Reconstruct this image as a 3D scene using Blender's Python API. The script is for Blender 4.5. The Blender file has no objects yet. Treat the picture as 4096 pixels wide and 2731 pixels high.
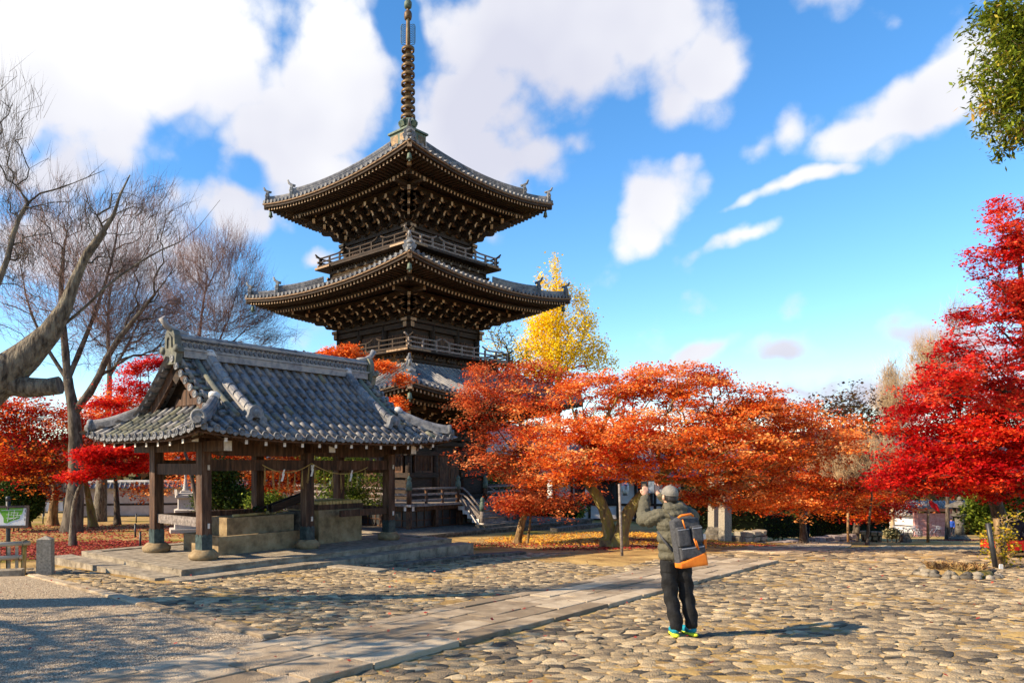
import bpy, math, random
import numpy as np
from mathutils import Vector, Matrix, Euler
R = math.radians
S = bpy.context.scene
COL = S.collection
# ---------------------------------------------------------------- camera
F = 2900.0            # focal length in photo pixels (photo 4096 x 2731)
HOR = 1860.0          # horizon row of the photo
PX0 = 1610.0          # column straight ahead of the level camera (the photo is an off-centre, upright-corrected frame)
CAMZ = 2.0
cam = bpy.data.cameras.new('camera'); camo = bpy.data.objects.new('camera', cam); COL.objects.link(camo)
cam.sensor_width = 36; cam.lens = F/4096*36; cam.shift_y = (HOR-1365.5)/4096; cam.shift_x = (2048-PX0)/4096
cam.clip_start = .1; cam.clip_end = 6000
camo.location = (0, 0, CAMZ); camo.rotation_euler = (R(90), 0, 0)
S.camera = camo
S.view_settings.view_transform = 'Standard'; S.view_settings.look = 'None'
S.view_settings.exposure = 1.1; S.view_settings.gamma = 1
# ---------------------------------------------------------------- sun and sky
SUN_EL = R(33)
sdir = Vector((-.975, -.22, 0)).normalized()*math.cos(SUN_EL) + Vector((0, 0, math.sin(SUN_EL)))   # towards the sun
sun = bpy.data.lights.new('sun', 'SUN'); sun.energy = 4.9; sun.angle = R(.53); sun.color = (1, .82, .58)
suno = bpy.data.objects.new('sun', sun); COL.objects.link(suno)
suno.rotation_euler = sdir.to_track_quat('Z', 'Y').to_euler(); suno.location = (-60, -10, 60)
W = bpy.data.worlds.new('World'); S.world = W; W.use_nodes = True
nt = W.node_tree; nt.nodes.clear()
def WN(t, **k):
    n = nt.nodes.new(t)
    for a, b in k.items(): setattr(n, a, b)
    return n
L = nt.links.new
sky = WN('ShaderNodeTexSky', sky_type='NISHITA', sun_disc=False)
sky.sun_elevation = SUN_EL; sky.sun_rotation = math.atan2(sdir.x, sdir.y) % (2*math.pi)
sky.air_density = 1.0; sky.dust_density = .0; sky.ozone_density = 2.5; sky.altitude = 100
hs = WN('ShaderNodeHueSaturation'); hs.inputs['Saturation'].default_value = 1.27; hs.inputs['Value'].default_value = .84
L(sky.outputs[0], hs.inputs['Color'])
tc = WN('ShaderNodeTexCoord'); sep = WN('ShaderNodeSeparateXYZ'); L(tc.outputs['Generated'], sep.inputs[0])
def MA(op, a, b=None, c=None, clamp=False):
    n = WN('ShaderNodeMath', operation=op); n.use_clamp = clamp
    for i, v in enumerate((a, b, c)):
        if v is None: continue
        if isinstance(v, (int, float)): n.inputs[i].default_value = v
        else: L(v, n.inputs[i])
    return n.outputs[0]
az = MA('ARCTAN2', sep.outputs[0], sep.outputs[1]); el = MA('ARCSINE', sep.outputs[2])
ae = WN('ShaderNodeCombineXYZ'); L(az, ae.inputs[0]); L(el, ae.inputs[1])
# clouds: soft ellipses in azimuth/elevation, edges broken by noise; ordinary broken cloud goes on all round
def azel(px, py):
    a = math.atan((px-PX0)/F); return a, math.atan((HOR-py)/F*math.cos(a))
CL = [(1380, 250, 360, 480, 0, 1.5), (1300, 720, 330, 240, 0, 1.2), (350, 120, 1350, 560, 4, 1.6), (80, 620, 620, 420, 0, 1.1), (1150, 520, 520, 420, -12, 1.2), (2250, 150, 820, 440, 12, 1.5), (1850, 600, 480, 330, 0, 1.2),
      (2800, 300, 420, 260, 60, 1.1), (2050, 720, 420, 150, 0, .9), (3600, 430, 440, 200, 30, 1.3), (3440, 540, 240, 140, 15, 1.2), (3800, 320, 300, 190, 28, 1.3), (4000, 300, 300, 200, 25, 1.2), (2640, 880, 330, 170, 28, 1.0),
      (3150, 800, 470, 46, 15, .75), (2960, 640, 130, 110, 60, .5), (2950, 1040, 190, 66, 18, .85), (3750, 1330, 380, 95, 12, 1.0),
      (2790, 1445, 280, 66, 4, .95), (3180, 1455, 210, 80, 6, .95), (3300, 1545, 700, 80, 3, .8), (1200, 1095, 130, 66, 10, .9),
      (450, 1000, 850, 380, 10, 1.1), (950, 820, 360, 240, 0, 1.0), (3060, 580, 90, 170, 0, .5), (3250, 30, 300, 100, -30, .55)]
HOLES = [(1650, 130, 110, 230, 15, 1.0), (800, 470, 300, 120, 22, .4), (1500, 640, 100, 300, 15, .2), (1040, 690, 130, 110, 0, .6), (120, 560, 160, 100, 10, .7), (300, 1250, 500, 120, 0, .4)]
n1 = WN('ShaderNodeTexNoise'); n1.inputs['Scale'].default_value = 6.5; n1.inputs['Detail'].default_value = 7; n1.inputs['Roughness'].default_value = .62; n1.inputs['Distortion'].default_value = 0
L(tc.outputs['Generated'], n1.inputs['Vector'])
n0 = WN('ShaderNodeTexNoise'); n0.inputs['Scale'].default_value = 3.0; n0.inputs['Detail'].default_value = 5
L(tc.outputs['Generated'], n0.inputs['Vector'])
wsub = WN('ShaderNodeVectorMath', operation='SUBTRACT'); L(n0.outputs['Color'], wsub.inputs[0]); wsub.inputs[1].default_value = (.5, .5, .5)
wsc = WN('ShaderNodeVectorMath', operation='SCALE'); L(wsub.outputs[0], wsc.inputs[0]); wsc.inputs['Scale'].default_value = .2
wadd = WN('ShaderNodeVectorMath', operation='ADD'); L(ae.outputs[0], wadd.inputs[0]); L(wsc.outputs[0], wadd.inputs[1])
def blob(px, py, rx, ry, rot, amp):
    a, e = azel(px, py)
    mp = WN('ShaderNodeMapping', vector_type='TEXTURE'); mp.inputs['Location'].default_value = (a, e, 0)
    mp.inputs['Rotation'].default_value = (0, 0, R(rot)); k = math.cos(a)
    mp.inputs['Scale'].default_value = (rx/F*k, ry/F*k, 1)
    flat = WN('ShaderNodeVectorMath', operation='MULTIPLY'); L(wadd.outputs[0], flat.inputs[0]); flat.inputs[1].default_value = (1, 1, 0)
    L(flat.outputs[0], mp.inputs[0])
    ln = WN('ShaderNodeVectorMath', operation='LENGTH'); L(mp.outputs[0], ln.inputs[0])
    return MA('MULTIPLY', MA('SUBTRACT', 1.0, ln.outputs['Value'], clamp=True), amp*1.6)
m = None
for c in CL:
    b = blob(*c); m = b if m is None else MA('MAXIMUM', m, b)
h = None
for c in HOLES:
    b = blob(*c); h = b if h is None else MA('MAXIMUM', h, b)
h = MA('MULTIPLY', h, MA('MULTIPLY', n1.outputs['Fac'], 1.7))
# ordinary broken cloud beyond the view
gen = MA('MULTIPLY', MA('SUBTRACT', n0.outputs['Fac'], .46), 3.0)
gf = WN('ShaderNodeMapRange', interpolation_type='SMOOTHSTEP'); L(MA('ABSOLUTE', az), gf.inputs[0]); gf.inputs[1].default_value = .72; gf.inputs[2].default_value = 1.0
gen = MA('SUBTRACT', MA('MULTIPLY', MA('ADD', gen, 1.), gf.outputs[0]), 1.)
m = MA('MAXIMUM', m, gen)
m = MA('SUBTRACT', m, h)
vo = WN('ShaderNodeTexVoronoi', feature='F1'); vo.inputs['Scale'].default_value = 12; vo.inputs['Detail'].default_value = 2; vo.inputs['Roughness'].default_value = .55
L(tc.outputs['Generated'], vo.inputs['Vector'])
bil = MA('ADD', MA('MULTIPLY', MA('SUBTRACT', n1.outputs['Fac'], .5), 2.2), MA('MULTIPLY', MA('SUBTRACT', .42, vo.outputs['Distance']), 1.0))
dens = MA('ADD', MA('SUBTRACT', m, -.02), bil)
ss = WN('ShaderNodeMapRange', interpolation_type='SMOOTHSTEP'); L(dens, ss.inputs[0]); ss.inputs[1].default_value = -.2; ss.inputs[2].default_value = .68
n2 = WN('ShaderNodeTexNoise'); n2.inputs['Scale'].default_value = 2.6; n2.inputs['Detail'].default_value = 4
mpn = WN('ShaderNodeMapping'); mpn.inputs['Location'].default_value = (3.1, .7, 1.9); L(tc.outputs['Generated'], mpn.inputs[0]); L(mpn.outputs[0], n2.inputs['Vector'])
cr = WN('ShaderNodeMapRange'); L(n2.outputs['Fac'], cr.inputs[0]); cr.inputs[1].default_value = .38; cr.inputs[2].default_value = .62
ccol = WN('ShaderNodeMix', data_type='RGBA'); L(cr.outputs[0], ccol.inputs[0])
ccol.inputs[6].default_value = (2.3, 2.35, 2.75, 1); ccol.inputs[7].default_value = (3.4, 3.4, 3.45, 1)
mx = WN('ShaderNodeMix', data_type='RGBA'); L(ss.outputs[0], mx.inputs[0]); L(hs.outputs[0], mx.inputs[6]); L(ccol.outputs[2], mx.inputs[7])
bg = WN('ShaderNodeBackground'); bg.inputs['Strength'].default_value = .148; L(mx.outputs[2], bg.inputs[0])
W.cycles.sampling_method = 'MANUAL'; W.cycles.sample_map_resolution = 512
wo = WN('ShaderNodeOutputWorld'); L(bg.outputs[0], wo.inputs[0])

# ---------------------------------------------------------------- helpers
rng = np.random.default_rng(7); random.seed(7)
def sm(a, b, x):
    t = np.clip((x-a)/(b-a), 0, 1); return t*t*(3-2*t)
def G(x, y):
    """height of the ground: level near the camera, falling away towards the gate"""
    x = np.asarray(x, float); y = np.asarray(y, float)
    yy = np.clip(y, -12, 88)
    z = -.035*(yy-8)
    q = x/np.maximum(y, 1)
    z = z - .026*np.clip(yy-18, 0, 12)*sm(-.32, -.12, q)*(1-sm(.17, .35, q))
    return z - .054*np.maximum(0, yy-20)*sm(.2, .57, q)
def P(px, py, Y): return Vector(((px-PX0)/F*Y, Y, CAMZ-(py-HOR)/F*Y))
def GP(px, py):
    lo, hi = 2., 300.
    for _ in range(60):
        mid = (lo+hi)/2; p = P(px, py, mid)
        if p.z > float(G(p.x, p.y)): lo = mid
        else: hi = mid
    p = P(px, py, lo); p.z = float(G(p.x, p.y)); return p
def PG(px, Y):
    x = (px-PX0)/F*Y; return Vector((x, Y, float(G(x, Y))))
def tag(o, label=None, cat=None, group=None, kind=None):
    if label: o['label'] = label
    if cat: o['category'] = cat
    if group: o['group'] = group
    if kind: o['kind'] = kind
    return o
def empty(name, loc=(0, 0, 0), rz=0, label=None, cat=None, group=None):
    o = bpy.data.objects.new(name, None); COL.objects.link(o); o.location = loc; o.rotation_euler = (0, 0, rz); o.empty_display_size = .2
    return tag(o, label, cat, group)
def link(name, me, parent=None, mw=None):
    o = bpy.data.objects.new(name, me); COL.objects.link(o)
    if parent is not None: o.parent = parent
    if mw is not None: o.matrix_local = mw
    return o
def dup(o, parent=None):
    c = o.copy(); COL.objects.link(c); c.parent = parent
    for ch in list(o.children): dup(ch, c)
    return c
def frame(d, up=Vector((0, 0, 1))):
    """matrix whose X is along d, Z close to up"""
    x = Vector(d).normalized(); y = up.cross(x)
    if y.length < 1e-4: y = Vector((0, 1, 0)).cross(x)
    y.normalize(); z = x.cross(y)
    return Matrix((x, y, z)).transposed()
def place(loc, d=None, up=Vector((0, 0, 1)), sc=(1, 1, 1)):
    m = frame(d, up).to_4x4() if d is not None else Matrix.Identity(4)
    m = m @ Matrix.Diagonal((sc[0], sc[1], sc[2], 1)); m.translation = Vector(loc); return m
class MB:
    def __init__(s): s.v = []; s.f = []; s.mi = []; s.sm = []
    def add(s, vs, fs, mi=0, smooth=False):
        b = len(s.v); s.v += [tuple(v) for v in vs]
        for f in fs: s.f.append(tuple(i+b for i in f)); s.mi.append(mi); s.sm.append(smooth)
        return s
    def box(s, c, d, mi=0, m=None, taper=1., ends=None):
        hx, hy, hz = d[0]/2, d[1]/2, d[2]/2
        vs = [Vector((sx*hx*(taper if sz > 0 else 1), sy*hy*(taper if sz > 0 else 1), sz*hz)) for sz in (-1, 1) for sx, sy in ((-1, -1), (1, -1), (1, 1), (-1, 1))]
        if m is not None: vs = [m @ v for v in vs]
        c = Vector(c); vs = [v+c for v in vs]
        fs = [(3, 2, 1, 0), (4, 5, 6, 7), (0, 1, 5, 4), (1, 2, 6, 5), (2, 3, 7, 6), (3, 0, 4, 7)]
        b = len(s.f); s.add(vs, fs, mi)
        if ends is not None: s.mi[b+3] = ends; s.mi[b+5] = ends
        return s
    def bar(s, p, q, w, h, mi=0, up=Vector((0, 0, 1)), ends=None):
        p = Vector(p); q = Vector(q); d = q-p
        return s.box((p+q)/2, (d.length, w, h), mi, frame(d, up), ends=ends)
    def tube(s, pts, rad, n=8, mi=0, cap=True, smooth=True, capmi=None):
        pts = [Vector(p) for p in pts]; k = len(pts)
        rad = [rad]*k if isinstance(rad, (int, float)) else rad
        vs = []; up = Vector((0, 0, 1))
        t0 = (pts[1]-pts[0]).normalized(); y = t0.cross(up)
        if y.length < 1e-3: y = Vector((1, 0, 0))
        y.normalize()
        for i in range(k):
            t = (pts[min(i+1, k-1)]-pts[max(i-1, 0)])
            t = t.normalized() if t.length > 1e-9 else t0
            y = (y-t*y.dot(t)); y.normalize(); x = y.cross(t)
            for j in range(n):
                a = 2*math.pi*j/n; vs.append(pts[i]+(y*math.cos(a)+x*math.sin(a))*rad[i])
        fs = [(i*n+j, i*n+(j+1) % n, (i+1)*n+(j+1) % n, (i+1)*n+j) for i in range(k-1) for j in range(n)]
        s.add(vs, fs, mi, smooth)
        if cap:
            b = len(s.v)-len(vs)
            for ring in ([b+j for j in range(n)][::-1], [b+(k-1)*n+j for j in range(n)]):
                s.f.append(tuple(ring)); s.mi.append(mi if capmi is None else capmi); s.sm.append(False)
        return s
    def lathe(s, prof, c=(0, 0, 0), n=12, mi=0, smooth=True, sx=1, sy=1, m=None, rot=0):
        c = Vector(c); vs = []
        for r, z in prof:
            for j in range(n):
                a = 2*math.pi*j/n+rot; v = Vector((r*math.cos(a)*sx, r*math.sin(a)*sy, z))
                if m is not None: v = m @ v
                vs.append(v+c)
        k = len(prof)
        fs = [(i*n+j, i*n+(j+1) % n, (i+1)*n+(j+1) % n, (i+1)*n+j) for i in range(k-1) for j in range(n)]
        fs += [tuple(range(n))[::-1], tuple((k-1)*n+j for j in range(n))]
        return s.add(vs, fs, mi, smooth)
    def prism(s, poly, d, mi=0, m=None, c=(0, 0, 0), smooth=False):
        """poly in local XZ, extruded +-d/2 along Y"""
        c = Vector(c); n = len(poly); vs = []
        for sy in (-1, 1):
            for x, z in poly:
                v = Vector((x, sy*d/2, z)); v = m @ v if m is not None else v; vs.append(v+c)
        fs = [tuple(range(n)), tuple(range(n, 2*n))[::-1]] + [((i+1) % n, i, n+i, n+(i+1) % n) for i in range(n)]
        return s.add(vs, fs, mi, smooth)
    def ell(s, c, r, mi=0, nu=10, nv=7, m=None, jit=0.):
        c = Vector(c); vs = []
        for i in range(nv+1):
            ph = math.pi*i/nv
            for j in range(nu):
                th = 2*math.pi*j/nu; k = 1+random.uniform(-jit, jit)
                v = Vector((r[0]*math.sin(ph)*math.cos(th), r[1]*math.sin(ph)*math.sin(th), r[2]*math.cos(ph)))*k
                v = m @ v if m is not None else v; vs.append(v+c)
        fs = [(i*nu+j, (i+1)*nu+j, (i+1)*nu+(j+1) % nu, i*nu+(j+1) % nu) for i in range(nv) for j in range(nu)]
        return s.add(vs, fs, mi, True)
    def grid(s, pts, mi=0, smooth=True):
        """pts[i][j] grid of points"""
        a = len(pts); b = len(pts[0]); vs = [p for r in pts for p in r]
        return s.add(vs, [(i*b+j, i*b+j+1, (i+1)*b+j+1, (i+1)*b+j) for i in range(a-1) for j in range(b-1)], mi, smooth)
    def mesh(s, name, mats):
        me = bpy.data.meshes.new(name); me.from_pydata(s.v, [], s.f)
        for m in (mats if isinstance(mats, (list, tuple)) else [mats]): me.materials.append(m)
        if s.f:
            me.polygons.foreach_set('material_index', s.mi); me.polygons.foreach_set('use_smooth', s.sm)
        me.update(); return me
    def build(s, name, mats, parent=None, mw=None):
        return link(name, s.mesh(name, mats), parent, mw)
def np_mesh(name, V, Fc, mat, tint=None, smooth=False):
    """fast mesh from arrays; Fc is (m,k)"""
    me = bpy.data.meshes.new(name); V = np.ascontiguousarray(V, dtype=np.float32); Fc = np.ascontiguousarray(Fc, dtype=np.int32)
    m, k = Fc.shape
    me.vertices.add(len(V)); me.vertices.foreach_set('co', V.ravel())
    me.loops.add(m*k); me.loops.foreach_set('vertex_index', Fc.ravel())
    me.polygons.add(m); me.polygons.foreach_set('loop_start', np.arange(0, m*k, k, dtype=np.int32))
    if smooth: me.polygons.foreach_set('use_smooth', np.ones(m, dtype=bool))
    me.materials.append(mat); me.update(calc_edges=True)
    if tint is not None:
        at = me.attributes.new('tint', 'FLOAT', 'POINT'); at.data.foreach_set('value', np.ascontiguousarray(tint, dtype=np.float32))
    return me
# ---------------------------------------------------------------- materials
MATS = {}
def mat(name, cols, scale=4., rough=.8, bump=.0, bscale=None, detail=6., stretch=(1, 1, 1), attr=None, rnd=0., wn=0., coord='Object', metal=0., trans=0., spec=.3, stops=None, vor=None):
    """procedural material: colours blended by noise (and/or the tint attribute, and a per-object offset), bump from noise"""
    m = bpy.data.materials.new(name); m.use_nodes = True; t = m.node_tree; N = t.nodes; K = t.links.new
    bs = N['Principled BSDF']; out = N['Material Output']
    bs.inputs['Roughness'].default_value = rough; bs.inputs['Metallic'].default_value = metal; bs.inputs['Specular IOR Level'].default_value = spec
    co = N.new('ShaderNodeTexCoord'); mp = N.new('ShaderNodeMapping'); mp.inputs['Scale'].default_value = stretch
    K(co.outputs[coord], mp.inputs[0])
    nz = N.new('ShaderNodeTexNoise'); nz.inputs['Scale'].default_value = scale; nz.inputs['Detail'].default_value = detail; nz.inputs['Roughness'].default_value = .62
    K(mp.outputs[0], nz.inputs['Vector'])
    ramp = N.new('ShaderNodeValToRGB'); e = ramp.color_ramp.elements
    n = len(cols); pos = stops or [.5]*1 if n == 1 else (stops or [.32+.36*i/(n-1) for i in range(n)])
    while len(e) < n: e.new(.5)
    for i, c in enumerate(cols): e[i].position = pos[i]; e[i].color = (*c, 1)
    if n == 1: e[1].color = (*cols[0], 1)
    fac = nz.outputs['Fac']
    def ma(op, a, b):
        q = N.new('ShaderNodeMath'); q.operation = op
        for i, v in enumerate((a, b)):
            if isinstance(v, (int, float)): q.inputs[i].default_value = v
            else: K(v, q.inputs[i])
        return q.outputs[0]
    if attr:
        a = N.new('ShaderNodeAttribute'); a.attribute_name = 'tint'
        fac = ma('ADD', ma('MULTIPLY', a.outputs['Fac'], attr), ma('MULTIPLY', fac, 1-attr))
    if rnd:
        oi = N.new('ShaderNodeObjectInfo'); fac = ma('ADD', fac, ma('MULTIPLY', ma('SUBTRACT', oi.outputs['Random'], .5), rnd))
    if wn:                                       # weathering that runs across neighbouring pieces
        ge = N.new('ShaderNodeNewGeometry'); n3 = N.new('ShaderNodeTexNoise'); n3.inputs['Scale'].default_value = 1.1; n3.inputs['Detail'].default_value = 5; K(ge.outputs['Position'], n3.inputs['Vector'])
        fac = ma('ADD', fac, ma('MULTIPLY', ma('SUBTRACT', n3.outputs['Fac'], .5), wn))
    K(fac, ramp.inputs[0]); K(ramp.outputs[0], bs.inputs['Base Color'])
    if bump:
        nb = N.new('ShaderNodeTexNoise'); nb.inputs['Scale'].default_value = bscale or scale*4; nb.inputs['Detail'].default_value = 5; K(mp.outputs[0], nb.inputs['Vector'])
        bp = N.new('ShaderNodeBump'); bp.inputs['Strength'].default_value = min(1, bump); bp.inputs['Distance'].default_value = .02*max(1, bump)
        K(nb.outputs['Fac'], bp.inputs['Height']); K(bp.outputs[0], bs.inputs['Normal'])
    if trans:
        tr = N.new('ShaderNodeBsdfTranslucent'); K(ramp.outputs[0], tr.inputs['Color'])
        ms = N.new('ShaderNodeMixShader'); ms.inputs[0].default_value = trans; K(bs.outputs[0], ms.inputs[1]); K(tr.outputs[0], ms.inputs[2]); K(ms.outputs[0], out.inputs['Surface'])
    MATS[name] = m; return m
mat('wood_dark', [(.007, .005, .004), (.03, .018, .011), (.06, .036, .022)], 3, .75, .4, 30, stretch=(1, 1, 6))
mat('wood_mid', [(.02, .011, .007), (.075, .035, .017), (.14, .066, .03)], 3, .7, .4, 30, stretch=(3, 3, 1))
mat('wood_post', [(.011, .006, .004), (.042, .02, .011), (.085, .04, .02), (.13, .085, .06)], 2.2, .7, .5, 24, stretch=(5, 5, .6))
mat('wood_grey', [(.09, .075, .065), (.2, .165, .145), (.32, .27, .24)], 5, .8, .4, 30, stretch=(1, 3, 3))
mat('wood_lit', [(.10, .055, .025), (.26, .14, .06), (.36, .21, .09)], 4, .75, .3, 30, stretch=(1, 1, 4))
mat('end_grain', [(.16, .10, .055), (.30, .20, .12), (.40, .28, .18)], 8, .85, rnd=.3)
mat('batten', [(.09, .055, .03), (.19, .12, .07), (.27, .18, .11)], 8, .85)
mat('end_white', [(.42, .36, .30), (.62, .55, .47), (.74, .67, .6)], 9, .85, rnd=.2)
mat('tile', [(.07, .069, .072), (.138, .135, .14), (.205, .198, .20), (.29, .27, .245)], 6, .6, .35, 40, rnd=.26, wn=.5, spec=.4)
mat('tile_round', [(.045, .045, .049), (.092, .091, .097), (.145, .142, .148), (.22, .205, .185)], 6, .55, .35, 40, rnd=.26, wn=.45, spec=.45)
mat('tile_flat', [(.13, .12, .125), (.20, .188, .195), (.27, .25, .255), (.26, .21, .19)], 5, .65, .4, 40, rnd=.4, wn=.6, spec=.35)
mat('tile_moss', [(.05, .052, .04), (.11, .112, .095), (.18, .175, .12)], 5, .75, .4, 40, rnd=.4)
mat('tile_cap', [(.07, .075, .085), (.15, .155, .165), (.23, .23, .23)], 14, .65, .5, 60, rnd=.3)
mat('mortar', [(.42, .41, .40), (.6, .58, .56)], 12, .9, .4)
mat('copper', [(.035, .055, .045), (.085, .125, .10), (.15, .17, .11)], 7, .65, .2)
mat('bronze', [(.045, .028, .016), (.10, .06, .03), (.16, .10, .04)], 6, .55, .2, metal=.3)
mat('bronze_gold', [(.06, .035, .016), (.13, .08, .034), (.20, .13, .06)], 6, .5, .1, metal=.3)
mat('stone', [(.13, .105, .075), (.26, .215, .155), (.38, .32, .235)], 5, .9, .8, 60)
mat('stone_warm', [(.14, .10, .055), (.27, .19, .10), (.37, .28, .16)], 4, .9, .7, 60)
mat('stone_path', [(.25, .185, .115), (.40, .305, .20), (.54, .43, .29)], 2.4, .92, 1.6, 70, rnd=.42)
mat('stone_dark', [(.04, .034, .026), (.105, .09, .07), (.19, .165, .13)], 6, .9, .8, 50)
mat('cobble', [(.055, .046, .034), (.22, .165, .10), (.40, .295, .165), (.56, .43, .255)], 14, .85, 1.6, 55, attr=.6, stops=[.2, .42, .6, .82])
mat('granite', [(.17, .145, .11), (.28, .245, .19), (.38, .335, .265)], 26, .85, .5, 80)
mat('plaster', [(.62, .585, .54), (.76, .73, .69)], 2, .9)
mat('plaster_dim', [(.36, .30, .26), (.50, .43, .38)], 2, .9)  # white plaster darkened in colour to carry the precinct wall's shade
mat('black_metal', [(.012, .013, .014), (.03, .03, .032)], 10, .5, spec=.5)
mat('bark', [(.025, .018, .013), (.085, .062, .045), (.17, .135, .10)], 5, .9, 1., 22, stretch=(2, 2, .6))
mat('bark_grey', [(.025, .02, .015), (.10, .082, .062), (.19, .165, .125), (.13, .13, .06)], 6, .92, 2.2, 16, stretch=(2.2, 2.2, .6), stops=[.32, .46, .6, .74])
mat('bark_warm', [(.06, .035, .016), (.19, .115, .05), (.33, .22, .11)], 4, .9, 1., 20, stretch=(2, 2, .7))
mat('bark_moss', [(.05, .036, .02), (.18, .125, .06), (.24, .19, .04), (.38, .29, .17)], 2.2, .92, 1., 16, stretch=(2, 2, .7))
mat('twig_red', [(.10, .055, .045), (.22, .13, .11)], 3, .9)
mat('twig_tan', [(.24, .15, .08), (.45, .32, .18)], 3, .9)
LT = dict(rough=.6, attr=.86, spec=.12)
mat('leaf_orange', [(.42, .035, .010), (.80, .15, .02), (.94, .29, .045), (.97, .50, .18)], 1.0, trans=.42, stops=[.15, .42, .68, .95], **LT)
mat('leaf_rust', [(.28, .025, .012), (.56, .085, .022), (.74, .18, .045), (.80, .32, .12)], 1.0, trans=.4, stops=[.15, .42, .68, .95], **LT)
mat('leaf_red', [(.32, .004, .010), (.62, .010, .012), (.80, .035, .016), (.88, .12, .025)], 1.0, trans=.45, stops=[.15, .42, .7, .97], **LT)
mat('leaf_crimson', [(.34, .006, .012), (.66, .016, .018), (.82, .05, .03), (.88, .16, .06)], 1.0, trans=.4, stops=[.15, .42, .7, .97], **LT)
mat('leaf_mixed', [(.28, .006, .012), (.55, .022, .014), (.74, .09, .018), (.82, .25, .025)], 1.0, trans=.45, stops=[.15, .38, .62, .92], **LT)
mat('leaf_yellow', [(.85, .52, .006), (.95, .72, .015), (1., .86, .09)], 1.0, trans=.45, stops=[.15, .5, .9], **LT)
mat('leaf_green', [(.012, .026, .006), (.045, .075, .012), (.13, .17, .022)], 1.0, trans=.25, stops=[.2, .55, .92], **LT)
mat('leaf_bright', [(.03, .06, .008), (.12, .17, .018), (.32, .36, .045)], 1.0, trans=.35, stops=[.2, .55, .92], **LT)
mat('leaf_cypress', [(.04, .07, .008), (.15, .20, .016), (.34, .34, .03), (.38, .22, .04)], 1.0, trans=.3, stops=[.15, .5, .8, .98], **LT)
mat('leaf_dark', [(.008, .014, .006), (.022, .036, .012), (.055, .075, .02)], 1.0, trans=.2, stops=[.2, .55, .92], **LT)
mat('litter_red', [(.10, .012, .012), (.30, .03, .022), (.46, .11, .06)], 1.0, trans=.1, stops=[.2, .55, .92], **LT)
mat('litter_yellow', [(.35, .10, .02), (.62, .30, .03), (.75, .45, .06)], 1.0, trans=.1, stops=[.2, .55, .92], **LT)
# ================================================================ ground
PD = np.array((.666, .746)); PN = np.array((-.746, .666))      # direction of the stone path and its left normal
PAV_C = Vector((-3.11, 18.64, -.05)); PAV_R = R(47)
def pav_local(x, y):
    dx = x-PAV_C.x; dy = y-PAV_C.y; c, s = math.cos(PAV_R), math.sin(PAV_R)
    return c*dx+s*dy, -s*dx+c*dy
def ground_material(name='earth', mossy=True):
    m = bpy.data.materials.new(name); m.use_nodes = True; t = m.node_tree; N = t.nodes; K = t.links.new; bs = N['Principled BSDF']
    bs.inputs['Roughness'].default_value = .95; bs.inputs['Specular IOR Level'].default_value = .1
    co = N.new('ShaderNodeTexCoord')
    def noise(sc, d=6, st=(1, 1, 1)):
        mp = N.new('ShaderNodeMapping'); mp.inputs['Scale'].default_value = st; K(co.outputs['Object'], mp.inputs[0])
        n = N.new('ShaderNodeTexNoise'); n.inputs['Scale'].default_value = sc; n.inputs['Detail'].default_value = d; n.inputs['Roughness'].default_value = .6; K(mp.outputs[0], n.inputs['Vector']); return n.outputs['Fac']
    def ramp(f, cs):
        r = N.new('ShaderNodeValToRGB'); e = r.color_ramp.elements
        while len(e) < len(cs): e.new(.5)
        for i, (p, c) in enumerate(cs): e[i].position = p; e[i].color = (*c, 1)
        K(f, r.inputs[0]); return r.outputs[0]
    dirt = ramp(noise(1.6), [(.3, (.17, .105, .042)), (.5, (.35, .225, .085)), (.7, (.52, .35, .13))])
    moss = ramp(noise(7), [(.3, (.08, .07, .012)), (.7, (.30, .24, .035))])
    fac = ramp(noise(.45, 8), [(.52, (0, 0, 0)), (.62, (1, 1, 1))] if mossy else [(.60, (0, 0, 0)), (.78, (.35, .35, .35))])
    mx = N.new('ShaderNodeMix'); mx.data_type = 'RGBA'; K(fac, mx.inputs[0]); K(dirt, mx.inputs[6]); K(moss, mx.inputs[7])
    K(mx.outputs[2], bs.inputs['Base Color'])
    bp = N.new('ShaderNodeBump'); bp.inputs['Strength'].default_value = .8; bp.inputs['Distance'].default_value = .03; K(noise(22), bp.inputs['Height']); K(bp.outputs[0], bs.inputs['Normal'])
    return m
EARTH = ground_material(); SAND = ground_material('sand', False)
def axis(a, b, fine0, fine1, st, far):
    l = list(np.arange(fine0, fine1+1e-6, st)); x = fine1; d = st
    while x < b: d *= far; x += d; l.append(min(x, b))
    x = fine0; d = st
    while x > a: d *= far; x -= d; l.insert(0, max(x, a))
    return np.array(l)
xs = axis(-1500, 1500, -32, 40, .8, 1.3); ys = axis(-60, 2500, 2, 60, .8, 1.3)
XX, YY = np.meshgrid(xs, ys); ZZ = G(XX, YY) + .03*np.sin(XX*.7+YY*.3)*sm(22, 30, YY)
V = np.stack([XX, YY, ZZ], -1).reshape(-1, 3); nx = len(xs)
I = np.arange(len(ys)-1)[:, None]*nx+np.arange(nx-1)[None]; Fq = np.stack([I, I+1, I+nx+1, I+nx], -1).reshape(-1, 4)
ground = link('ground', np_mesh('ground', V, Fq, EARTH, smooth=True)); tag(ground, kind='structure')
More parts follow.
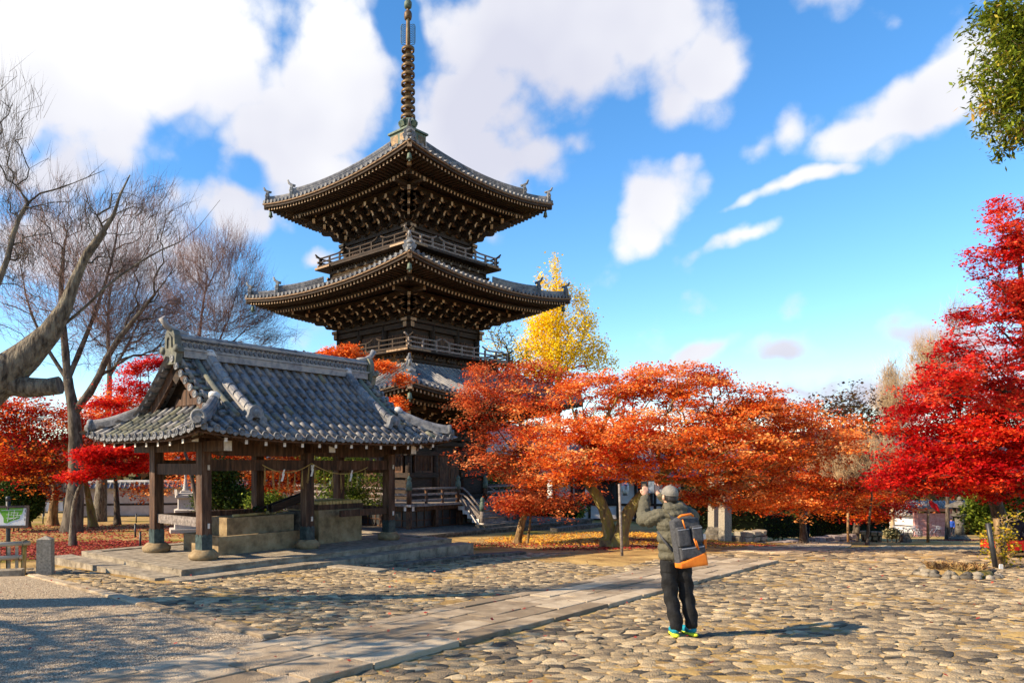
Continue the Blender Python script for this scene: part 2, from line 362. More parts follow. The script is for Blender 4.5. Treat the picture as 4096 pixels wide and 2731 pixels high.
# far wooded hills, the blue of distance put into their colour
mat('hill', [(.03, .045, .075), (.06, .08, .11)], .01, .95)
hb = MB()
for k, (d, hmax, seed) in enumerate(((900, 62, 1), (1500, 130, 5))):
    rows = []
    for t in range(3):
        row = []
        for i in range(90):
            a = R(-62+124*i/89); hh = hmax*(.45+.3*math.sin(i*.19+seed)+.2*math.sin(i*.47+seed*2)+.06*math.sin(i*1.7)); hh = max(hh, 4)
            rr = d+t*150; row.append((rr*math.sin(a), rr*math.cos(a), (-12, hh*.75, hh)[t]))
        rows.append(row)
    hb.grid(rows)
tag(hb.build('hills', MATS['hill']), kind='structure')

# ---------------------------------------------------------------- gravel yard
mat('gravel', [(.22, .165, .105), (.36, .275, .18), (.48, .38, .26)], 60, .95, 1.0, 55, detail=3)
def sheet(name, poly, dz, m, st=.5, kind='structure', rel=None):
    """flat sheet over the ground inside a polygon (list of xy), following its height"""
    import bmesh
    bm = bmesh.new(); vs = [bm.verts.new((x, y, 0)) for x, y in poly]; bm.faces.new(vs)
    lo = np.min(poly, 0); hi = np.max(poly, 0)
    for ax in (0, 1):
        v = math.ceil(lo[ax]/st)*st
        while v < hi[ax]:
            no = (1, 0, 0) if ax == 0 else (0, 1, 0); co = (v, 0, 0) if ax == 0 else (0, v, 0)
            bmesh.ops.bisect_plane(bm, geom=bm.verts[:]+bm.edges[:]+bm.faces[:], plane_co=co, plane_no=no); v += st
    for v in bm.verts: v.co.z = float(G(v.co.x, v.co.y))+dz+(rel(v.co.x, v.co.y) if rel else 0)
    bm.normal_update()
    for f in bm.faces:
        if f.normal.z < 0: f.normal_flip()
    me = bpy.data.meshes.new(name); bm.to_mesh(me); bm.free(); me.materials.append(m); o = link(name, me)
    if kind: o['kind'] = kind
    return o
KA = Vector((-7.35, 14.4, 0)); KB = Vector((-1.5, 8.3, 0))     # kerb line between gravel and cobbles
gpoly = [(-7.35, 14.4), (-1.5, 8.3), (-1.85, 7.6), (-6.8, 2.2), (-30, 2.2), (-30, 13.6), (-10.5, 13.75)]
yard = sheet('gravel_yard', gpoly, .035, MATS['gravel'])
# loose gravel stones on the nearer part of the yard
def inpoly(x, y, poly):
    c = np.zeros(np.shape(x), bool); n = len(poly)
    for i in range(n):
        x1, y1 = poly[i]; x2, y2 = poly[(i+1) % n]
        c ^= ((y1 > y) != (y2 > y)) & (x < (x2-x1)*(y-y1)/(y2-y1+1e-12)+x1)
    return c
def pebbles(name, x, y, r, m, tint=None, lift=.0):
    """small irregular octahedral stones as one mesh"""
    n = len(x); base = np.array([(1, 0, 0), (0, 1, 0), (-1, 0, 0), (0, -1, 0), (0, 0, .75), (0, 0, -.5)], float)
    V = base[None]*(r[:, None, None])*rng.uniform(.65, 1.25, (n, 6, 1)); a = rng.uniform(0, 6.28, n); c, s_ = np.cos(a)[:, None], np.sin(a)[:, None]
    V[..., 0], V[..., 1] = V[..., 0]*c-V[..., 1]*s_, V[..., 0]*s_+V[..., 1]*c
    V += np.stack([x, y, G(x, y)+lift+r*.25], -1)[:, None]
    f = np.array([(0, 1, 4), (1, 2, 4), (2, 3, 4), (3, 0, 4)]); Fc = (np.arange(n)[:, None, None]*6+f[None]).reshape(-1, 3)
    return np_mesh(name, V.reshape(-1, 3), Fc, m, np.repeat(rng.random(n) if tint is None else tint, 6))
mat('pebble', [(.19, .14, .09), (.38, .295, .195), (.56, .45, .31)], 30, .9, attr=.9, stops=[.1, .5, .9])
n = 110000; u = rng.random(n); yy = 5.8+8*u**1.5; xx = rng.uniform(-.6, -.1, n)*yy
k = inpoly(xx, yy, gpoly); xx, yy = xx[k], yy[k]
tag(link('gravel', pebbles('gravel', xx, yy, rng.uniform(.005, .0125, len(xx)), MATS['pebble'], lift=.035)), kind='stuff')['label'] = 'pale loose gravel spread over the yard'
# ---------------------------------------------------------------- kerb stones
def kerb(name, a, b, w, h, dz, n, m='granite'):
    """row of kerb stones from a to b (xy), each its own piece"""
    root = empty(name, (a[0], a[1], float(G(a[0], a[1])))); root['kind'] = 'structure'
    a = np.array(a[:2], float); b = np.array(b[:2], float); cuts = np.linspace(0, 1, n+1); cuts[1:-1] += rng.uniform(-.25, .25, n-1)/n
    for i in range(n):
        p = a+(b-a)*cuts[i]; q = a+(b-a)*cuts[i+1]; d = (q-p)/np.linalg.norm(q-p); p = p+d*.006; q = q-d*.006
        mb = MB(); zp = float(G(*p))+dz; zq = float(G(*q))+dz; nn = np.array((-d[1], d[0]))*w/2; bv = .018
        rows = []
        for pt, z in ((p, zp), (q, zq)):
            j = rng.uniform(-.01, .01)
            rows.append([Vector((*(pt+nn*s_), z+zz+j)) for s_, zz in ((-1, -h), (-1, -bv), (-.85, 0), (.85, 0), (1, -bv), (1, -h))])
        vs = rows[0]+rows[1]; mb.add(vs, [(i_, i_+1, i_+7, i_+6) for i_ in range(5)]+[(5, 4, 3, 2, 1, 0), (6, 7, 8, 9, 10, 11)])
        o = mb.build('kerb_stone', MATS[m]); o.parent = root; o.matrix_parent_inverse = Matrix.Translation(-root.location)
    return root
kerb('kerb', KA, KB, .2, .2, .075, 8, 'stone_path')
kerb('kerb', (-10.5, 13.8), (-7.55, 14.45), .24, .3, .16, 3, 'stone')
kerb('kerb', (-.1, 16.1), (3.3, 20.0), .28, .4, .11, 6, 'stone_dark')
kerb('kerb', (-1.75, 16.35), (-.4, 15.2), .4, .3, .06, 2, 'stone')
# ---------------------------------------------------------------- stone path of granite slabs
path = empty('stone_path', (1, 10, float(G(1, 10)))); path['kind'] = 'structure'
def slab_poly(pts, z0, th=.16, bv=.006):
    """one slab: outline (world xy), bevelled top following the ground"""
    c = np.mean(pts, 0); n = len(pts); mb = MB(); inn = [c+(p-c)*(1-bv*2/np.linalg.norm(p-c)) for p in pts]
    t = rng.uniform(-.008, .008); tx, ty = rng.uniform(-.008, .008, 2)
    zf = lambda p: float(G(*p))+z0+t+(p[0]-c[0])*tx+(p[1]-c[1])*ty
    vs = [Vector((*p, zf(p))) for p in inn]+[Vector((*p, zf(p)-bv)) for p in pts]+[Vector((*p, zf(p)-th)) for p in pts]
    fs = [tuple(range(n))]+[(i, i+n, (i+1) % n+n, (i+1) % n) for i in range(n)]+[(i+n, i+2*n, (i+1) % n+2*n, (i+1) % n+n) for i in range(n)]
    return mb.add(vs, fs)
def paved(root, s0, s1, c0, c1, rows, lmin, lmax, z0, m, jit=.03, bend=0.):
    cs = np.linspace(c0, c1, rows+1); wid = (c1-c0)/rows
    cs[1:-1] += rng.uniform(-.2, .2, rows-1)*wid
    for r in range(rows):
        s = s0-rng.uniform(0, lmax); edge = r in (0, rows-1)
        while s < s1:
            l = rng.uniform(lmin, lmax)*(1.35 if edge else 1); e = min(s+l, s1)
            if s1-e < .25: e = s1
            a = max(s, s0); g = .007
            if e-a > .1:
                q = [(a+g+rng.uniform(0, jit)*.4, cs[r]+g), (e-g-rng.uniform(0, jit)*.4, cs[r]+g), (e-g+rng.uniform(-jit, jit)*.5, cs[r+1]-g), (a+g+rng.uniform(-jit, jit)*.5, cs[r+1]-g)]
                q = [(sa, c+rng.uniform(-.007, .007)) for sa, c in q]
                pts = []
                for i in range(4):                                   # slightly broken edges
                    A = np.array(q[i]); B = np.array(q[(i+1) % 4])
                    for f in (0, .33, .66):
                        pt = A+(B-A)*f+(rng.uniform(-.006, .006, 2) if f else 0); sc = pt[1]+bend*max(0, pt[0]-22)**2*.01
                        pts.append(PD*pt[0]+PN*sc)
                slab_poly(np.array(pts), z0).build('paving_slab', m, root).matrix_parent_inverse = Matrix.Translation(-root.location)
            s = e
paved(path, 2.0, 18.8, 4.8, 6.42, 5, .45, 1.15, .075, MATS['stone_path'])
paved(path, 21.5, 44., 4.9, 7.0, 5, .8, 1.5, .05, MATS['stone_path'], bend=.75)
mortar = sheet('path_bed', [tuple(PD*s+PN*c) for s, c in ((1.9, 4.86), (18.7, 4.86), (18.7, 6.36), (1.9, 6.36))], .05, EARTH)
# ---------------------------------------------------------------- cobbles
def cell_poly(p, nb):
    """Voronoi cell of p among its neighbours (unit-spaced coordinates)"""
    poly = [(p[0]-1.3, p[1]-1.3), (p[0]+1.3, p[1]-1.3), (p[0]+1.3, p[1]+1.3), (p[0]-1.3, p[1]+1.3)]
    for q in nb:
        nx, ny = q[0]-p[0], q[1]-p[1]; c = (q[0]*q[0]+q[1]*q[1]-p[0]*p[0]-p[1]*p[1])/2
        d = [vx*nx+vy*ny-c for vx, vy in poly]
        if max(d) <= 0: continue
        out = []
        for k in range(len(poly)):
            a, b_ = poly[k-1], poly[k]; da, db = d[k-1], d[k]
            if (da <= 0) != (db <= 0): t = da/(da-db); out.append((a[0]+(b_[0]-a[0])*t, a[1]+(b_[1]-a[1])*t))
            if db <= 0: out.append(b_)
        poly = out
        if len(poly) < 3: return None
    return poly
def stone_geo(poly, z, h, gap):
    """one tightly set stone: worn flat top, narrow rounded edge"""
    P_ = []
    n0 = len(poly)
    for k in range(n0):                        # drop tiny edges, break long ones
        a, b_ = np.array(poly[k]), np.array(poly[(k+1) % n0]); l = np.linalg.norm(b_-a)
        if l < .018: continue
        P_.append(a)
        if l > .11: P_.append((a+b_)/2+rng.uniform(-.008, .008, 2))
    n = len(P_)
    if n < 4: return None
    P_ = np.array(P_); c = P_.mean(0); v = P_-c; r = np.linalg.norm(v, axis=1)[:, None]
    o = c+v*(1-(gap+rng.uniform(0, .006, (n, 1)))/r).clip(.5, 1); s_ = rng.uniform(.90, .95); inn = c+(o-c)*s_
    t = rng.uniform(-.09, .09, 2); zt = lambda q: z+h+(q-c) @ t+rng.uniform(-.0035, .0035, len(q))
    V = np.concatenate([np.column_stack([c+(o-c)*1.03, np.full(n, z-.03)]), np.column_stack([o, zt(o)-h*.24]), np.column_stack([inn, zt(inn)]), [[*c, z+h+rng.uniform(-.002, .004)]]])
    return V, n
def cobble_faces(n):
    f = []
    for r in range(2):
        for j in range(n): f += [(r*n+j, r*n+(j+1) % n, (r+1)*n+(j+1) % n), (r*n+j, (r+1)*n+(j+1) % n, (r+1)*n+j)]
    for j in range(n): f.append((2*n+j, 2*n+(j+1) % n, 3*n))
    return np.array(f)
CF = {n: cobble_faces(n) for n in range(4, 16)}
cob = []       # (dist, verts, n, tint)
NBR = sorted([(i, j) for i in range(-2, 3) for j in range(-2, 3) if i or j], key=lambda q: q[0]**2+q[1]**2)
def cobble_field(ok, x0, x1, y0, y1, ang, sx, sy, h, drop=.14):
    ca, sa = math.cos(ang), math.sin(ang); cx, cy = (x0+x1)/2, (y0+y1)/2; ext = math.hypot(x1-x0, y1-y0)/2
    nu, nv = int(ext/sx)+3, int(ext/sy)+3; U = np.arange(-nu, nu+1); V_ = np.arange(-nv, nv+1)
    pu = U[:, None]+.5*(V_[None] % 2)+rng.uniform(-.36, .36, (len(U), len(V_))); pv = V_[None]+rng.uniform(-.34, .34, (len(U), len(V_)))+.35*np.sin(U[:, None]*.35)
    gone = rng.random(pu.shape) < drop
    for i in range(2, len(U)-2):
        for j in range(2, len(V_)-2):
            if gone[i, j]: continue
            p = (pu[i, j], pv[i, j]); x = cx+p[0]*sx*ca-p[1]*sy*sa; y = cy+p[0]*sx*sa+p[1]*sy*ca
            if not (x0 < x < x1 and y0 < y < y1) or not (-.62*y-.3 < x < 1.0*y+.5) or not ok(x, y): continue
            poly = cell_poly(p, [(pu[i+a, j+b_], pv[i+a, j+b_]) for a, b_ in NBR if not gone[i+a, j+b_]])
            if not poly: continue
            w = [(cx+a*sx*ca-b_*sy*sa, cy+a*sx*sa+b_*sy*ca) for a, b_ in poly]
            g = stone_geo(w, float(G(x, y)), h*rng.uniform(.7, 1.25), .0045)
            if g is None or g[1] > 15: continue
            cob.append((y+abs(x)*.2, g[0], g[1], float(np.clip(rng.normal(.5, .27), 0, 1))))
def pathc(x, y): return PN[0]*x+PN[1]*y, PD[0]*x+PD[1]*y
def kerbside(x, y): return (x-KA.x)*(KB.y-KA.y)-(y-KA.y)*(KB.x-KA.x)      # >0 on one side
ksign = 1 if kerbside(0, 12) > 0 else -1
def ok_left(x, y):
    c, s = pathc(x, y); lx, ly = pav_local(x, y)
    if c < 6.46 or s > 18.8: return False
    if kerbside(x, y)*ksign < .9: return False
    if -4.85 < lx < 4.85 and ly > -2.75: return False
    if lx >= 4.85 and ly > -2.6: return False
    if lx <= -4.85 and y > 15.9: return False
    return not (lx > 3.6 and c > 7.2 and ly < -4.6)
def ok_right(x, y):
    c, s = pathc(x, y)
    if c > 4.76 and s < 18.85: return False
    if math.hypot(x-11.0, (y-14.45)*1.2) < .8: return False
    if 4.85 < c < 7.05 and s > 21.4: return False
    if c > 6.9 and s < 26: return False
    return c < 8.5
cobble_field(ok_left, -9, 8.5, 7.5, 20.5, R(4), .165, .11, .023)
cobble_field(ok_right, -1.2, 16.5, 5.6, 17.2, R(9), .185, .115, .023)
cobble_field(ok_right, 2, 24, 17.2, 28, R(14), .32, .21, .022)
def sand(x, y):
    """drifts of sand that half bury the stones"""
    v = math.sin(x*1.9+1.3*math.sin(y*1.1))+math.sin(y*2.3+1.7*math.sin(x*.9+2))+.8*math.sin(x*4.1+y*3.3)+.6*math.sin(x*7.3-y*6.1)
    return .0036*v+.002*math.sin(x*13+y*9)
cob.sort(key=lambda q: q[0])
paving = sheet('cobble_paving', [(-8.4, 15.6), (-1.4, 8.4), (-.6, 4), (14.5, 4), (25, 28), (12, 28), (3.4, 20.4), (-.6, 16.4), (-3.6, 13.9), (-6.6, 16.2)], .0145, SAND, st=.22, rel=sand)
for d, g, n, t in cob[:300]:
    c = g[-1].copy(); me = np_mesh('cobble', g-c, CF[n], MATS['cobble'], np.full(len(g), t), smooth=False)
    link('cobble', me, paving, Matrix.Translation(Vector(c)))
VV, FF, TT, b = [], [], [], 0
for d, g, n, t in cob[300:]:
    VV.append(g); FF.append(CF[n]+b); TT.append(np.full(len(g), t)); b += len(g)
o = link('cobbles', np_mesh('cobbles', np.concatenate(VV), np.concatenate(FF), MATS['cobble'], np.concatenate(TT), smooth=False), paving); o['kind'] = 'stuff'
# ---------------------------------------------------------------- fallen leaves
def litter(name, cx, cy, rx, ry, n, m, size, label, lift=.012, rot=0., ok=None):
    r = np.sqrt(rng.random(n)); a = rng.uniform(0, 6.283, n); x0 = r*np.cos(a)*rx; y0 = r*np.sin(a)*ry
    x = cx+x0*math.cos(rot)-y0*math.sin(rot)+rng.normal(0, rx*.08, n); y = cy+x0*math.sin(rot)+y0*math.cos(rot)+rng.normal(0, ry*.08, n)
    if ok is not None: k_ = ok(x, y); x, y = x[k_], y[k_]; n = len(x)
    z = G(x, y)+lift+rng.uniform(0, .02, n)
    a = rng.uniform(0, 6.283, n); s_ = rng.uniform(.6, 1.2, n)*size
    d1 = np.stack([np.cos(a), np.sin(a), rng.uniform(-.5, .5, n)], -1)*s_[:, None]; d2 = np.stack([-np.sin(a), np.cos(a), rng.uniform(-.5, .5, n)], -1)*s_[:, None]*.8
    c = np.stack([x, y, z], -1); V = np.stack([c-d1*.5, c-d2*.45+d1*.1, c+d1*.5, c+d2*.45+d1*.1], 1).reshape(-1, 3)
    o = link(name, np_mesh(name, V, np.arange(n*4).reshape(-1, 4), MATS[m], np.repeat(rng.random(n), 4))); tag(o, label, kind='stuff'); return o
outp = lambda x, y: ~((np.abs(pav_local(x, y)[0]) < 4.5) & (np.abs(pav_local(x, y)[1]) < 2.9)) & (pav_local(x, y)[1] > -2.9)
litter('fallen_leaves', -9.6, 21.2, 3.4, 3.4, 11000, 'litter_red', .085, 'drift of fallen red maple leaves beside the pavilion', .03, 0, outp)
litter('fallen_leaves', -14, 30, 8, 6, 8000, 'litter_red', .09, 'thin fallen red leaves under the bare trees', .03, 0, outp)
litter('fallen_leaves', 8.4, 28.5, 5.0, 5.0, 9000, 'litter_yellow', .09, 'fallen yellow leaves behind the double-trunk maple', .03)
litter('fallen_leaves', 12.0, 29.5, 2.6, 3.0, 3500, 'litter_yellow', .085, 'fallen yellow leaves around the stone pillars', .03)
litter('fallen_leaves', 10.6, 26.5, 3.5, .9, 2600, 'litter_red', .085, 'fallen red leaves along the hedge bank', .03)
litter('fallen_leaves', 6.4, 22.4, 2.2, 1.2, 1500, 'litter_red', .08, 'fallen red leaves at the foot of the double trunk', .03)
litter('fallen_leaves', 3.4, 25.0, 2.4, 2.0, 1100, 'litter_red', .08, 'fallen red leaves by the slim maple stems', .03)
litter('fallen_leaves', 34.0, 43.5, 3, 2.2, 1800, 'litter_red', .1, 'fallen red leaves at the foot of the stone lantern', .03)
litter('fallen_leaves', 3, 13, 11, 7, 420, 'litter_red', .055, 'single fallen maple leaves dotted over the paving', .085)
# ================================================================ three-storied pagoda
PZ = -1.05; CY = 40.7; CX = .31
pag = empty('pagoda', (CX, CY, PZ), R(45), 'three-storied dark timber pagoda with tiled roofs and bronze ring spire', 'pagoda')
TZ = Matrix.Translation((0, 0, -PZ)); I4 = Matrix.Identity(4)
QUAD = [Matrix.Rotation(R(90*k), 4, 'Z') for k in range(4)]     # side k: built facing -Y then turned; 0 = -Y (right face), 3 = -X (left face)
VIS = (0, 3)
def pp(name, mb, mats, m=I4, parent=pag):
    """pagoda part; coordinates in world heights"""
    return mb.build(name, mats, parent, TZ @ m if parent is pag else m)
WD, EG, WL, WG = MATS['wood_dark'], MATS['end_grain'], MATS['wood_lit'], MATS['wood_grey']
BE = mat('bracket_end', [(.22, .14, .08), (.40, .28, .17), (.52, .38, .24)], 8, .85, rnd=.3)
TL, TCAP, TF = MATS['tile'], MATS['tile_cap'], MATS['tile_flat']
count = {}
stuffmb = {}
def piece(name, mb_or_me, mats, m):
    """one of many alike pieces: its own object for the first 300, the rest joined"""
    count[name] = count.get(name, 0)+1
    me = mb_or_me if isinstance(mb_or_me, bpy.types.Mesh) else mb_or_me.mesh(name, mats)
    if count[name] <= 300: return link(name, me, pag, TZ @ m)
    s = stuffmb.setdefault(name, (MB(), mats))[0]
    vs = [m @ v.co for v in me.vertices]
    b = len(s.v); s.v += [tuple(v) for v in vs]
    for p in me.polygons: s.f.append(tuple(i+b for i in p.vertices)); s.mi.append(p.material_index); s.sm.append(p.use_smooth)
def arm_mesh(l, w, h):
    """bracket arm along X: flat top, ends curving up underneath; pale end grain, curved undersides paled too as if bounce-lit"""
    a = l/2; prof = [(-a, h), (-a, h*.45), (-a+h*.25, h*.15), (-a+h*.8, 0), (a-h*.8, 0), (a-h*.25, h*.15), (a, h*.45), (a, h)]
    mb = MB().prism(prof, w)
    for i in range(2, 10):
        if i-2 in (0, 1, 2, 4, 5, 6): mb.mi[i] = 1
    mb.mi[2+3] = 0; mb.mi[2+7] = 0
    return mb
def add_mb(dst, src, m):
    b = len(dst.v); dst.v += [tuple(m @ Vector(v)) for v in src.v]
    dst.f += [tuple(i+b for i in f) for f in src.f]; dst.mi += src.mi; dst.sm += src.sm
def rot(k): return Matrix.Rotation(k, 4, 'Z')
def bracket_mb(steps=3, so=.42, sh=.3, diag=1.):
    """stepped bracket cluster standing on the wall plate at the origin, projecting to -Y"""
    mb = MB(); mb.lathe([(.15, 0), (.15, .02), (.2, .13), (.2, .22)], n=4, rot=R(45), smooth=False)
    al = .78; w = .15; h = .21; z = .2
    for k in range(steps):
        o = -k*so*diag
        for extra in ((0,) if k == 0 else (0, 1)):
            add_mb(mb, arm_mesh(al*(1 if extra == 0 else .8), w, h), Matrix.Translation((0, o, z+extra*.0)))
        # arm projecting outwards with a curled pale nose
        L_ = so*diag*1.05+.42
        prof = [(-.3, 0), (so*diag-.02, 0), (so*diag+.12, .02), (so*diag+.20, .09), (so*diag+.22, .2), (so*diag+.33, .30), (so*diag+.22, .33), (so*diag+.10, .22), (so*diag+.02, h), (-.3, h)]
        add_mb2 = MB().prism(prof, w*.8)
        for i in range(3, 7): add_mb2.mi[2+i] = 1
        add_mb(mb, add_mb2, Matrix.Translation((0, o, z)) @ rot(R(-90)))
        for bx in (-al/2+.1, 0, al/2-.1):
            mb.lathe([(.07, 0), (.105, .07), (.105, .13)], c=(bx, o, z+h), n=4, rot=R(45), smooth=False)
        mb.lathe([(.075, 0), (.11, .07), (.11, .13)], c=(0, o-so*diag, z+h), n=4, rot=R(45), smooth=False)
        z += sh
    o = -steps*so*diag
    add_mb(mb, arm_mesh(al*1.05, w, h), Matrix.Translation((0, o, z)))
    for bx in (-al/2+.08, 0, al/2-.08):
        mb.lathe([(.07, 0), (.11, .07), (.11, .13)], c=(bx, o, z+h), n=4, rot=R(45), smooth=False)
    # tail beam sloping down and out, squared pale end
    mb.bar((0, .3, z+.34), (0, o-.32*diag, z-.05), .15, .19, 0); mb.box((0, o-.34*diag, z-.055), (.15, .02, .2), 1)
    return mb
BR = {s: bracket_mb(3, s).mesh('bracket', [WD, BE]) for s in (.42,)}
BRC = bracket_mb(3, .42, .3, 1.414).mesh('corner_bracket', [WD, BE])
TIER = [  # w eave half, wi inner half, zi inner z, E cap z mid eave, upturn, body half b, plate z, wall bottom z, rows
    dict(w=7.0, wi=3.85, zi=6.95, E=5.18, up=.5, b=3.0, plate=3.65, wall=.15),
    dict(w=6.48, wi=3.35, zi=12.15, E=10.9, up=.56, b=2.72, plate=9.34, wall=7.0),
    dict(w=5.77, wi=.72, zi=19.75, E=16.2, up=.55, b=2.45, plate=14.2, wall=12.4)]
round_me = None
for ti, T in enumerate(TIER):
    w, wi, zi, E, up, b, plate = (T[k] for k in ('w', 'wi', 'zi', 'E', 'up', 'b', 'plate'))
    def rz(o, a, w=w, wi=wi, zi=zi, E=E, up=up):
        t = (w-o)/(w-wi); tt = max(0, t)
        return E+(zi-E)*(.60*tt+.40*tt*tt if wi < 1 else .8*tt+.2*tt*tt)+up*(abs(a)/w)**2.1*(1-.75*min(1, tt))
    def uz(a, o, w=w, up=up): return up*(min(1, abs(a)/w))**2.1*min(1, max(0, (o-b)/(w-b)))**1.0
    # roof covering, all four sides
    for k in range(4):
        mb = MB(); NA = 24; NT = 8; rows = []
        for i in range(NA+1):
            u = -1+2*i/NA; row = []
            for j in range(NT+1):
                t = j/NT; o = w+(wi-w)*t; a = u*o; row.append((a, -o, rz(o, a)-.05))
            rows.append(row)
        mb.grid(rows); pp('roof_covering', mb, TF, QUAD[k])
        # soffit boarding between eave and wall
        mb = MB(); rows = []
        for i in range(NA+1):
            u = -1+2*i/NA; row = []
            for o, z in ((w-.04, E-.14), (w-.04, E-.2), (w-1.22, E-.26), (w-1.25, E-.34), (b-.05, E+.30)):
                a = u*o; row.append((a, -o, z+uz(a, o)))
            rows.append(row)
        mb.grid(rows); mb.f = [f[::-1] for f in mb.f]; pp('soffit', mb, WD, QUAD[k])
        # eave boards: pale tile batten over a dark fascia
        for nm, z0, z1, oo, mm in (('eave_batten', -.15, -.085, .012, MATS['batten']), ('fascia', -.27, -.155, -.05, WD), ('inner_fascia', -.50, -.39, -1.18, WD)):
            mb = MB(); rows = []
            for i in range(NA+1):
                u = -1+2*i/NA; o = w+oo; a = u*o; z = E+uz(a, o)
                rows.append([(a, -o+.1, z+z0), (a, -o, z+z0), (a, -o, z+z1), (a, -o+.1, z+z1)])
            mb.grid(rows, smooth=False); pp(nm, mb, mm, QUAD[k])
    # round tile rows and their end caps
    nrow = int(round(2*w/.34)); sp = 2*w/nrow
    capm = MB().lathe([(.088, -.03), (.098, 0), (.098, .035), (.08, .035), (.075, .022), (.045, .022), (.035, .032), (.01, .034)], n=12, smooth=False).mesh('tile_cap', TCAP)
    backrows = MB()
    for k in range(4):
        for r in range(nrow):
            a = -w+sp*(r+.5); oin = max(abs(a), wi); nn = 7
            pts = []
            for j in range(nn+1):
                o = w+(oin-w)*j/nn; pts.append(Vector((a, -o, rz(o, a)+.0)))
            if k in VIS:
                mb = MB().tube(pts, .078, 6, cap=False); pp('tile_row', mb, TL, QUAD[k])
                link('tile_cap', capm, pag, TZ @ QUAD[k] @ Matrix.Translation((a, -w, rz(w, a))) @ Matrix.Rotation(R(90), 4, 'X'))
            else:
                backrows.tube([tuple(QUAD[k] @ p) for p in pts], .078, 5, cap=True)
    o_ = pp('tile_rows', backrows, TL); o_['kind'] = 'stuff'
    # rafters in two layers
    nr = int(round(2*w/.25)); rs = 2*w/nr
    for k in (0, 3, 1, 2):
        for lay in (0, 1):
            for r in range(nr):
                a = -w+rs*(r+.5)
                if lay == 0: o1, z1 = w-.18, E-.33; o0, z0 = w-1.3, E-.37+.10
                else: o1, z1 = w-1.12, E-.57; o0, z0 = b, E-.57+.62
                lim = abs(a)+.05
                if lim >= o1-.1: continue
                f = max(0, (lim-o0)/(o1-o0)) if o0 < lim else 0
                q0 = Vector((a, -(o0+(o1-o0)*f), z0+(z1-z0)*f)); q1 = Vector((a, -o1, z1))
                dz = uz(a, o1); q1.z += dz; q0.z += uz(a, -q0.y)
                mb = MB().bar((0, 0, 0), q1-q0, .1, .12, 0); mb.mi[3] = 1
                piece('rafter', mb, [WD, EG], QUAD[k] @ Matrix.Translation(q0))
    # hip rafters, corner beams and wind bells
    for k in range(4):
        d = Vector((-1, -1, 0))
        mb = MB(); z = E+up
        mb.bar(d*(b)+Vector((0, 0, E+.25)), d*(w-.95)+Vector((0, 0, z-.62)), .2, .26, 0); mb.bar(d*(w-1.4)+Vector((0, 0, z-.40)), d*(w-.08)+Vector((0, 0, z-.30)), .2, .22, 0)
        pe = d*(w-.06)+Vector((0, 0, z-.30)); mb.box(d*(w-.07)+Vector((0, 0, z-.3)), (.02, .21, .23), 1, frame(d)); mb.box(d*(w-.94)+Vector((0, 0, z-.62)), (.02, .21, .27), 1, frame(d))
        pp('hip_rafter', mb, [WD, EG], QUAD[k])
        bl = MB(); bl.tube([(0, 0, 0), (0, 0, -.14)], .012, 5); bl.lathe([(.03, -.14), (.085, -.18), (.1, -.33), (.125, -.42), (.11, -.43)], n=10); bl.box((0, 0, -.47), (.01, .09, .1))
        pp('wind_bell', bl, MATS['copper'], QUAD[k] @ Matrix.Translation(d*(w-.32)+Vector((0, 0, z-.40))))
    # corner ridges in two steps with demon-faced end tiles
    onig = MB()
    onig.prism([(-.24, -.1), (-.30, .1), (-.22, .16), (-.25, .34), (-.13, .42), (-.1, .55), (0, .6), (.1, .55), (.13, .42), (.25, .34), (.22, .16), (.30, .1), (.24, -.1)], .14)
    onig.lathe([(.1, -.04), (.11, .05), (.07, .07)], c=(0, -.08, .03), n=10, m=Matrix.Rotation(R(90), 3, 'X')); onig.ell((0, -.07, .27), (.13, .09, .12), 0, 8, 6)
    onig.tube([(0, .2, .5), (0, 0, .56), (0, -.15, .66), (0, -.22, .84)], [.075, .075, .065, .05], 8)
    onig_me = onig.mesh('end_tile', TCAP)
    for k in range(4):
        d2 = Vector((-1, -1, 0)).normalized()
        def hipz(o): return rz(o, o)
        for nm, oa, ob, hh, ww in (('corner_ridge', wi, w*.80, .36, .26), ('lower_corner_ridge', w*.80, w*.965, .2, .2)):
            mb = MB(); rows = []; N_ = 10
            for j in range(N_+1):
                o = oa+(ob-oa)*j/N_; c = Vector((-o, -o, hipz(o))); s_ = Vector((1, -1, 0)).normalized()*ww/2
                lift = .06*(j/N_)**4
                prof = []
                for q in range(4): prof += [c+s_*(1-.04*(q % 2))+Vector((0, 0, hh*q/4-.05+lift)), c+s_*(.93)+Vector((0, 0, hh*(q+.9)/4-.05+lift))]
                top = [c+s_*math.cos(R(a_))*.55+Vector((0, 0, hh-.05+lift+.1*math.sin(R(a_)))) for a_ in (0, 45, 90, 135, 180)]
                prof2 = [c*2-p+Vector((0, 0, 2*(p.z-c.z))) for p in prof[::-1]]
                rows.append(prof+top+prof2)
            mb.grid(rows, smooth=False); n_ = len(rows[0])
            mb.f.append(tuple(range(N_*n_, N_*n_+n_))); mb.mi.append(0); mb.sm.append(False)
            pp(nm, mb, TL, QUAD[k])
            o = ob; mm = Matrix.Translation((-o, -o, hipz(o)+.06+.05)) @ rot(R(-45))
            link('end_tile', onig_me, pag, TZ @ QUAD[k] @ mm @ Matrix.Diagonal((1.05, 1, 1.0 if nm[0] == 'c' else .8, 1)))
    # wall, columns, tie beams
    BS = Matrix.Diagonal((1, 1, (E-.5-plate-.11)/1.32, 1))
    zb = T['wall']
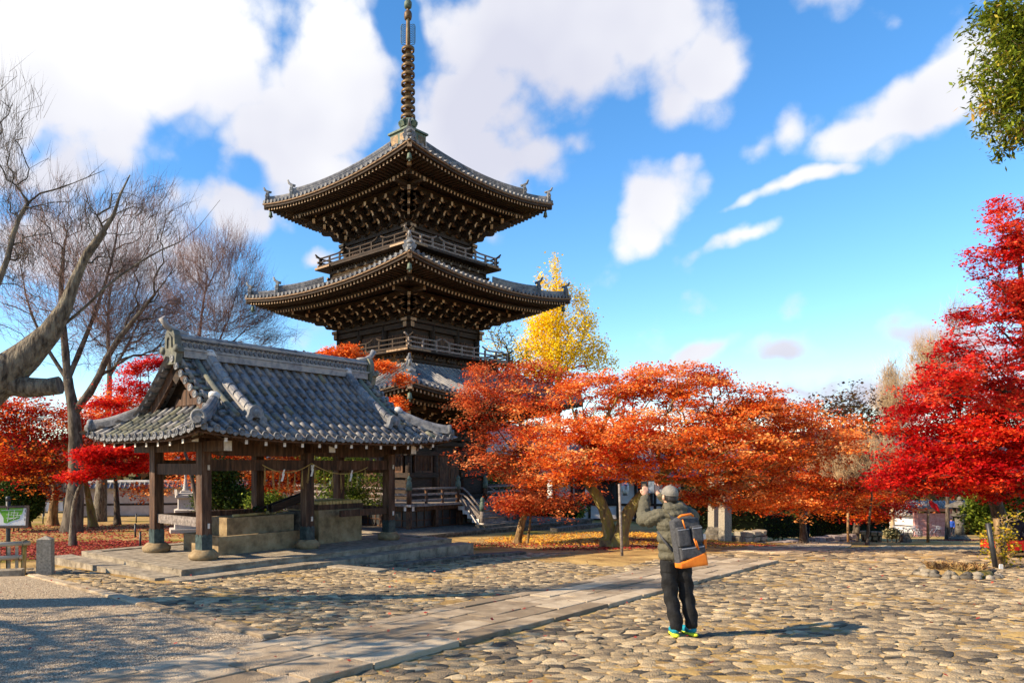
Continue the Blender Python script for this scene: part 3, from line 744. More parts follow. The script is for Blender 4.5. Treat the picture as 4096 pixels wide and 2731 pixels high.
    for k in range(4):
        pp('wall', MB().box((0, -b+.12, (zb+plate)/2), (2*b-.1, .1, plate-zb)), WD, QUAD[k])
        for cx_ in (-b, -b*.36, b*.36):
            pp('column', MB().tube([(cx_, -b, zb), (cx_, -b, plate)], .17, 10), WD, QUAD[k])
        pp('wall_plate', MB().box((0, -b-.02, plate+.04), (2*b+.75, .42, .14), ends=1), [WD, EG], QUAD[k])
        pp('tie_beam', MB().box((0, -b-.02, plate-.2), (2*b+.62, .24, .26), ends=1), [WD, EG], QUAD[k])
        # purlin carried by the brackets and the wall above the plate
        pp('purlin', MB().box((0, -b-1.26, E-.49), (2*b+4.6, .17, .2), ends=1), [WD, EG], QUAD[k])
        pp('purlin', MB().box((0, -b-.84, E-.36), (2*b+3.0, .15, .18), ends=1), [WD, EG], QUAD[k])
        pp('bracket_wall', MB().box((0, -b+.1, (plate+E+.2)/2), (2*b-.1, .14, E+.2-plate)), WD, QUAD[k])
        for fr in (-.68, -.36, 0, .36, .68):
            link('bracket', BR[.42], pag, TZ @ QUAD[k] @ Matrix.Translation((fr*b, -b, plate+.11)) @ BS)
        link('corner_bracket', BRC, pag, TZ @ QUAD[k] @ Matrix.Translation((-b, -b, plate+.11)) @ rot(R(-45)) @ BS)
        for s_ in (0, 1):
            link('bracket', BR[.42], pag, TZ @ QUAD[k] @ Matrix.Translation((-b+.02 if s_ == 0 else b-.02, -b, plate+.11)) @ BS)
    # balcony
    if ti:
        fb = (3.98, 3.5)[ti-1]; fz = (7.66, 13.0)[ti-1]; sk0 = (6.75, 12.0)[ti-1]; ib = fb-.5
        for k in range(4):
            pp('balcony_skirt', MB().box((0, -ib, (sk0+fz)/2), (2*ib+.3, .12, fz-sk0), ends=0), WL if k == 3 else WD, QUAD[k])  # lighter wood colour on the left side stands in for sunlight there
            for zz, hh in ((sk0+.16, .1), (sk0+.42, .1)):
                pp('skirt_beam', MB().box((0, -ib-.09, zz), (2*ib+.62, .12, hh), ends=1), [WD, EG], QUAD[k])
            for j in range(8):
                a = -ib+2*ib*(j+.5)/8
                mb = MB(); add_mb(mb, arm_mesh(.62, .14, .13), Matrix.Translation((a, -ib-.15, fz-.36)))
                for q in (-.23, 0, .23): mb.lathe([(.06, 0), (.085, .06), (.085, .1)], c=(a+q, -ib-.15, fz-.23), n=4, rot=R(45), smooth=False)
                pp('balcony_bracket', mb, [WD, MATS['end_white'] if ti == 2 else EG], QUAD[k])
            pp('balcony_floor', MB().box((0, -(fb+b)/2-.05, fz-.04), (2*fb+.5, fb-b+.2, .1), ends=1), [WD, EG], QUAD[k] @ Matrix.Translation((0, 0, .004*(k % 2))))
            for zz, ww, ext in ((fz+.12, .1, .0), (fz+.34, .07, .06)):
                pp('rail', MB().box((0, -fb, zz), (2*fb+.3+ext, ww, ww*.9), ends=1), [WG if k == 0 else WD, EG], QUAD[k] @ Matrix.Translation((0, 0, .003*(k % 2))))
            # top rail is open over the middle bay, its ends sweep upwards
            for x0, x1 in ((-fb-.32, -fb*.42), (-fb*.36, fb*.36), (fb*.42, fb+.32)):
                pts = []; n_ = 12
                for j in range(n_+1):
                    x = x0+(x1-x0)*j/n_; e0 = max(0, 1-(x-x0)/.55); e1 = max(0, 1-(x1-x)/.55)
                    pts.append((x, -fb, fz+.56+.17*(max(e0, e1))**2))
                pp('top_rail', MB().tube(pts, .045, 6), WG if k == 0 else WD, QUAD[k])
            for j in range(9):
                x = -fb+2*fb*j/8*.985
                pp('baluster', MB().box((x, -fb, fz+.29), (.09, .085, .52)), WG if k == 0 else WD, QUAD[k])
        # lattice windows and doors, dim behind the rail
        for k in VIS:
            for cx_ in (-b*.68, b*.68):
                mb = MB().box((cx_, -b-.0, fz+.75), (b*.42, .1, .62))
                for q in range(7): mb.box((cx_-b*.18+q*b*.06, -b-.06, fz+.75), (.04, .04, .6))
                pp('lattice_window', mb, MATS['wood_mid'], QUAD[k])
            pp('door', MB().box((-b*.14, -b, fz+.6), (b*.27, .1, 1.1)).box((b*.14, -b, fz+.6), (b*.27, .1, 1.1)), MATS['wood_mid'], QUAD[k])
# joined remainder of the rafters
for nm, (mbx, mats) in stuffmb.items():
    o = pp(nm+'s', mbx, mats); o['kind'] = 'stuff'
# stacked tile courses where the first roof meets the balcony
for k in range(4):
    for j in range(5):
        pp('tile_course', MB().box((0, -3.62-.07*(4-j)-.01, 6.86+.055*j-.1), (7.5-.1*j, .5, .05)), TL, QUAD[k])
# ---- ground floor: veranda, stairs, doors
vb = 4.75; vz = .15; gz = -1.02; WM = MATS['wood_mid']
for k in range(4):
    vm = WG if k in (3,) else MATS['wood_grey']
    pp('veranda_floor', MB().box((0, -(vb+3)/2-.1, vz-.05), (2*vb+.2, vb-3+.2, .1), ends=1), [WG, MATS['end_white']], QUAD[k] @ Matrix.Translation((0, 0, .004*(k % 2))))
    pp('veranda_beam', MB().box((0, -vb+.12, vz-.2), (2*vb+.3, .16, .2), ends=1), [WM, MATS['end_white']], QUAD[k] @ Matrix.Translation((0, 0, .003*(k % 2))))
    for j in range(6):
        x = -vb+.12+(2*vb-.24)*j/5
        if j == 5: continue
        pp('veranda_post', MB().box((x, -vb+.12, (vz-.3+gz)/2), (.2, .2, vz-.3-gz)), WM, QUAD[k])
    for j in range(5):
        x0 = -vb+.25+(2*vb-.24)*j/5; x1 = x0+(2*vb-.24)/5-.22; mb = MB().box(((x0+x1)/2, -vb+.3, (vz-.3+gz)/2), (x1-x0, .03, vz-.3-gz), 1)
        for q in range(4): mb.box((x0+(x1-x0)*q/3, -vb+.27, (vz-.3+gz)/2), (.05, .05, vz-.35-gz))
        for zz in (gz+.05, gz+.38, vz-.34): mb.box(((x0+x1)/2, -vb+.265, zz), (x1-x0, .045, .05))
        pp('underfloor_lattice', mb, [WM, MATS['black_metal']], QUAD[k])
    # walls: corner bays with lattice window, centre bay with panelled doors
    for zz, hh in ((1.5, .24), (.3, .24), (2.62, .22), (3.1, .2)):
        for x0, x1 in ((-3.05, -1.05), (1.05, 3.05)) if zz < 2.5 else ((-3.2, 3.2),):
            pp('wall_beam', MB().box(((x0+x1)/2, -3.06, zz), (x1-x0+.2, .24, hh), ends=1), [WD, EG], QUAD[k])
    for cx_ in (-2.03, 2.03):
        mb = MB(); z0, z1 = 1.68, 2.5
        mb.box((cx_, -2.98, (z0+z1)/2), (1.16, .08, z1-z0), 1)
        for q in range(11): mb.box((cx_-.5+q*.1, -3.04, (z0+z1)/2), (.05, .05, z1-z0))
        for q in (-.6, .6): mb.box((cx_+q, -3.06, (z0+z1)/2), (.12, .14, z1-z0+.12))
        for q in (z0-.02, z1+.02): mb.box((cx_, -3.065, q), (1.32, .15, .1))
        pp('lattice_window', mb, [WM, MATS['black_metal']], QUAD[k])
        pp('wall_panel', MB().box((cx_, -2.98, .92), (1.6, .06, .9)), WD, QUAD[k])
    for sx in (-1, 1):
        dr = pp('door', MB().box((sx*.44, -3.0, 1.4), (.86, .06, 2.3)), WM, QUAD[k])
        for zz, hh in ((.55, .4), (1.02, .3), (1.55, .55), (2.2, .5)):
            MB().box((sx*.44, -3.045, zz), (.62, .03, hh)).box((sx*.44, -3.05, zz+hh/2+.07), (.86, .04, .07)).build('door_panel', WM, dr)
    # railing
    segs = ((-vb+.12, -1.1), (1.1, vb-.12)) if k in (0, 3) else ((-vb+.12, vb-.12),)
    for x0, x1 in segs:
        pp('veranda_rail', MB().tube([(x0, -vb+.12, vz+.72), (x1, -vb+.12, vz+.72)], .055, 8), WG, QUAD[k])
        for zz in (vz+.17, vz+.45): pp('veranda_rail', MB().box(((x0+x1)/2, -vb+.12, zz), (x1-x0, .09, .1)), WG, QUAD[k])
        n_ = 3 if len(segs) == 2 else 7
        for j in range(1, n_):
            x = x0+(x1-x0)*j/n_; pp('baluster', MB().box((x, -vb+.12, vz+.34), (.11, .1, .72)), WM, QUAD[k])
    newels = [(-vb+.12, -vb+.12, vz-.1)] + ([(-1.1, -vb+.12, vz-.1), (1.1, -vb+.12, vz-.1), (-1.1, -vb-1.45, gz), (1.1, -vb-1.45, gz)] if k in (0, 3) else [])
    for x, y, z0 in newels:
        top = vz+.95 if z0 > gz else vz-.1
        nw = pp('newel_post', MB().tube([(x, y, z0), (x, y, top)], .125, 12), WG if z0 == gz else WM, QUAD[k])
        MB().lathe([(.14, top-.3), (.14, top+.02), (.12, top+.04), (.13, top+.1), (.08, top+.14), (.1, top+.2), (.115, top+.27), (.07, top+.34), (.012, top+.42)], c=(x, y, 0), n=12).build('finial', MATS['copper'], nw)
    if k in (0, 3):                                        # stairs
        n_ = 5; run = 1.5/n_; rise = (vz-gz)/(n_+1)
        for j in range(n_):
            y = -vb-.02-run*(j+.5); z = vz-rise*(j+1)
            st = pp('stair_tread', MB().box((0, y-.06, z-rise/2), (2.5, run+.14, rise), ends=1), [WG, MATS['end_white']], QUAD[k])
        for sx in (-1.1, 1.1):
            pp('stair_stringer', MB().bar((sx, -vb-.05, vz+.12), (sx, -vb-1.5, gz+.32), .12, .24, 0), WG, QUAD[k])
            for dz, r_ in ((.72, .05), (.42, .045)):
                pp('stair_rail', MB().tube([(sx, -vb+.1, vz+dz), (sx, -vb-.22, vz+dz-.03), (sx, -vb-.5, vz+dz-.2), (sx, -vb-1.45, gz+dz+.12)], r_, 8), WG, QUAD[k])
        for zz in (gz+.42, gz+.75): pp('barrier_pole', MB().tube([(-1.1, -vb-1.56, zz), (1.1, -vb-1.56, zz)], .03, 7), MATS['wood_lit'], QUAD[k])
        pp('stair_foot', MB().box((0, -vb-1.75, gz+.06), (3.2, .7, .16)), MATS['stone_dark'], QUAD[k])
# terrace of stone round the pagoda
terr = pp('stone_terrace', MB().box((0, 0, gz-.3), (14.6, 14.6, .62)), MATS['stone_dark'])
for k in VIS:
    for j in range(9): pp('terrace_kerb', MB().box((-7.3+1.63*(j+.5), -7.2, gz-.02), (1.6, .34, .1)), MATS['stone_dark'], QUAD[k])
# ---- spire
CU, BZ, BG = MATS['copper'], MATS['bronze'], MATS['bronze_gold']
bx = MB().box((0, 0, 20.1), (1.42, 1.42, .75)).box((0, 0, 20.52), (1.62, 1.62, .1)).box((0, 0, 19.74), (1.5, 1.5, .1)); pp('spire_base', bx, CU)
for k in VIS:
    mb = MB()
    for x in (-.36, .36): mb.box((x, -.72, 20.08), (.56, .02, .5))
    pp('relief_panel', mb, BG, QUAD[k])
pp('spire_bowl', MB().lathe([(.45, 20.56), (.42, 20.72), (.25, 20.86), (.18, 20.9)], n=16), BZ)
for j in range(8):
    a = 2*math.pi*j/8; m_ = Matrix.Translation((0, 0, 20.86)) @ rot(a)
    pp('lotus_petal', MB().prism([(.1, 0), (.42, .05), (.55, .3), (.46, .42), (.3, .26)], .26), CU, m_)
pp('spire_shaft', MB().lathe([(.17, 20.8), (.15, 24.8), (.11, 26.9), (.09, 27.5), (.09, 27.7)], n=10), BZ)
for j in range(9):
    z = 21.5+.473*j; r_ = .41-.006*j
    ring = MB().lathe([(r_, z-.085), (r_+.012, z), (r_, z+.085), (r_-.035, z+.085), (r_-.035, z-.085)], n=20); ring.f.pop(); ring.mi.pop(); ring.sm.pop(); ring.f.pop(); ring.mi.pop(); ring.sm.pop()
    n_ = 20; b0 = 0; ring.add([], [])
    ring.f += [(4*n_+q, 4*n_+(q+1) % n_, (q+1) % n_, q) for q in range(n_)]; ring.mi += [0]*n_; ring.sm += [True]*n_
    rg = pp('spire_ring', ring, BG)
    sp_ = MB()
    for q in range(4):
        a = math.pi*q/2+.4; sp_.bar((math.cos(a)*.1, math.sin(a)*.1, z), (math.cos(a)*r_, math.sin(a)*r_, z), .07, .1)
    sp_.lathe([(.17, z-.1), (.18, z), (.17, z+.1)], n=10); sp_.build('ring_spokes', BZ, rg)
for j in range(4):                                          # openwork flame fins
    a = R(45)+math.pi*j/2; mb = MB(); z0, z1 = 25.55, 26.85+(-.12 if j % 2 else 0)
    mb.tube([(.1, 0, z0), (.36, 0, z0+.05), (.4, 0, z0+.2), (.4, 0, z1-.1), (.3, 0, z1)], .018, 5)
    for q in range(11): z = z0+.12+q*.1; mb.tube([(.12, 0, z), (.26, 0, z+.07), (.4, 0, z-.03)], .013, 4); mb.tube([(.14, 0, z+.06), (.27, 0, z-.02), (.38, 0, z+.06)], .011, 4)
    pp('flame_fin', mb, CU, rot(a))
pp('spire_bead', MB().lathe([(.1, 26.95), (.19, 27.0), (.22, 27.12), (.22, 27.3), (.18, 27.42), (.1, 27.46)], n=14), BZ)
pp('spire_bead', MB().lathe([(.1, 27.6), (.2, 27.66), (.22, 27.8), (.21, 27.95), (.14, 28.05), (.05, 28.18), (.01, 28.3)], n=14), CU)
# ================================================================ water pavilion
pav = empty('water_pavilion', PAV_C, PAV_R, 'open six-post pavilion with grey tiled hip-and-gable roof over a water basin', 'pavilion')
WP = MATS['wood_post']; EWH = MATS['end_white']
HX, HY = 2.9, 1.03          # half spacing of the posts
EX, EY = 3.96, 2.5          # half size of the eaves
RX = 3.0; ZE = 2.66; ZR = 4.55; GX = 2.86   # ridge half length, eave and ridge height, gable plane (all above the platform)
def pv(name, mb, mats, m=I4, parent=pav): return mb.build(name, mats, parent, m)
def rzf(d, a, amax):
    """roof surface: d inward distance from the eave, a position along the eave"""
    t = d/EY; z = ZE+(ZR-ZE)*(.66*t+.34*t*t)
    return z+.17*(max(0, abs(a)/amax-.35)/.65)**2*max(0, 1-t*1.6)
# platform
plat = pv('platform', MB().box((0, 0, -.2), (8.3, 4.5, .4)), MATS['stone'])
for i in range(7):
    for sy in (-1, 1): MB().box((-4.15+8.3/7*(i+.5), sy*2.11, .008), (8.3/7-.012, .32, .03)).build('kerb_stone', MATS['stone'], plat)
for i in range(4):
    for sx in (-1, 1): MB().box((sx*4.0, -1.94+3.88/4*(i+.5), .009), (.32, 3.88/4-.012, .03)).build('kerb_stone', MATS['stone'], plat)
st = pv('step', MB(), MATS['stone_dark'])
for i in range(8): MB().box((-4.5+9/8*(i+.5), -2.5, -.31), (9/8-.015, .5, .42)).build('step_stone', MATS['stone'], st)
for i in range(5): MB().box((-4.42, -2.2+5/5*(i+.5), -.30), (.5, 1-.015, .42)).build('step_stone', MATS['stone'], st)
# posts on stone bases with copper shoes
for ix, x in enumerate((-HX, 0, HX)):
    for y in (-HY, HY):
        q = .12; post = pv('post', MB().box((x, y, 1.36), (2*q, 2*q, 2.42)), WP)
        MB().lathe([(.29, 0), (.33, .06), (.33, .12), (.24, .2), (.23, .215)], c=(x, y, .0), n=8, rot=R(22.5)).build('post_base', MATS['stone_warm'], post)
        sh = MB().box((x, y, .34), (2*q+.02, 2*q+.02, .26))
        for sx, sy in ((1, 0), (-1, 0), (0, 1), (0, -1)):
            for e in (-.065, .065):
                c = Vector((x+sx*(q+.008)+(e if sy else 0), y+sy*(q+.008)+(e if sx else 0), .49)); mm = frame((sy, -sx, 0)).to_3x3()
                sh.prism([(.062*math.cos(R(a)), .062*math.sin(R(a))) for a in range(-20, 201, 22)], .012, 0, mm, c)
        sh.build('copper_shoe', MATS['copper_dark'] if 'copper_dark' in MATS else mat('copper_dark', [(.012, .022, .024), (.03, .05, .05), (.06, .085, .08)], 9, .5), post)
        for zz, dx in ((.73, .12), (2.0, -.12)):
            pl = MB().box((x+.04, y-q-.012, zz), (.05, .02, .11)); pl.build('paper_slip', EWH, post)
# tie beams, head beams and purlins
for y in (-HY, HY): pv('tie_beam', MB().box((0, y+.002, 2.05), (2*HX-.22, .13, .25)), WP)
for x in (-HX, HX): pv('tie_beam', MB().box((x, 0, 1.96), (.13, 2*HY-.22, .25)), WP)
for x in (-HX, HX): pv('low_rail', MB().box((x, 0, .80), (.09, 2*HY-.22, .2)), MATS['wood_grey'] if x < 0 else WP)
pv('low_rail', MB().box((-HX/2, HY, .80), (HX-.22, .09, .2)), WP); pv('low_rail', MB().box((HX/2+.55, -HY, .80), (HX*.62, .09, .17)), WP)
for y in (-HY, HY): pv('head_beam', MB().box((0, y, 2.68), (2*EX-1.1, .2, .24), ends=1), [WP, EWH])
for x in (-HX, 0, HX):
    pv('cross_beam', MB().box((x, 0, 2.46), (.2, 2*EY-1.1, .22), 0), WP)
    for sy in (-1, 1): pv('beam_end', MB().box((x, sy*(EY-.545), 2.46), (.19, .012, .21)), EWH)
for x in (-HX/2, HX/2):      # rainbow beams with curved undersides
    pv('rainbow_beam', MB().prism([(-HX/2+.1, 0), (-HX/2+.4, -.1), (HX/2-.4, -.1), (HX/2-.1, 0), (HX/2-.1, .2), (-HX/2+.1, .2)], .16, 0, None, (x, -HY, 2.36)), WP)
for x, sx in ((-HX-.62, -1), (HX+.62, 1)):
    pv('end_purlin', MB().box((x, 0, 2.62), (.16, 2*EY-1.6, .18)), WP)
    for sy in (-1, 1): pv('beam_end', MB().box((x, sy*(EY-.795), 2.62), (.15, .012, .17)), EWH)
for y in (-EY+.8, EY-.8):
    pv('eave_purlin', MB().box((0, y, 2.71), (2*EX-1.2, .15, .16)), WP)
    for sx in (-1, 1): pv('beam_end', MB().box((sx*(EX-.595), y, 2.71), (.012, .14, .15)), EWH)
# rafters with pale ends
raf = MB().bar((0, 0, 0), (0, -1.5, -.42), .07, .085).mesh('rafter', WP); rafe = MB().box((0, 0, 0), (.068, .012, .085)).mesh('rafter_end', EWH)
def up_(a, am): return .17*(max(0, abs(a)/am-.35)/.65)**2
for k, (n_, half, dep) in enumerate(((16, EX, EY), (16, EX, EY), (10, EY, EX), (10, EY, EX))):
    mq = (Matrix.Identity(4), rot(R(180)), rot(R(-90)), rot(R(90)))[k]
    for i in range(n_):
        a = -half+2*half*(i+.5)/n_; y1 = -(dep-.14); dz = up_(a, half)*.9
        if half-abs(a) < .3: continue
        ln = min(1.5, max(.35, half-abs(a)-.05)) if k >= 0 else 1.5
        f = ln/1.5; m_ = mq @ Matrix.Translation((a, y1+1.5*f, ZE-.17+dz+.42*f)) @ Matrix.Diagonal((1, f, f, 1))
        r_ = link('rafter', raf, pav, m_)
        link('rafter_end', rafe, r_, m_.inverted() @ (mq @ Matrix.Translation((a, y1-.006, ZE-.17+dz))))
# roof boarding (soffit) and eave board
for k, (half, dep) in enumerate(((EX, EY), (EX, EY), (EY, EX), (EY, EX))):
    mq = (Matrix.Identity(4), rot(R(180)), rot(R(-90)), rot(R(90)))[k]; mb = MB(); mf = MB(); rows = []; fr = []
    for i in range(21):
        u = -1+2*i/20; row = []
        for d in (.03, .9, 1.6):
            a = u*(half-d); row.append((a, -(dep-d), rzf(d, a, half)-.1))
        rows.append(row[::-1])
        a = u*(half-.06); z = ZE+up_(a, half); fr.append([(a, -(dep-.12), z-.12), (a, -(dep-.06), z-.12), (a, -(dep-.06), z-.03), (a, -(dep-.12), z-.03)])
    mb.grid(rows); pv('soffit', mb, WP, mq); mf.grid(fr, smooth=False); pv('eave_board', mf, MATS['wood_mid'], mq)
roof = empty('roof'); roof.parent = pav
# tiles
SPX = 2*EX/27; 
def half_round(l, r0, r1, n=7):
    mb = MB(); rows = []
    for x, r in ((0, r0), (l*.86, r0*1.0), (l, r1)):
        rows.append([(x, r*math.cos(math.pi*j/(n-1)), r*math.sin(math.pi*j/(n-1))*1.05) for j in range(n)])
    mb.grid(rows); n0 = len(mb.v); mb.f.append(tuple(range(n))[::-1]); mb.mi.append(0); mb.sm.append(False); mb.f.append(tuple(range(2*n, 3*n))); mb.mi.append(0); mb.sm.append(False)
    return mb
RT = half_round(1, .060, .050); rt_me = [RT.mesh('round_tile', m_) for m_ in (MATS['tile_round'], MATS['tile_moss'])]
def flat_tile(w):
    mb = MB(); rows = []
    for x, dz in ((0, .0), (1, .0)):
        rows.append([(x-.06*(1-abs(q))*(1 if x == 0 else 0)*1.2, w/2*q, -.022*(1-q*q)+dz) for q in (-1, -.5, 0, .5, 1)])
    mb.grid(rows); lo = [(v[0], v[1], v[2]-.028) for v in rows[0]]; mb.grid([lo, rows[0]], smooth=False); return mb
FT = flat_tile(SPX).mesh('flat_tile', TF)
cap_me = MB().lathe([(.065, -.02), (.08, 0), (.08, .03), (.066, .03), (.06, .018), (.035, .018), (.026, .028), (.008, .03)], n=14, smooth=False).mesh('tile_cap', TCAP)
pcount = {}; prest = {}
def ptile(name, me, m):
    pcount[name] = pcount.get(name, 0)+1
    if pcount[name] <= 300: return link(name, me, roof, m)
    s = prest.setdefault((name, me.materials[0].name), MB()); b = len(s.v); s.v += [tuple(m @ v.co) for v in me.vertices]
    for p in me.polygons: s.f.append(tuple(i+b for i in p.vertices)); s.mi.append(0); s.sm.append(p.use_smooth)
def row_tiles(mq, half, dep, a, d0, d1, moss=0, skip_flat=False, seg=.285):
    n = max(1, int(round((d1-d0)/seg*1.0)))
    for j in range(n):
        da = d0+(d1-d0)*j/n; db = d0+(d1-d0)*(j+1)/n
        pa = Vector((a, -(dep-da), rzf(da, a, half))); pb = Vector((a, -(dep-db), rzf(db, a, half)))
        v = pb-pa; jit = Vector((random.uniform(-.006, .006), 0, random.uniform(-.003, .005)))
        m_ = mq @ place(pa+jit, v, sc=(v.length*1.03, 1, 1)); ptile('round_tile', rt_me[1 if random.random() < moss else 0], m_)
        a2 = a+SPX/2
        if not skip_flat:
            pa = Vector((a2, -(dep-da), rzf(da, a2, half)-.012)); pb = Vector((a2, -(dep-db), rzf(db, a2, half)-.012)); v = pb-pa
            ptile('flat_tile', FT, mq @ place(pa+Vector((0, 0, .014+random.uniform(-.004, .004))), v+Vector((0, 0, -.02)), sc=(v.length*1.08, 1, 1)))
    if d0 < .05:
        p = Vector((a, -dep-.0, rzf(0, a, half)+.01)); r_ = link('tile_cap', cap_me, roof, mq @ Matrix.Translation(p) @ Matrix.Rotation(R(90), 4, 'X'))
        mb = MB().grid([[(SPX*.2+SPX*.6*q/4, .004, -.05*(1-((q-2)/2)**2)-.045*(1-((q-2)/2)**2)*0) for q in range(5)], [(SPX*.2+SPX*.6*q/4, 0, .0) for q in range(5)]])
def dmax(a, half, dep):
    """how far up a row runs: to the ridge inside the gables, to the hip outside"""
    if half == EX: return dep-.06 if abs(a) < RX-.02 else max(.12, EX-abs(a))
    return min(EX-GX+.02, max(.12, EY-abs(a)))
for k in (0, 2, 3, 1):       # front slope first, then the ends, then the back
    mq = (Matrix.Identity(4), rot(R(180)), rot(R(-90)), rot(R(90)))[k]; half, dep = (EX, EY) if k < 2 else (EY, EX)
    n_ = 27 if k < 2 else 17; sp = 2*half/n_
    for i in range(n_):
        a = -half+sp*(i+.5); row_tiles(mq, half, dep, a, 0, dmax(a, half, dep), .55 if k == 2 else .12, seg=.3)
    # solid bed under the tiles
    mb = MB()
    for i in range(n_*2):
        a0 = -half+half*i/n_; a1 = a0+half/n_; rows = []
        for a in (a0, a1):
            dm = dmax((a0+a1)/2, half, dep)+.04; rows.append([(a, -(dep-dm*j/6), rzf(dm*j/6, a, half)-.03) for j in range(7)])
        mb.grid(rows)
    mb.build('tile_bed', TF, roof, mq)
for (nm, mn), s in prest.items():
    o = s.build(nm+'s', MATS[mn], roof); o['kind'] = 'stuff'
# eave lip tiles between the caps
for k in range(4):
    mq = (Matrix.Identity(4), rot(R(180)), rot(R(-90)), rot(R(90)))[k]; half, dep = (EX, EY) if k < 2 else (EY, EX); n_ = 27 if k < 2 else 17; sp = 2*half/n_
    for i in range(n_-1):
        a = -half+sp*(i+1); z = rzf(0, a, half)
        mb = MB().prism([(-sp*.32, .0), (-sp*.2, -.055), (0, -.085), (sp*.2, -.055), (sp*.32, 0)], .03, 0, None, (a, -dep+.005, z-.005)); mb.build('lip_tile', TCAP, roof, mq)
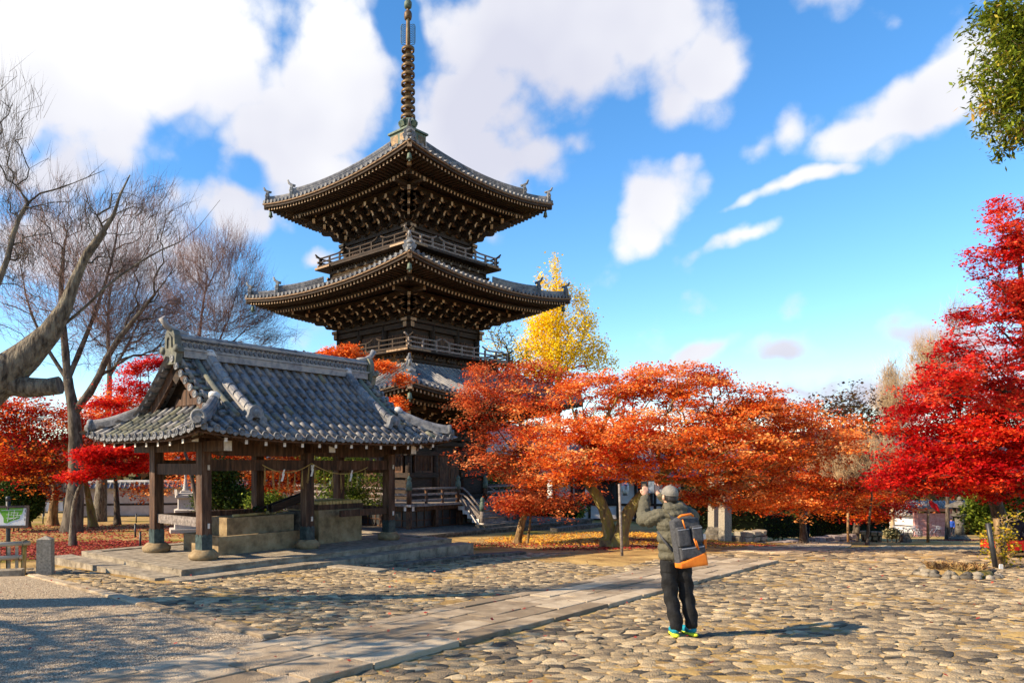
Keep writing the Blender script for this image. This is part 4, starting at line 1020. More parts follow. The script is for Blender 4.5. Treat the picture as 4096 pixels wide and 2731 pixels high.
# gables: verge tiles, barge boards, pediment
for sx in (-1, 1):
    mb = MB().prism([(-1.62, 3.0), (0, 4.5), (1.62, 3.0), (1.2, 2.9), (-1.2, 2.9)], .06, 0, rot(R(90)).to_3x3(), (sx*(GX-.28), 0, 0)); pv('gable_wall', mb, WD, parent=roof)
    ks = MB().box((sx*(GX-.16), 0, 3.30), (.14, 2.4, .2)).prism([(-.5, 3.42), (-.36, 3.6), (-.2, 3.56), (-.1, 3.78), (.1, 3.78), (.2, 3.56), (.36, 3.6), (.5, 3.42)], .1, 0, rot(R(90)).to_3x3(), (sx*(GX-.17), 0, 0)); pv('gable_strut', ks, WP, parent=roof)
    gg = MB().prism([(-.09, 0), (-.2, -.12), (-.12, -.22), (-.14, -.3), (0, -.42), (.14, -.3), (.12, -.22), (.2, -.12), (.09, 0)], .06, 0, rot(R(90)).to_3x3(), (sx*(RX-.05), 0, 4.3)); pv('gable_pendant', gg, WD, parent=roof)
    for sy in (-1, 1):
        rows = []; top = []
        for j in range(13):
            y = 1.78*j/12; z = rzf(EY-y, 0, EX); wd = .30-.04*j/12
            rows.append([(sx*(RX-.1), sy*y, z-.08-wd), (sx*(RX-.02), sy*y, z-.08-wd), (sx*(RX-.02), sy*y, z-.07), (sx*(RX-.1), sy*y, z-.07)])
        mb = MB().grid(rows, smooth=False); pv('barge_board', mb, WP, parent=roof)
        for j in range(9):                       # verge tiles lying across the gable edge
            y = .12+1.62*j/8.4; d = EY-y; z = rzf(d, 0, EX)-.01
            m_ = place((sx*(RX-.34), sy*y, z), (sx, 0, -.04), sc=(.48, 1.05, 1.05)); link('verge_tile', rt_me[1], roof, m_)
            link('tile_cap', cap_me, roof, place((sx*(RX+.14), sy*y, z+.02), (0, sy*-1, 0), up=Vector((sx, 0, 0))))
        # row of round tiles beside the verge and the descending ridge
        mb = MB(); pts = []
        for j in range(11):
            y = .2+1.62*j/10; pts.append((sx*(RX-.42), sy*y, rzf(EY-y, 0, EX)+.07))
        mb.tube(pts, .075, 8); mb.build('verge_row', MATS['tile_moss'], roof)
        dr = MB(); rows = []; x0 = sx*(RX-.82)
        for j in range(13):
            y = .12+1.72*j/12; z = rzf(EY-y, 0, EX); w_ = .15
            prof = [(-w_, .0), (-w_, .07), (-w_*.93, .075), (-w_*.95, .15), (-w_*.85, .155)]+[(-.115*math.cos(math.pi*q/6), .17+.115*math.sin(math.pi*q/6)) for q in range(7)]+[(w_*.85, .155), (w_*.95, .15), (w_*.93, .075), (w_, .07), (w_, 0)]
            rows.append([(x0+px_, sy*y, z+pz_) for px_, pz_ in prof])
        dr.grid(rows, smooth=False); d_ = dr.build('descending_ridge', TL, roof)
        for j in range(8):                       # joints of the ridge cover tiles
            y = .2+1.6*j/7.6; z = rzf(EY-y, 0, EX); MB().tube([(x0-.118*math.cos(a), sy*(y), z+.17+.122*math.sin(a)) for a in [math.pi*q/8 for q in range(9)]], .014, 5).build('ridge_joint', TL, roof)
        y = 1.90; z = rzf(EY-y, 0, EX)+.02
        on = MB().prism([(-.22, -.02), (-.26, .06), (-.2, .12), (-.17, .24), (-.1, .31), (0, .335), (.1, .31), (.17, .24), (.2, .12), (.26, .06), (.22, -.02), (.12, .0), (.08, .07), (-.08, .07), (-.12, 0)], .12, 0, None, (x0, sy*y, z))
        for q in (-.2, .2): on.tube([(x0+q, sy*(y-.14), z+.04), (x0+q, sy*(y+.09), z+.03)], .065, 10)
        on.ell((x0, sy*(y+.05), z+.17), (.1, .05, .1)); on.build('end_tile', MATS['tile_cap'], roof)
        MB().ell((x0, sy*.14, rzf(EY-.14, 0, EX)+.22), (.16, .1, .12), jit=.12).build('mortar_lump', MATS['mortar'], roof)
        # corner ridge running down the hip
        cr_ = MB(); rows = []; c0 = Vector((sx*(GX+.02), sy*(EY-(EX-GX)), 0)); c1 = Vector((sx*(EX-.12), sy*(EY-.12), 0)); s_ = Vector((-sx*sy*1., 1., 0)).normalized()
        for j in range(9):
            c = c0+(c1-c0)*j/8; d = EX-abs(c.x); z = rzf(d, c.y, EY)+.0+.05*(j/8)**3; hh = .19-.05*j/8
            prof = [(-.12, 0), (-.12, hh*.5), (-.105, hh*.52), (-.105, hh)]+[(-.09*math.cos(math.pi*q/6), hh+.09*math.sin(math.pi*q/6)) for q in range(7)]+[(.105, hh), (.105, hh*.52), (.12, hh*.5), (.12, 0)]
            rows.append([c+s_*a_+Vector((0, 0, z+b_)) for a_, b_ in prof])
        cr_.grid(rows, smooth=False); n_ = len(rows[0]); cr_.f.append(tuple(range(8*n_, 9*n_))); cr_.mi.append(0); cr_.sm.append(False); c_ = cr_.build('corner_ridge', TL, roof)
        e = c1; z = rzf(.12, EY, EY)+.1; dd = Vector((sx, sy, 0)).normalized(); mm = frame(s_).to_3x3()
        MB().lathe([(.15, -.06), (.16, .04), (.12, .05), (.1, .02), (.02, .03)], n=12, m=frame(Vector((0, 0, 1)), dd).to_3x3(), c=Vector((e.x, e.y, z+.02))+dd*.04).build('end_tile', TCAP, roof)
        MB().ell(Vector((c0.x, c0.y, rzf(EX-GX, EY-1.1, EY)+.2)), (.13, .13, .1), jit=.15).build('mortar_lump', MATS['mortar'], roof)
        MB().tube([e+dd*-.1+Vector((0, 0, z-.07)), e+dd*.16+Vector((0, 0, z-.03))], .08, 10).build('corner_tile', TCAP, roof)
# main ridge: stacked courses, a band of discs, wavy course, round cover
rg = pv('main_ridge', MB().box((0, 0, ZR+.02), (2*RX-.2, .40, .16)).box((0, 0, ZR+.13), (2*RX-.1, .44, .05)).box((0, 0, ZR+.255), (2*RX-.16, .25, .2)).box((0, 0, ZR+.385), (2*RX-.12, .34, .05)), TL, parent=roof)
wv = MB()
for sy in (-1, 1):
    for j in range(42): wv.lathe([(.058, -.015), (.058, .015), (.03, .018)], c=(-RX+.16+j*(2*RX-.32)/41, sy*.135, ZR+.235), n=8, m=Matrix.Rotation(R(90*sy), 3, 'X'), smooth=False)
    wv.tube([(-RX+.1+q*(2*RX-.2)/160, sy*.15, ZR+.335+.022*math.sin(q*1.65)) for q in range(161)], .016, 4)
o = wv.build('ridge_ornament', TCAP, roof); o['kind'] = 'stuff'
for j in range(14):
    x = -RX+.05+(2*RX-.1)*j/14; MB().grid([[(xx, .12*math.cos(a), ZR+.40+.1*math.sin(a)*sc) for a in [math.pi*q/8 for q in range(9)]] for xx, sc in ((x, 1.12), (x+.04, 1.12), (x+.05, 1.), (x+(2*RX-.1)/14+.01, 1.))]).build('ridge_cover', TL, roof)
for sx in (-1, 1):           # demon tile and horn at each end
    on = MB().prism([(-.24, -.35), (-.3, -.12), (-.36, -.08), (-.32, .06), (-.22, .05), (-.21, .3), (-.14, .42), (0, .47), (.14, .42), (.21, .3), (.22, .05), (.32, .06), (.36, -.08), (.3, -.12), (.24, -.35)], .16, 0, rot(R(90)).to_3x3(), (sx*(RX+.06), 0, ZR+.12))
    on.prism([(-.13, 0), (-.12, .22), (0, .31), (.12, .22), (.13, 0), (.07, 0), (.06, .18), (0, .23), (-.06, .18), (-.07, 0)], .05, 0, rot(R(90)).to_3x3(), (sx*(RX+.15), 0, ZR+.16))
    for q in (-.29, .29): on.lathe([(.085, -.05), (.085, .05), (.05, .06)], c=(sx*(RX+.13), q, ZR+.11), n=10, m=Matrix.Rotation(R(90), 3, 'Y'))
    on.build('demon_tile', MATS['tile_moss'], roof)
    hn = MB().tube([(sx*(RX-.3), 0, ZR+.48), (sx*RX, 0, ZR+.53), (sx*(RX+.22), 0, ZR+.64), (sx*(RX+.33), 0, ZR+.80)], [.075, .075, .07, .085], 10); hn.build('ridge_horn', TL, roof)
# ---------------------------------------------------------------- things under the pavilion roof
def on_plat(name, mb, mats, label, cat, x=0, y=0, rz=0):
    o = mb.build(name, mats); o.location = PAV_C+Matrix.Rotation(PAV_R, 3, 'Z') @ Vector((x, y, 0)); o.rotation_euler = (0, 0, PAV_R+rz); return tag(o, label, cat)
def trough(lx, ly, h, wall, z0=0):
    mb = MB(); a, b = lx/2, ly/2; i, j = a-wall, b-wall; zi = z0+h*.35
    vs = [(-a, -b, z0), (a, -b, z0), (a, b, z0), (-a, b, z0), (-a, -b, z0+h), (a, -b, z0+h), (a, b, z0+h), (-a, b, z0+h), (-i, -j, z0+h), (i, -j, z0+h), (i, j, z0+h), (-i, j, z0+h), (-i, -j, zi), (i, -j, zi), (i, j, zi), (-i, j, zi)]
    fs = [(0, 1, 5, 4), (1, 2, 6, 5), (2, 3, 7, 6), (3, 0, 4, 7), (4, 5, 9, 8), (5, 6, 10, 9), (6, 7, 11, 10), (7, 4, 8, 11), (8, 9, 13, 12), (9, 10, 14, 13), (10, 11, 15, 14), (11, 8, 12, 15), (12, 13, 14, 15)]
    return mb.add(vs, fs)
on_plat('drain_trough', trough(2.75, 1.5, .42, .12), MATS['stone_warm'], 'low outer stone trough around the water basin', 'trough', -.95, .05)
bas = on_plat('water_basin', trough(2.0, .8, .80, .1), MATS['stone_warm'], 'rectangular stone water basin set in the low trough', 'basin', -.8, .15)
mat('water', [(.01, .012, .01)], 5, .05, spec=.6)
MB().box((0, 0, .72), (1.78, .58, .01)).build('water', MATS['water'], bas)
bam = mat('bamboo', [(.22, .14, .045), (.42, .29, .10), (.5, .38, .17)], 5, .5)
for nm, a_, b_, lb in (('bamboo_pole', (-1.55, -.12, .835), (-.5, .02, .835), 'bamboo pole laid along the rim of the water basin'), ):
    on_plat(nm, MB().tube([a_, b_], .035, 8), bam, lb, 'pole')
sp2 = MB()
for q in range(9): sp2.ell((-.75+random.uniform(-.09, .09), 0+random.uniform(-.08, .08), .93+random.uniform(-.05, .08)), (.05, .03, .03), jit=.3, nu=5, nv=4)
on_plat('leaf_sprig', sp2, MATS['leaf_green'], 'green sprig standing at the bamboo pole', 'sprig')
for k_, (x, y, a_) in enumerate(((-.35, .1, .5), (-.15, .2, -.4), (-.25, -.02, 1.0))):
    ld = MB().tube([(0, 0, 0), (.42*math.cos(a_), .42*math.sin(a_), .01)], .012, 6); ld.lathe([(.05, -.03), (.055, .04), (.045, .04), (.042, -.02)], n=10)
    o = on_plat('water_ladle', ld, bam, ('bamboo ladle lying closest to the green sprig', 'bamboo ladle lying closest to the wooden flume', 'bamboo ladle lying between the two other ladles')[k_], 'ladle', x, y); o.location.z += .85; o['group'] = 'ladles on the basin'
fl = MB(); ax = Vector((1.25, .3, .32)).normalized(); fl.bar((-.35, .02, .88), (1.0, .30, 1.16), .26, .05); fl.bar((-.35, -.09, .95), (1.0, .19, 1.23), .05, .18); fl.bar((-.35, .13, .95), (1.0, .41, 1.23), .05, .18); fl.bar((-.6, .25, .9), (.8, .5, 1.22), .06, .06)
on_plat('water_flume', fl, MATS['wood_dark'], 'dark wooden water flume sloping down to the basin', 'flume')
wl = on_plat('well_curb', MB().box((0, 0, .44), (1.55, 1.3, .88)), MATS['stone_warm'], 'square stone well curb with bamboo cover', 'well', 1.55, .1)
MB().box((0, -.62, .95), (1.62, .1, .14)).box((0, .62, .95), (1.62, .1, .14)).box((-.78, 0, .95), (.1, 1.3, .14)).box((.78, 0, .95), (.1, 1.3, .14)).build('timber_frame', MATS['wood_post'], wl)
for q in range(13): MB().tube([(-.72+q*.12, -.66, 1.06), (-.72+q*.12, .66, 1.06)], .05, 8).build('bamboo_cover', bam, wl)
sb = MB().box((0, 0, .4), (.5, .9, .8)); on_plat('stone_block', MB().prism([(-.28, 0), (.28, 0), (.28, .84), (-.12, .84)], .9), MATS['stone_dark'], 'dark slanted stone block between basin and well', 'stone', .5, .12)
# sacred rope with straw tassels and folded papers
rp = empty('straw_rope', PAV_C+Matrix.Rotation(PAV_R, 3, 'Z') @ Vector((0, -HY, 0)), PAV_R, 'thin straw rope with tassels and white papers strung between the posts', 'rope')
straw = mat('straw', [(.30, .20, .06), (.5, .36, .13)], 20, .9)
def sag(x0, x1, z0, z1, s_, n=20): return [(x0+(x1-x0)*i/n, -.14, z0+(z1-z0)*i/n-s_*4*(i/n)*(1-i/n)) for i in range(n+1)]
for x0, x1, s_ in ((-1.45, .02, .20), (.02, 1.95, .22)):
    pts = sag(x0, x1, 2.06, 2.1, s_) if x0 < 0 else sag(x0, x1, 2.1, 2.0, s_); MB().tube(pts, .011, 6).build('rope', straw, rp)
    for i in range(1, 20, 3):
        p = pts[i]; d_ = random.uniform(-.05, .05); mb = MB()
        for q in (-.02, 0, .02): mb.tube([p, (p[0]+d_+q*1.6, p[1], p[2]-.38-random.uniform(0, .12))], .006, 4)
        mb.build('straw_tassel', straw, rp)
for x, z in ((-.85, 1.95), (.05, 2.06), (1.35, 1.92)):
    MB().add([(x, -.16, z), (x+.05, -.16, z), (x-.02, -.17, z-.14), (x-.07, -.17, z-.14)], [(0, 1, 2, 3)]).add([(x-.03, -.165, z-.1), (x+.03, -.165, z-.1), (x-.04, -.18, z-.28), (x-.1, -.18, z-.28)], [(0, 1, 2, 3)]).build('folded_paper', MATS['plaster'], rp)
# ================================================================ trees
def pad(px, py, rx, ry, Y, dep=1.0):
    """a foliage mass seen at a photo place, at depth Y: centre and radii in metres"""
    c = P(px, py, Y); k = Y/F
    return np.array(c), np.array((rx*k, max(rx*k*dep, .4), ry*k))
def sample_pads(pads, n, r, shell=.35):
    vol = np.array([p[1][0]*p[1][2]*np.sqrt(p[1][1]) for p in pads]); vol = vol/vol.sum(); out = []
    idx = r.choice(len(pads), n, p=vol)
    d = r.normal(size=(n, 3)); d /= np.linalg.norm(d, axis=1)[:, None]; rad = r.uniform(shell, 1, n)**.6
    C = np.array([pads[i][0] for i in idx]); Rr = np.array([pads[i][1] for i in idx])
    return C+d*Rr*rad[:, None]
def sample_sprays(pads, n, r, nsp, rad, thick):
    """tips gathered in flat layered sprays spread through the crown; also each spray's own tone"""
    c = sample_pads(pads, nsp, r, .25); tone = r.normal(0, .27, nsp); idx = r.integers(0, nsp, n); s_ = r.uniform(.55, 1.25, nsp)[idx]
    q = np.sqrt(r.random(n))*rad*s_; a = r.uniform(0, 6.283, n)
    off = np.stack([q*np.cos(a), q*np.sin(a), r.normal(0, thick, n)-.16*q*q/rad], -1)
    out = c[idx]+off; k = n//4; out[:k] = sample_pads(pads, k, r, .3)      # a share fills the body of the crown
    return out, tone[idx]
def grow(r, trunks, targets, seg=.4, wander=.12, gravity=.0, up=.25):
    """skeleton: trunk polylines, then every target joined to the nearest branch by a curved path"""
    cap = 60+sum(len(t) for t in trunks)*4+len(targets)*14
    pos = np.zeros((cap, 3)); par = np.full(cap, -1); n = 0; fr = np.full(cap, -1.); tid = np.full(cap, -1); tr = np.zeros(cap, bool); pen = np.zeros(cap); plen = np.zeros(cap)
    for kt, t in enumerate(trunks):
        t = [np.array(p, float) for p in t]; last = -1
        if len(t) > 2:                           # round off the polyline
            for _ in range(1):
                t = [t[0]]+[q for a, b in zip(t[:-1], t[1:]) for q in (a*.75+b*.25, a*.25+b*.75)][1:-1]+[t[-1]]
        if n:                                    # later trunks start on the nearest node
            d = np.linalg.norm(pos[:n]-t[0], axis=1); last = int(d.argmin())
            if d[last] > .02: pass
        for i, p in enumerate(t):
            if i == 0: pts = [p]
            else: pts = [t[i-1]+(p-t[i-1])*k/2 for k in (1, 2)]
            for q in pts:
                if n and i == 0 and last >= 0 and np.linalg.norm(pos[last]-q) < .02: continue
                pos[n] = q; par[n] = last; tr[n] = True; plen[n] = plen[last]+np.linalg.norm(q-pos[last]) if last >= 0 else 0; fr[n] = i/(len(t)-1); tid[n] = kt; last = n; n += 1
    n0 = n; base = pos[0].copy(); hgt = max(.5, pos[:n, 2].max()-base[2])
    pen[:n] = np.where(pos[:n, 2] < base[2]+.42*hgt, 50., 0.)        # no branches from the lower trunk
    order = np.argsort(np.linalg.norm(targets-pos[n0-1], axis=1)+r.normal(0, .3, len(targets)))
    d0 = np.min(np.linalg.norm(targets[:, None]-pos[None, :n0:2], axis=2), axis=1) if n0*len(targets) < 4e6 else np.linalg.norm(targets-pos[n0-1], axis=1)
    order = np.argsort(d0)
    for ti in order:
        t = targets[ti]; d = np.linalg.norm(pos[:n]-t, axis=1)+pen[:n]+np.maximum(0, pos[:n, 2]-t[2])*.6+.32*plen[:n]
        b = int(d.argmin()); L_ = np.linalg.norm(t-pos[b]); m = int(min(12, max(2, round(L_/seg))))
        if n+m >= cap: break
        bend = np.array((r.normal(0, wander), r.normal(0, wander), -gravity+up))*L_*.5; last = b
        for k in range(1, m+1):
            f = k/m; q = pos[b]+(t-pos[b])*f+bend*(f*(1-f))*2*(1 if f < 1 else 0)+r.normal(0, wander*.10*L_/m**.5, 3)*(f < 1)
            pos[n] = q; par[n] = last; plen[n] = plen[last]+np.linalg.norm(q-pos[last]); last = n; n += 1
    return pos[:n], par[:n], fr[:n], tid[:n]
def branch_mesh(name, sk, r0, rtip, mats, nmin=3, flare=1.0, knob=0., taper=0., limbk=.72):
    pos, par, fr, tid = sk; n = len(pos); wgt = np.zeros(n); kids = [[] for _ in range(n)]
    for i in range(n):
        if par[i] >= 0: kids[par[i]].append(i)
    for i in range(n-1, -1, -1):
        wgt[i] = max(1., wgt[i])
        if par[i] >= 0: wgt[par[i]] += wgt[i]
    W_ = wgt[0]; p = math.log(r0/rtip)/math.log(max(2, W_)); rad = rtip*wgt**p
    start = {}
    for i in range(n):                           # trunks and limbs taper along their own length; nothing is thicker than its parent
        if par[i] >= 0: rad[i] = min(rad[i], rad[par[i]]*(.97 if tid[i] == tid[par[i]] else limbk))
        if tid[i] >= 0:
            if tid[i] not in start: start[tid[i]] = rad[i]
            rad[i] = min(rad[i], start[tid[i]]*(1-.8*max(0, fr[i])))
    mb = MB(); stack = [(0, -1)]
    while stack:
        i, pr = stack.pop(); ch = [i] if pr < 0 else [pr, i]
        while kids[i]:
            ks = sorted(kids[i], key=lambda k: -wgt[k])
            for k in ks[1:]: stack.append((k, i))
            i = ks[0]; ch.append(i)
        if len(ch) < 2: continue
        rs = [float(rad[k]) for k in ch]
        if pr >= 0: rs[0] = min(rs[0], rs[1]*1.15)
        elif flare > 1: rs = [v*(1+(flare-1)*max(0, 1-j/4)**2) for j, v in enumerate(rs)]
        if pr < 0 and taper: rs = [v*(1-taper*jj/len(rs)) for jj, v in enumerate(rs)]
        big = max(rs); ns = 10 if big > .15 else 7 if big > .06 else 4 if big > .02 else nmin
        if knob and big > .1: rs = [v*(1+random.uniform(-knob, knob)) for v in rs]
        mb.tube([pos[k] for k in ch], rs, ns, cap=False)
    return mb, rad
def leaf_arrays(r, centers, per, spread, size, shape='quad', droop=0., flat=.55, tone=None):
    """leaf faces scattered round the twig tips; returns verts, faces, tint"""
    n = len(centers)*per; C = np.repeat(centers, per, 0)
    off = r.normal(size=(n, 3))*np.array(spread)
    P_ = C+off; a = r.uniform(0, 2*np.pi, n); tilt = r.normal(0, flat, n); s_ = size*r.uniform(.45, 1.4, n)
    tl = r.uniform(0, 2*np.pi, n)
    nz = np.stack([np.sin(tilt)*np.cos(tl), np.sin(tilt)*np.sin(tl), np.cos(tilt)], -1)
    x = np.stack([np.cos(a), np.sin(a), np.full(n, -droop)], -1); x -= nz*np.sum(x*nz, 1)[:, None]; x /= np.linalg.norm(x, axis=1)[:, None]
    y = np.cross(nz, x); X = x*s_[:, None]; Y_ = y*s_[:, None]
    ct = np.repeat(r.normal(.5, .17, len(centers)), per)+r.normal(0, .16, n)
    if tone is not None: ct = ct+np.repeat(tone, per)
    if shape == 'quad':
        V = np.stack([P_-X*.5, P_-Y_*.38, P_+X*.5, P_+Y_*.38], 1); Fc = np.arange(n*4).reshape(-1, 4); return V.reshape(-1, 3), Fc, np.repeat(ct, 4)
    if shape == 'spray':        # long narrow drooping scale-leaf sprays
        V = np.stack([P_, P_+X*.5-Y_*.16, P_+X, P_+X*.5+Y_*.16], 1); Fc = np.arange(n*4).reshape(-1, 4); return V.reshape(-1, 3), Fc, np.repeat(ct, 4)
    # palmate: three pointed lobes
    out = []
    for an in (-1.05, 0, 1.05):
        d = X*math.cos(an)+Y_*math.sin(an); e = -X*math.sin(an)+Y_*math.cos(an); l = .62 if an == 0 else .5
        out.append(np.stack([P_-X*.12, P_+d*l*.5-e*.16-X*.06, P_+d*l, P_+d*l*.5+e*.16-X*.06], 1))
    V = np.stack(out, 1).reshape(-1, 3); return V, np.arange(n*12).reshape(-1, 4), np.repeat(ct, 12)
def tree(name, label, cat, trunks, pads, seed, ntips, per, spread, size, leaf, bark, r0, rtip=.006, shape='quad', group=None, wander=.12, up=.25, shell=.35, flat=.55, droop=0., extra=None, flare=1.3, knob=.06, grav=0., bare=0., seg=.4, tipfilter=None, nmin=3, taper=0., shoots=None, twig=None, sprays=None, limbk=.72):
    r = np.random.default_rng(seed); random.seed(seed)
    trunks = [list(t) for t in trunks]                # every stem that starts near the ground is carried down into it
    for k_, t in enumerate(trunks):
        gz_ = float(G(t[0][0], t[0][1]))
        if k_ == 0 or abs(t[0][2]-gz_) < .5:
            if t[0][2] > gz_+.02: t.insert(0, (t[0][0], t[0][1], gz_-.08))
            elif t[0][2] < gz_-.3: t[0] = (t[0][0], t[0][1], gz_-.1)
    tone = None
    if sprays: tips, tone = sample_sprays(pads, ntips, r, *sprays)
    else: tips = sample_pads(pads, ntips, r, shell)
    if tipfilter is not None: tips = tips[tipfilter(tips)]
    sk = grow(r, trunks, tips, seg=seg, wander=wander, up=up, gravity=grav)
    base = Vector(trunks[0][0]); root = empty(name, base, 0, label, cat, group)
    T_ = Matrix.Translation(-base)
    mb, _ = branch_mesh('trunk', sk, r0, rtip, None, flare=flare, knob=knob, nmin=nmin, taper=taper, limbk=limbk)
    if shoots:                                   # straight fine shoots standing off the twigs
        k, ln, rr = shoots; n = len(tips)*k; a0 = np.repeat(tips, k, 0)+r.normal(0, ln*.12, (n, 3)); cen = tips.mean(0)
        out = a0-np.array((cen[0], cen[1], cen[2]-2)); out /= np.linalg.norm(out, axis=1)[:, None]
        d = out*.8+np.array((0, 0, .5))+r.normal(0, .5, (n, 3)); d /= np.linalg.norm(d, axis=1)[:, None]; le = ln*r.uniform(.4, 1.2, n)[:, None]
        p0 = a0-d*le*.35; p1 = a0+d*le*.65+np.array((0, 0, .06))*le; s1 = np.cross(d, (0, 0, 1.)); s1 /= np.linalg.norm(s1, axis=1)[:, None]+1e-9; s2 = np.cross(d, s1)
        Vs = np.stack([p0+s1*rr, p0-s1*rr*.5+s2*rr*.87, p0-s1*rr*.5-s2*rr*.87, p1], 1).reshape(-1, 3)
        Ft = (np.arange(n)[:, None, None]*4+np.array([(0, 1, 3), (1, 2, 3), (2, 0, 3)])[None]).reshape(-1, 3)
        link('twigs', np_mesh('twigs', Vs, Ft, twig or bark), root, T_)
    mb.build('trunk', bark, root, T_)
    if leaf is not None:
        if bare: kb = r.random(len(tips)) > bare; tips = tips[kb]; tone = tone[kb] if tone is not None else None
        V, Fc, t = leaf_arrays(r, tips, per, spread, size, shape, droop, flat, tone)
        link('crown', np_mesh('crown', V, Fc, leaf, t), root, T_)
    return root
def L3(*pts): return [tuple(P(px, py, Y)) for px, py, Y in pts]
M_ = MATS
# --- double-trunk orange maple in front of the office
g = PG(2440, 22.6); Y0 = 22.6
pads = [pad(*a, Y0+dy, 1.1) for a, dy in (((2230, 1720, 210, 75), -.6), ((2400, 1560, 230, 85), .8), ((2640, 1530, 270, 75), .6), ((2880, 1590, 260, 85), .2), ((3060, 1690, 230, 95), .6), ((3230, 1780, 190, 90), .4),
        ((2330, 1810, 260, 75), -1.2), ((2620, 1780, 300, 90), -1.2), ((2900, 1790, 280, 95), -.8), ((3060, 1900, 230, 80), .2), ((2180, 1890, 160, 60), -.2), ((2400, 1895, 230, 40), -1.4), ((2680, 1890, 230, 60), -1.4), ((2880, 1990, 170, 45), -.6), ((2130, 1600, 130, 70), .8), ((2500, 1690, 260, 70), -.4), ((2780, 1680, 260, 80), -.6), ((2980, 1980, 200, 50), -.4))]
tree('maple_tree', 'spreading orange maple with thick mossy double trunk leaning apart', 'tree',
     [L3((2445, 2196, 22.7), (2440, 2130, 22.65), (2425, 2060, 22.6), (2395, 1990, 22.6), (2350, 1930, 22.6), (2330, 1850, 22.4), (2400, 1740, 22.3), (2440, 1640, 22.6)), L3((2478, 2192, 22.4), (2484, 2130, 22.4), (2505, 2060, 22.4), (2555, 1990, 22.4), (2620, 1930, 22.3), (2720, 1830, 22.2), (2830, 1740, 22.4), (2950, 1680, 22.6)), L3((2620, 1930, 22.3), (2760, 1920, 22.2), (2900, 1890, 22.1), (3050, 1830, 22.2)), L3((2350, 1930, 22.6), (2270, 1860, 22.4), (2200, 1790, 22.3)), L3((2400, 1740, 22.3), (2560, 1660, 22.5), (2620, 1570, 22.6))],
     pads, 11, 3400, 40, (.15, .15, .05), .08, M_['leaf_orange'], M_['bark_moss'], .36, .006, 'quad', 'maples around the court', flare=1.5, sprays=(300, .55, .1))
# --- slim maple left of it
pads = [pad(*a, 26+dy, 1.2) for a, dy in (((1990, 1500, 130, 60), 0), ((1920, 1590, 120, 55), -.5), ((2080, 1600, 170, 80), .3), ((1900, 1700, 90, 50), -.6), ((2060, 1740, 190, 75), -.3), ((1900, 1830, 110, 45), -.8), ((2120, 1870, 180, 65), -.5), ((2200, 1990, 170, 55), -.6), ((2080, 2010, 120, 45), -.4), ((2150, 1490, 110, 50), .4), ((1960, 1680, 60, 40), 0))]
tree('maple_tree', 'rust-orange maple on two slim crossing stems beside the pagoda stairs', 'tree',
     [L3((2070, 2165, 26.2), (2095, 2060, 26), (2120, 1960, 26), (2110, 1850, 26), (2090, 1720, 26), (2060, 1600, 26)), L3((2110, 2172, 25.9), (2125, 2050, 25.9), (2130, 1950, 26), (2160, 1850, 26), (2140, 1700, 26), (2150, 1560, 26.2)), L3((2110, 1850, 26), (2000, 1740, 25.8), (1950, 1640, 25.8))],
     pads, 12, 1150, 38, (.18, .18, .08), .085, M_['leaf_rust'], M_['bark_warm'], .17, .005, 'quad', 'maples around the court', bare=.1, sprays=(110, .6, .1))
# --- maples behind, to the right of the court
pads = [pad(*a, 33+dy, 1.0) for a, dy in (((3080, 1660, 200, 70), 0), ((3270, 1710, 190, 75), .5), ((3360, 1810, 160, 80), .5), ((3200, 1870, 240, 85), -.8), ((3330, 1945, 200, 70), -.8), ((3080, 1980, 220, 55), -1), ((3240, 2010, 220, 38), -1), ((3000, 1800, 200, 110), .5))]
tree('maple_tree', 'bright orange maple above the clipped hedge', 'tree', [L3((3215, 2150, 33), (3210, 2060, 33), (3200, 1990, 33), (3160, 1900, 33), (3120, 1780, 33)), L3((3200, 1990, 33), (3300, 1900, 33), (3340, 1760, 33.2))],
     pads, 13, 1700, 40, (.2, .2, .07), .105, M_['leaf_orange'], M_['bark'], .2, .007, 'quad', 'maples around the court', sprays=(150, .8, .13))
pads = [pad(*a, 40+dy, 1.0) for a, dy in (((3450, 1900, 200, 90), 0), ((3500, 2000, 180, 60), -1), ((3350, 1840, 160, 80), .5), ((3560, 1950, 120, 50), -.5), ((3420, 2060, 110, 30), -1), ((3540, 2055, 60, 25), -1.5))]
tree('maple_tree', 'dark red maple shading the stone retaining wall', 'tree', [L3((3420, 2180, 40), (3430, 2060, 40), (3450, 1960, 40), (3440, 1850, 40))], pads, 14, 900, 40, (.25, .25, .11), .13, M_['leaf_mixed'], M_['bark'], .18, .008, 'quad', 'maples around the court', sprays=(45, 1.1, .14))
# --- red maple on the right, a vivid lower tree and a taller crimson one
pads = [pad(*a, 20+dy, .9) for a, dy in (((3780, 1560, 150, 90), .5), ((3900, 1620, 230, 110), .5), ((3720, 1690, 190, 80), 0), ((3900, 1780, 260, 100), -.6), ((3720, 1830, 200, 75), -.6), ((4010, 1900, 200, 90), -.8), ((3800, 1895, 260, 60), -1), ((3630, 1925, 140, 38), -.6), ((4080, 1700, 150, 150), 0), ((3950, 1965, 150, 35), -.4))]
tree('maple_tree', 'vivid scarlet maple spreading over the green shrub', 'tree', [L3((4010, 2130, 20.6), (3990, 2030, 20.5), (3960, 1960, 20.4), (3900, 1870, 20.2), (3850, 1740, 20.2), (3830, 1620, 20.4)), L3((3960, 1960, 20.4), (4060, 1850, 20.2), (4060, 1720, 20.2)), L3((3900, 1870, 20.2), (3780, 1880, 20), (3680, 1900, 19.8))],
     pads, 15, 2300, 32, (.14, .14, .05), .095, M_['leaf_red'], M_['bark'], .22, .006, 'palm', 'maples around the court', sprays=(220, .55, .1))
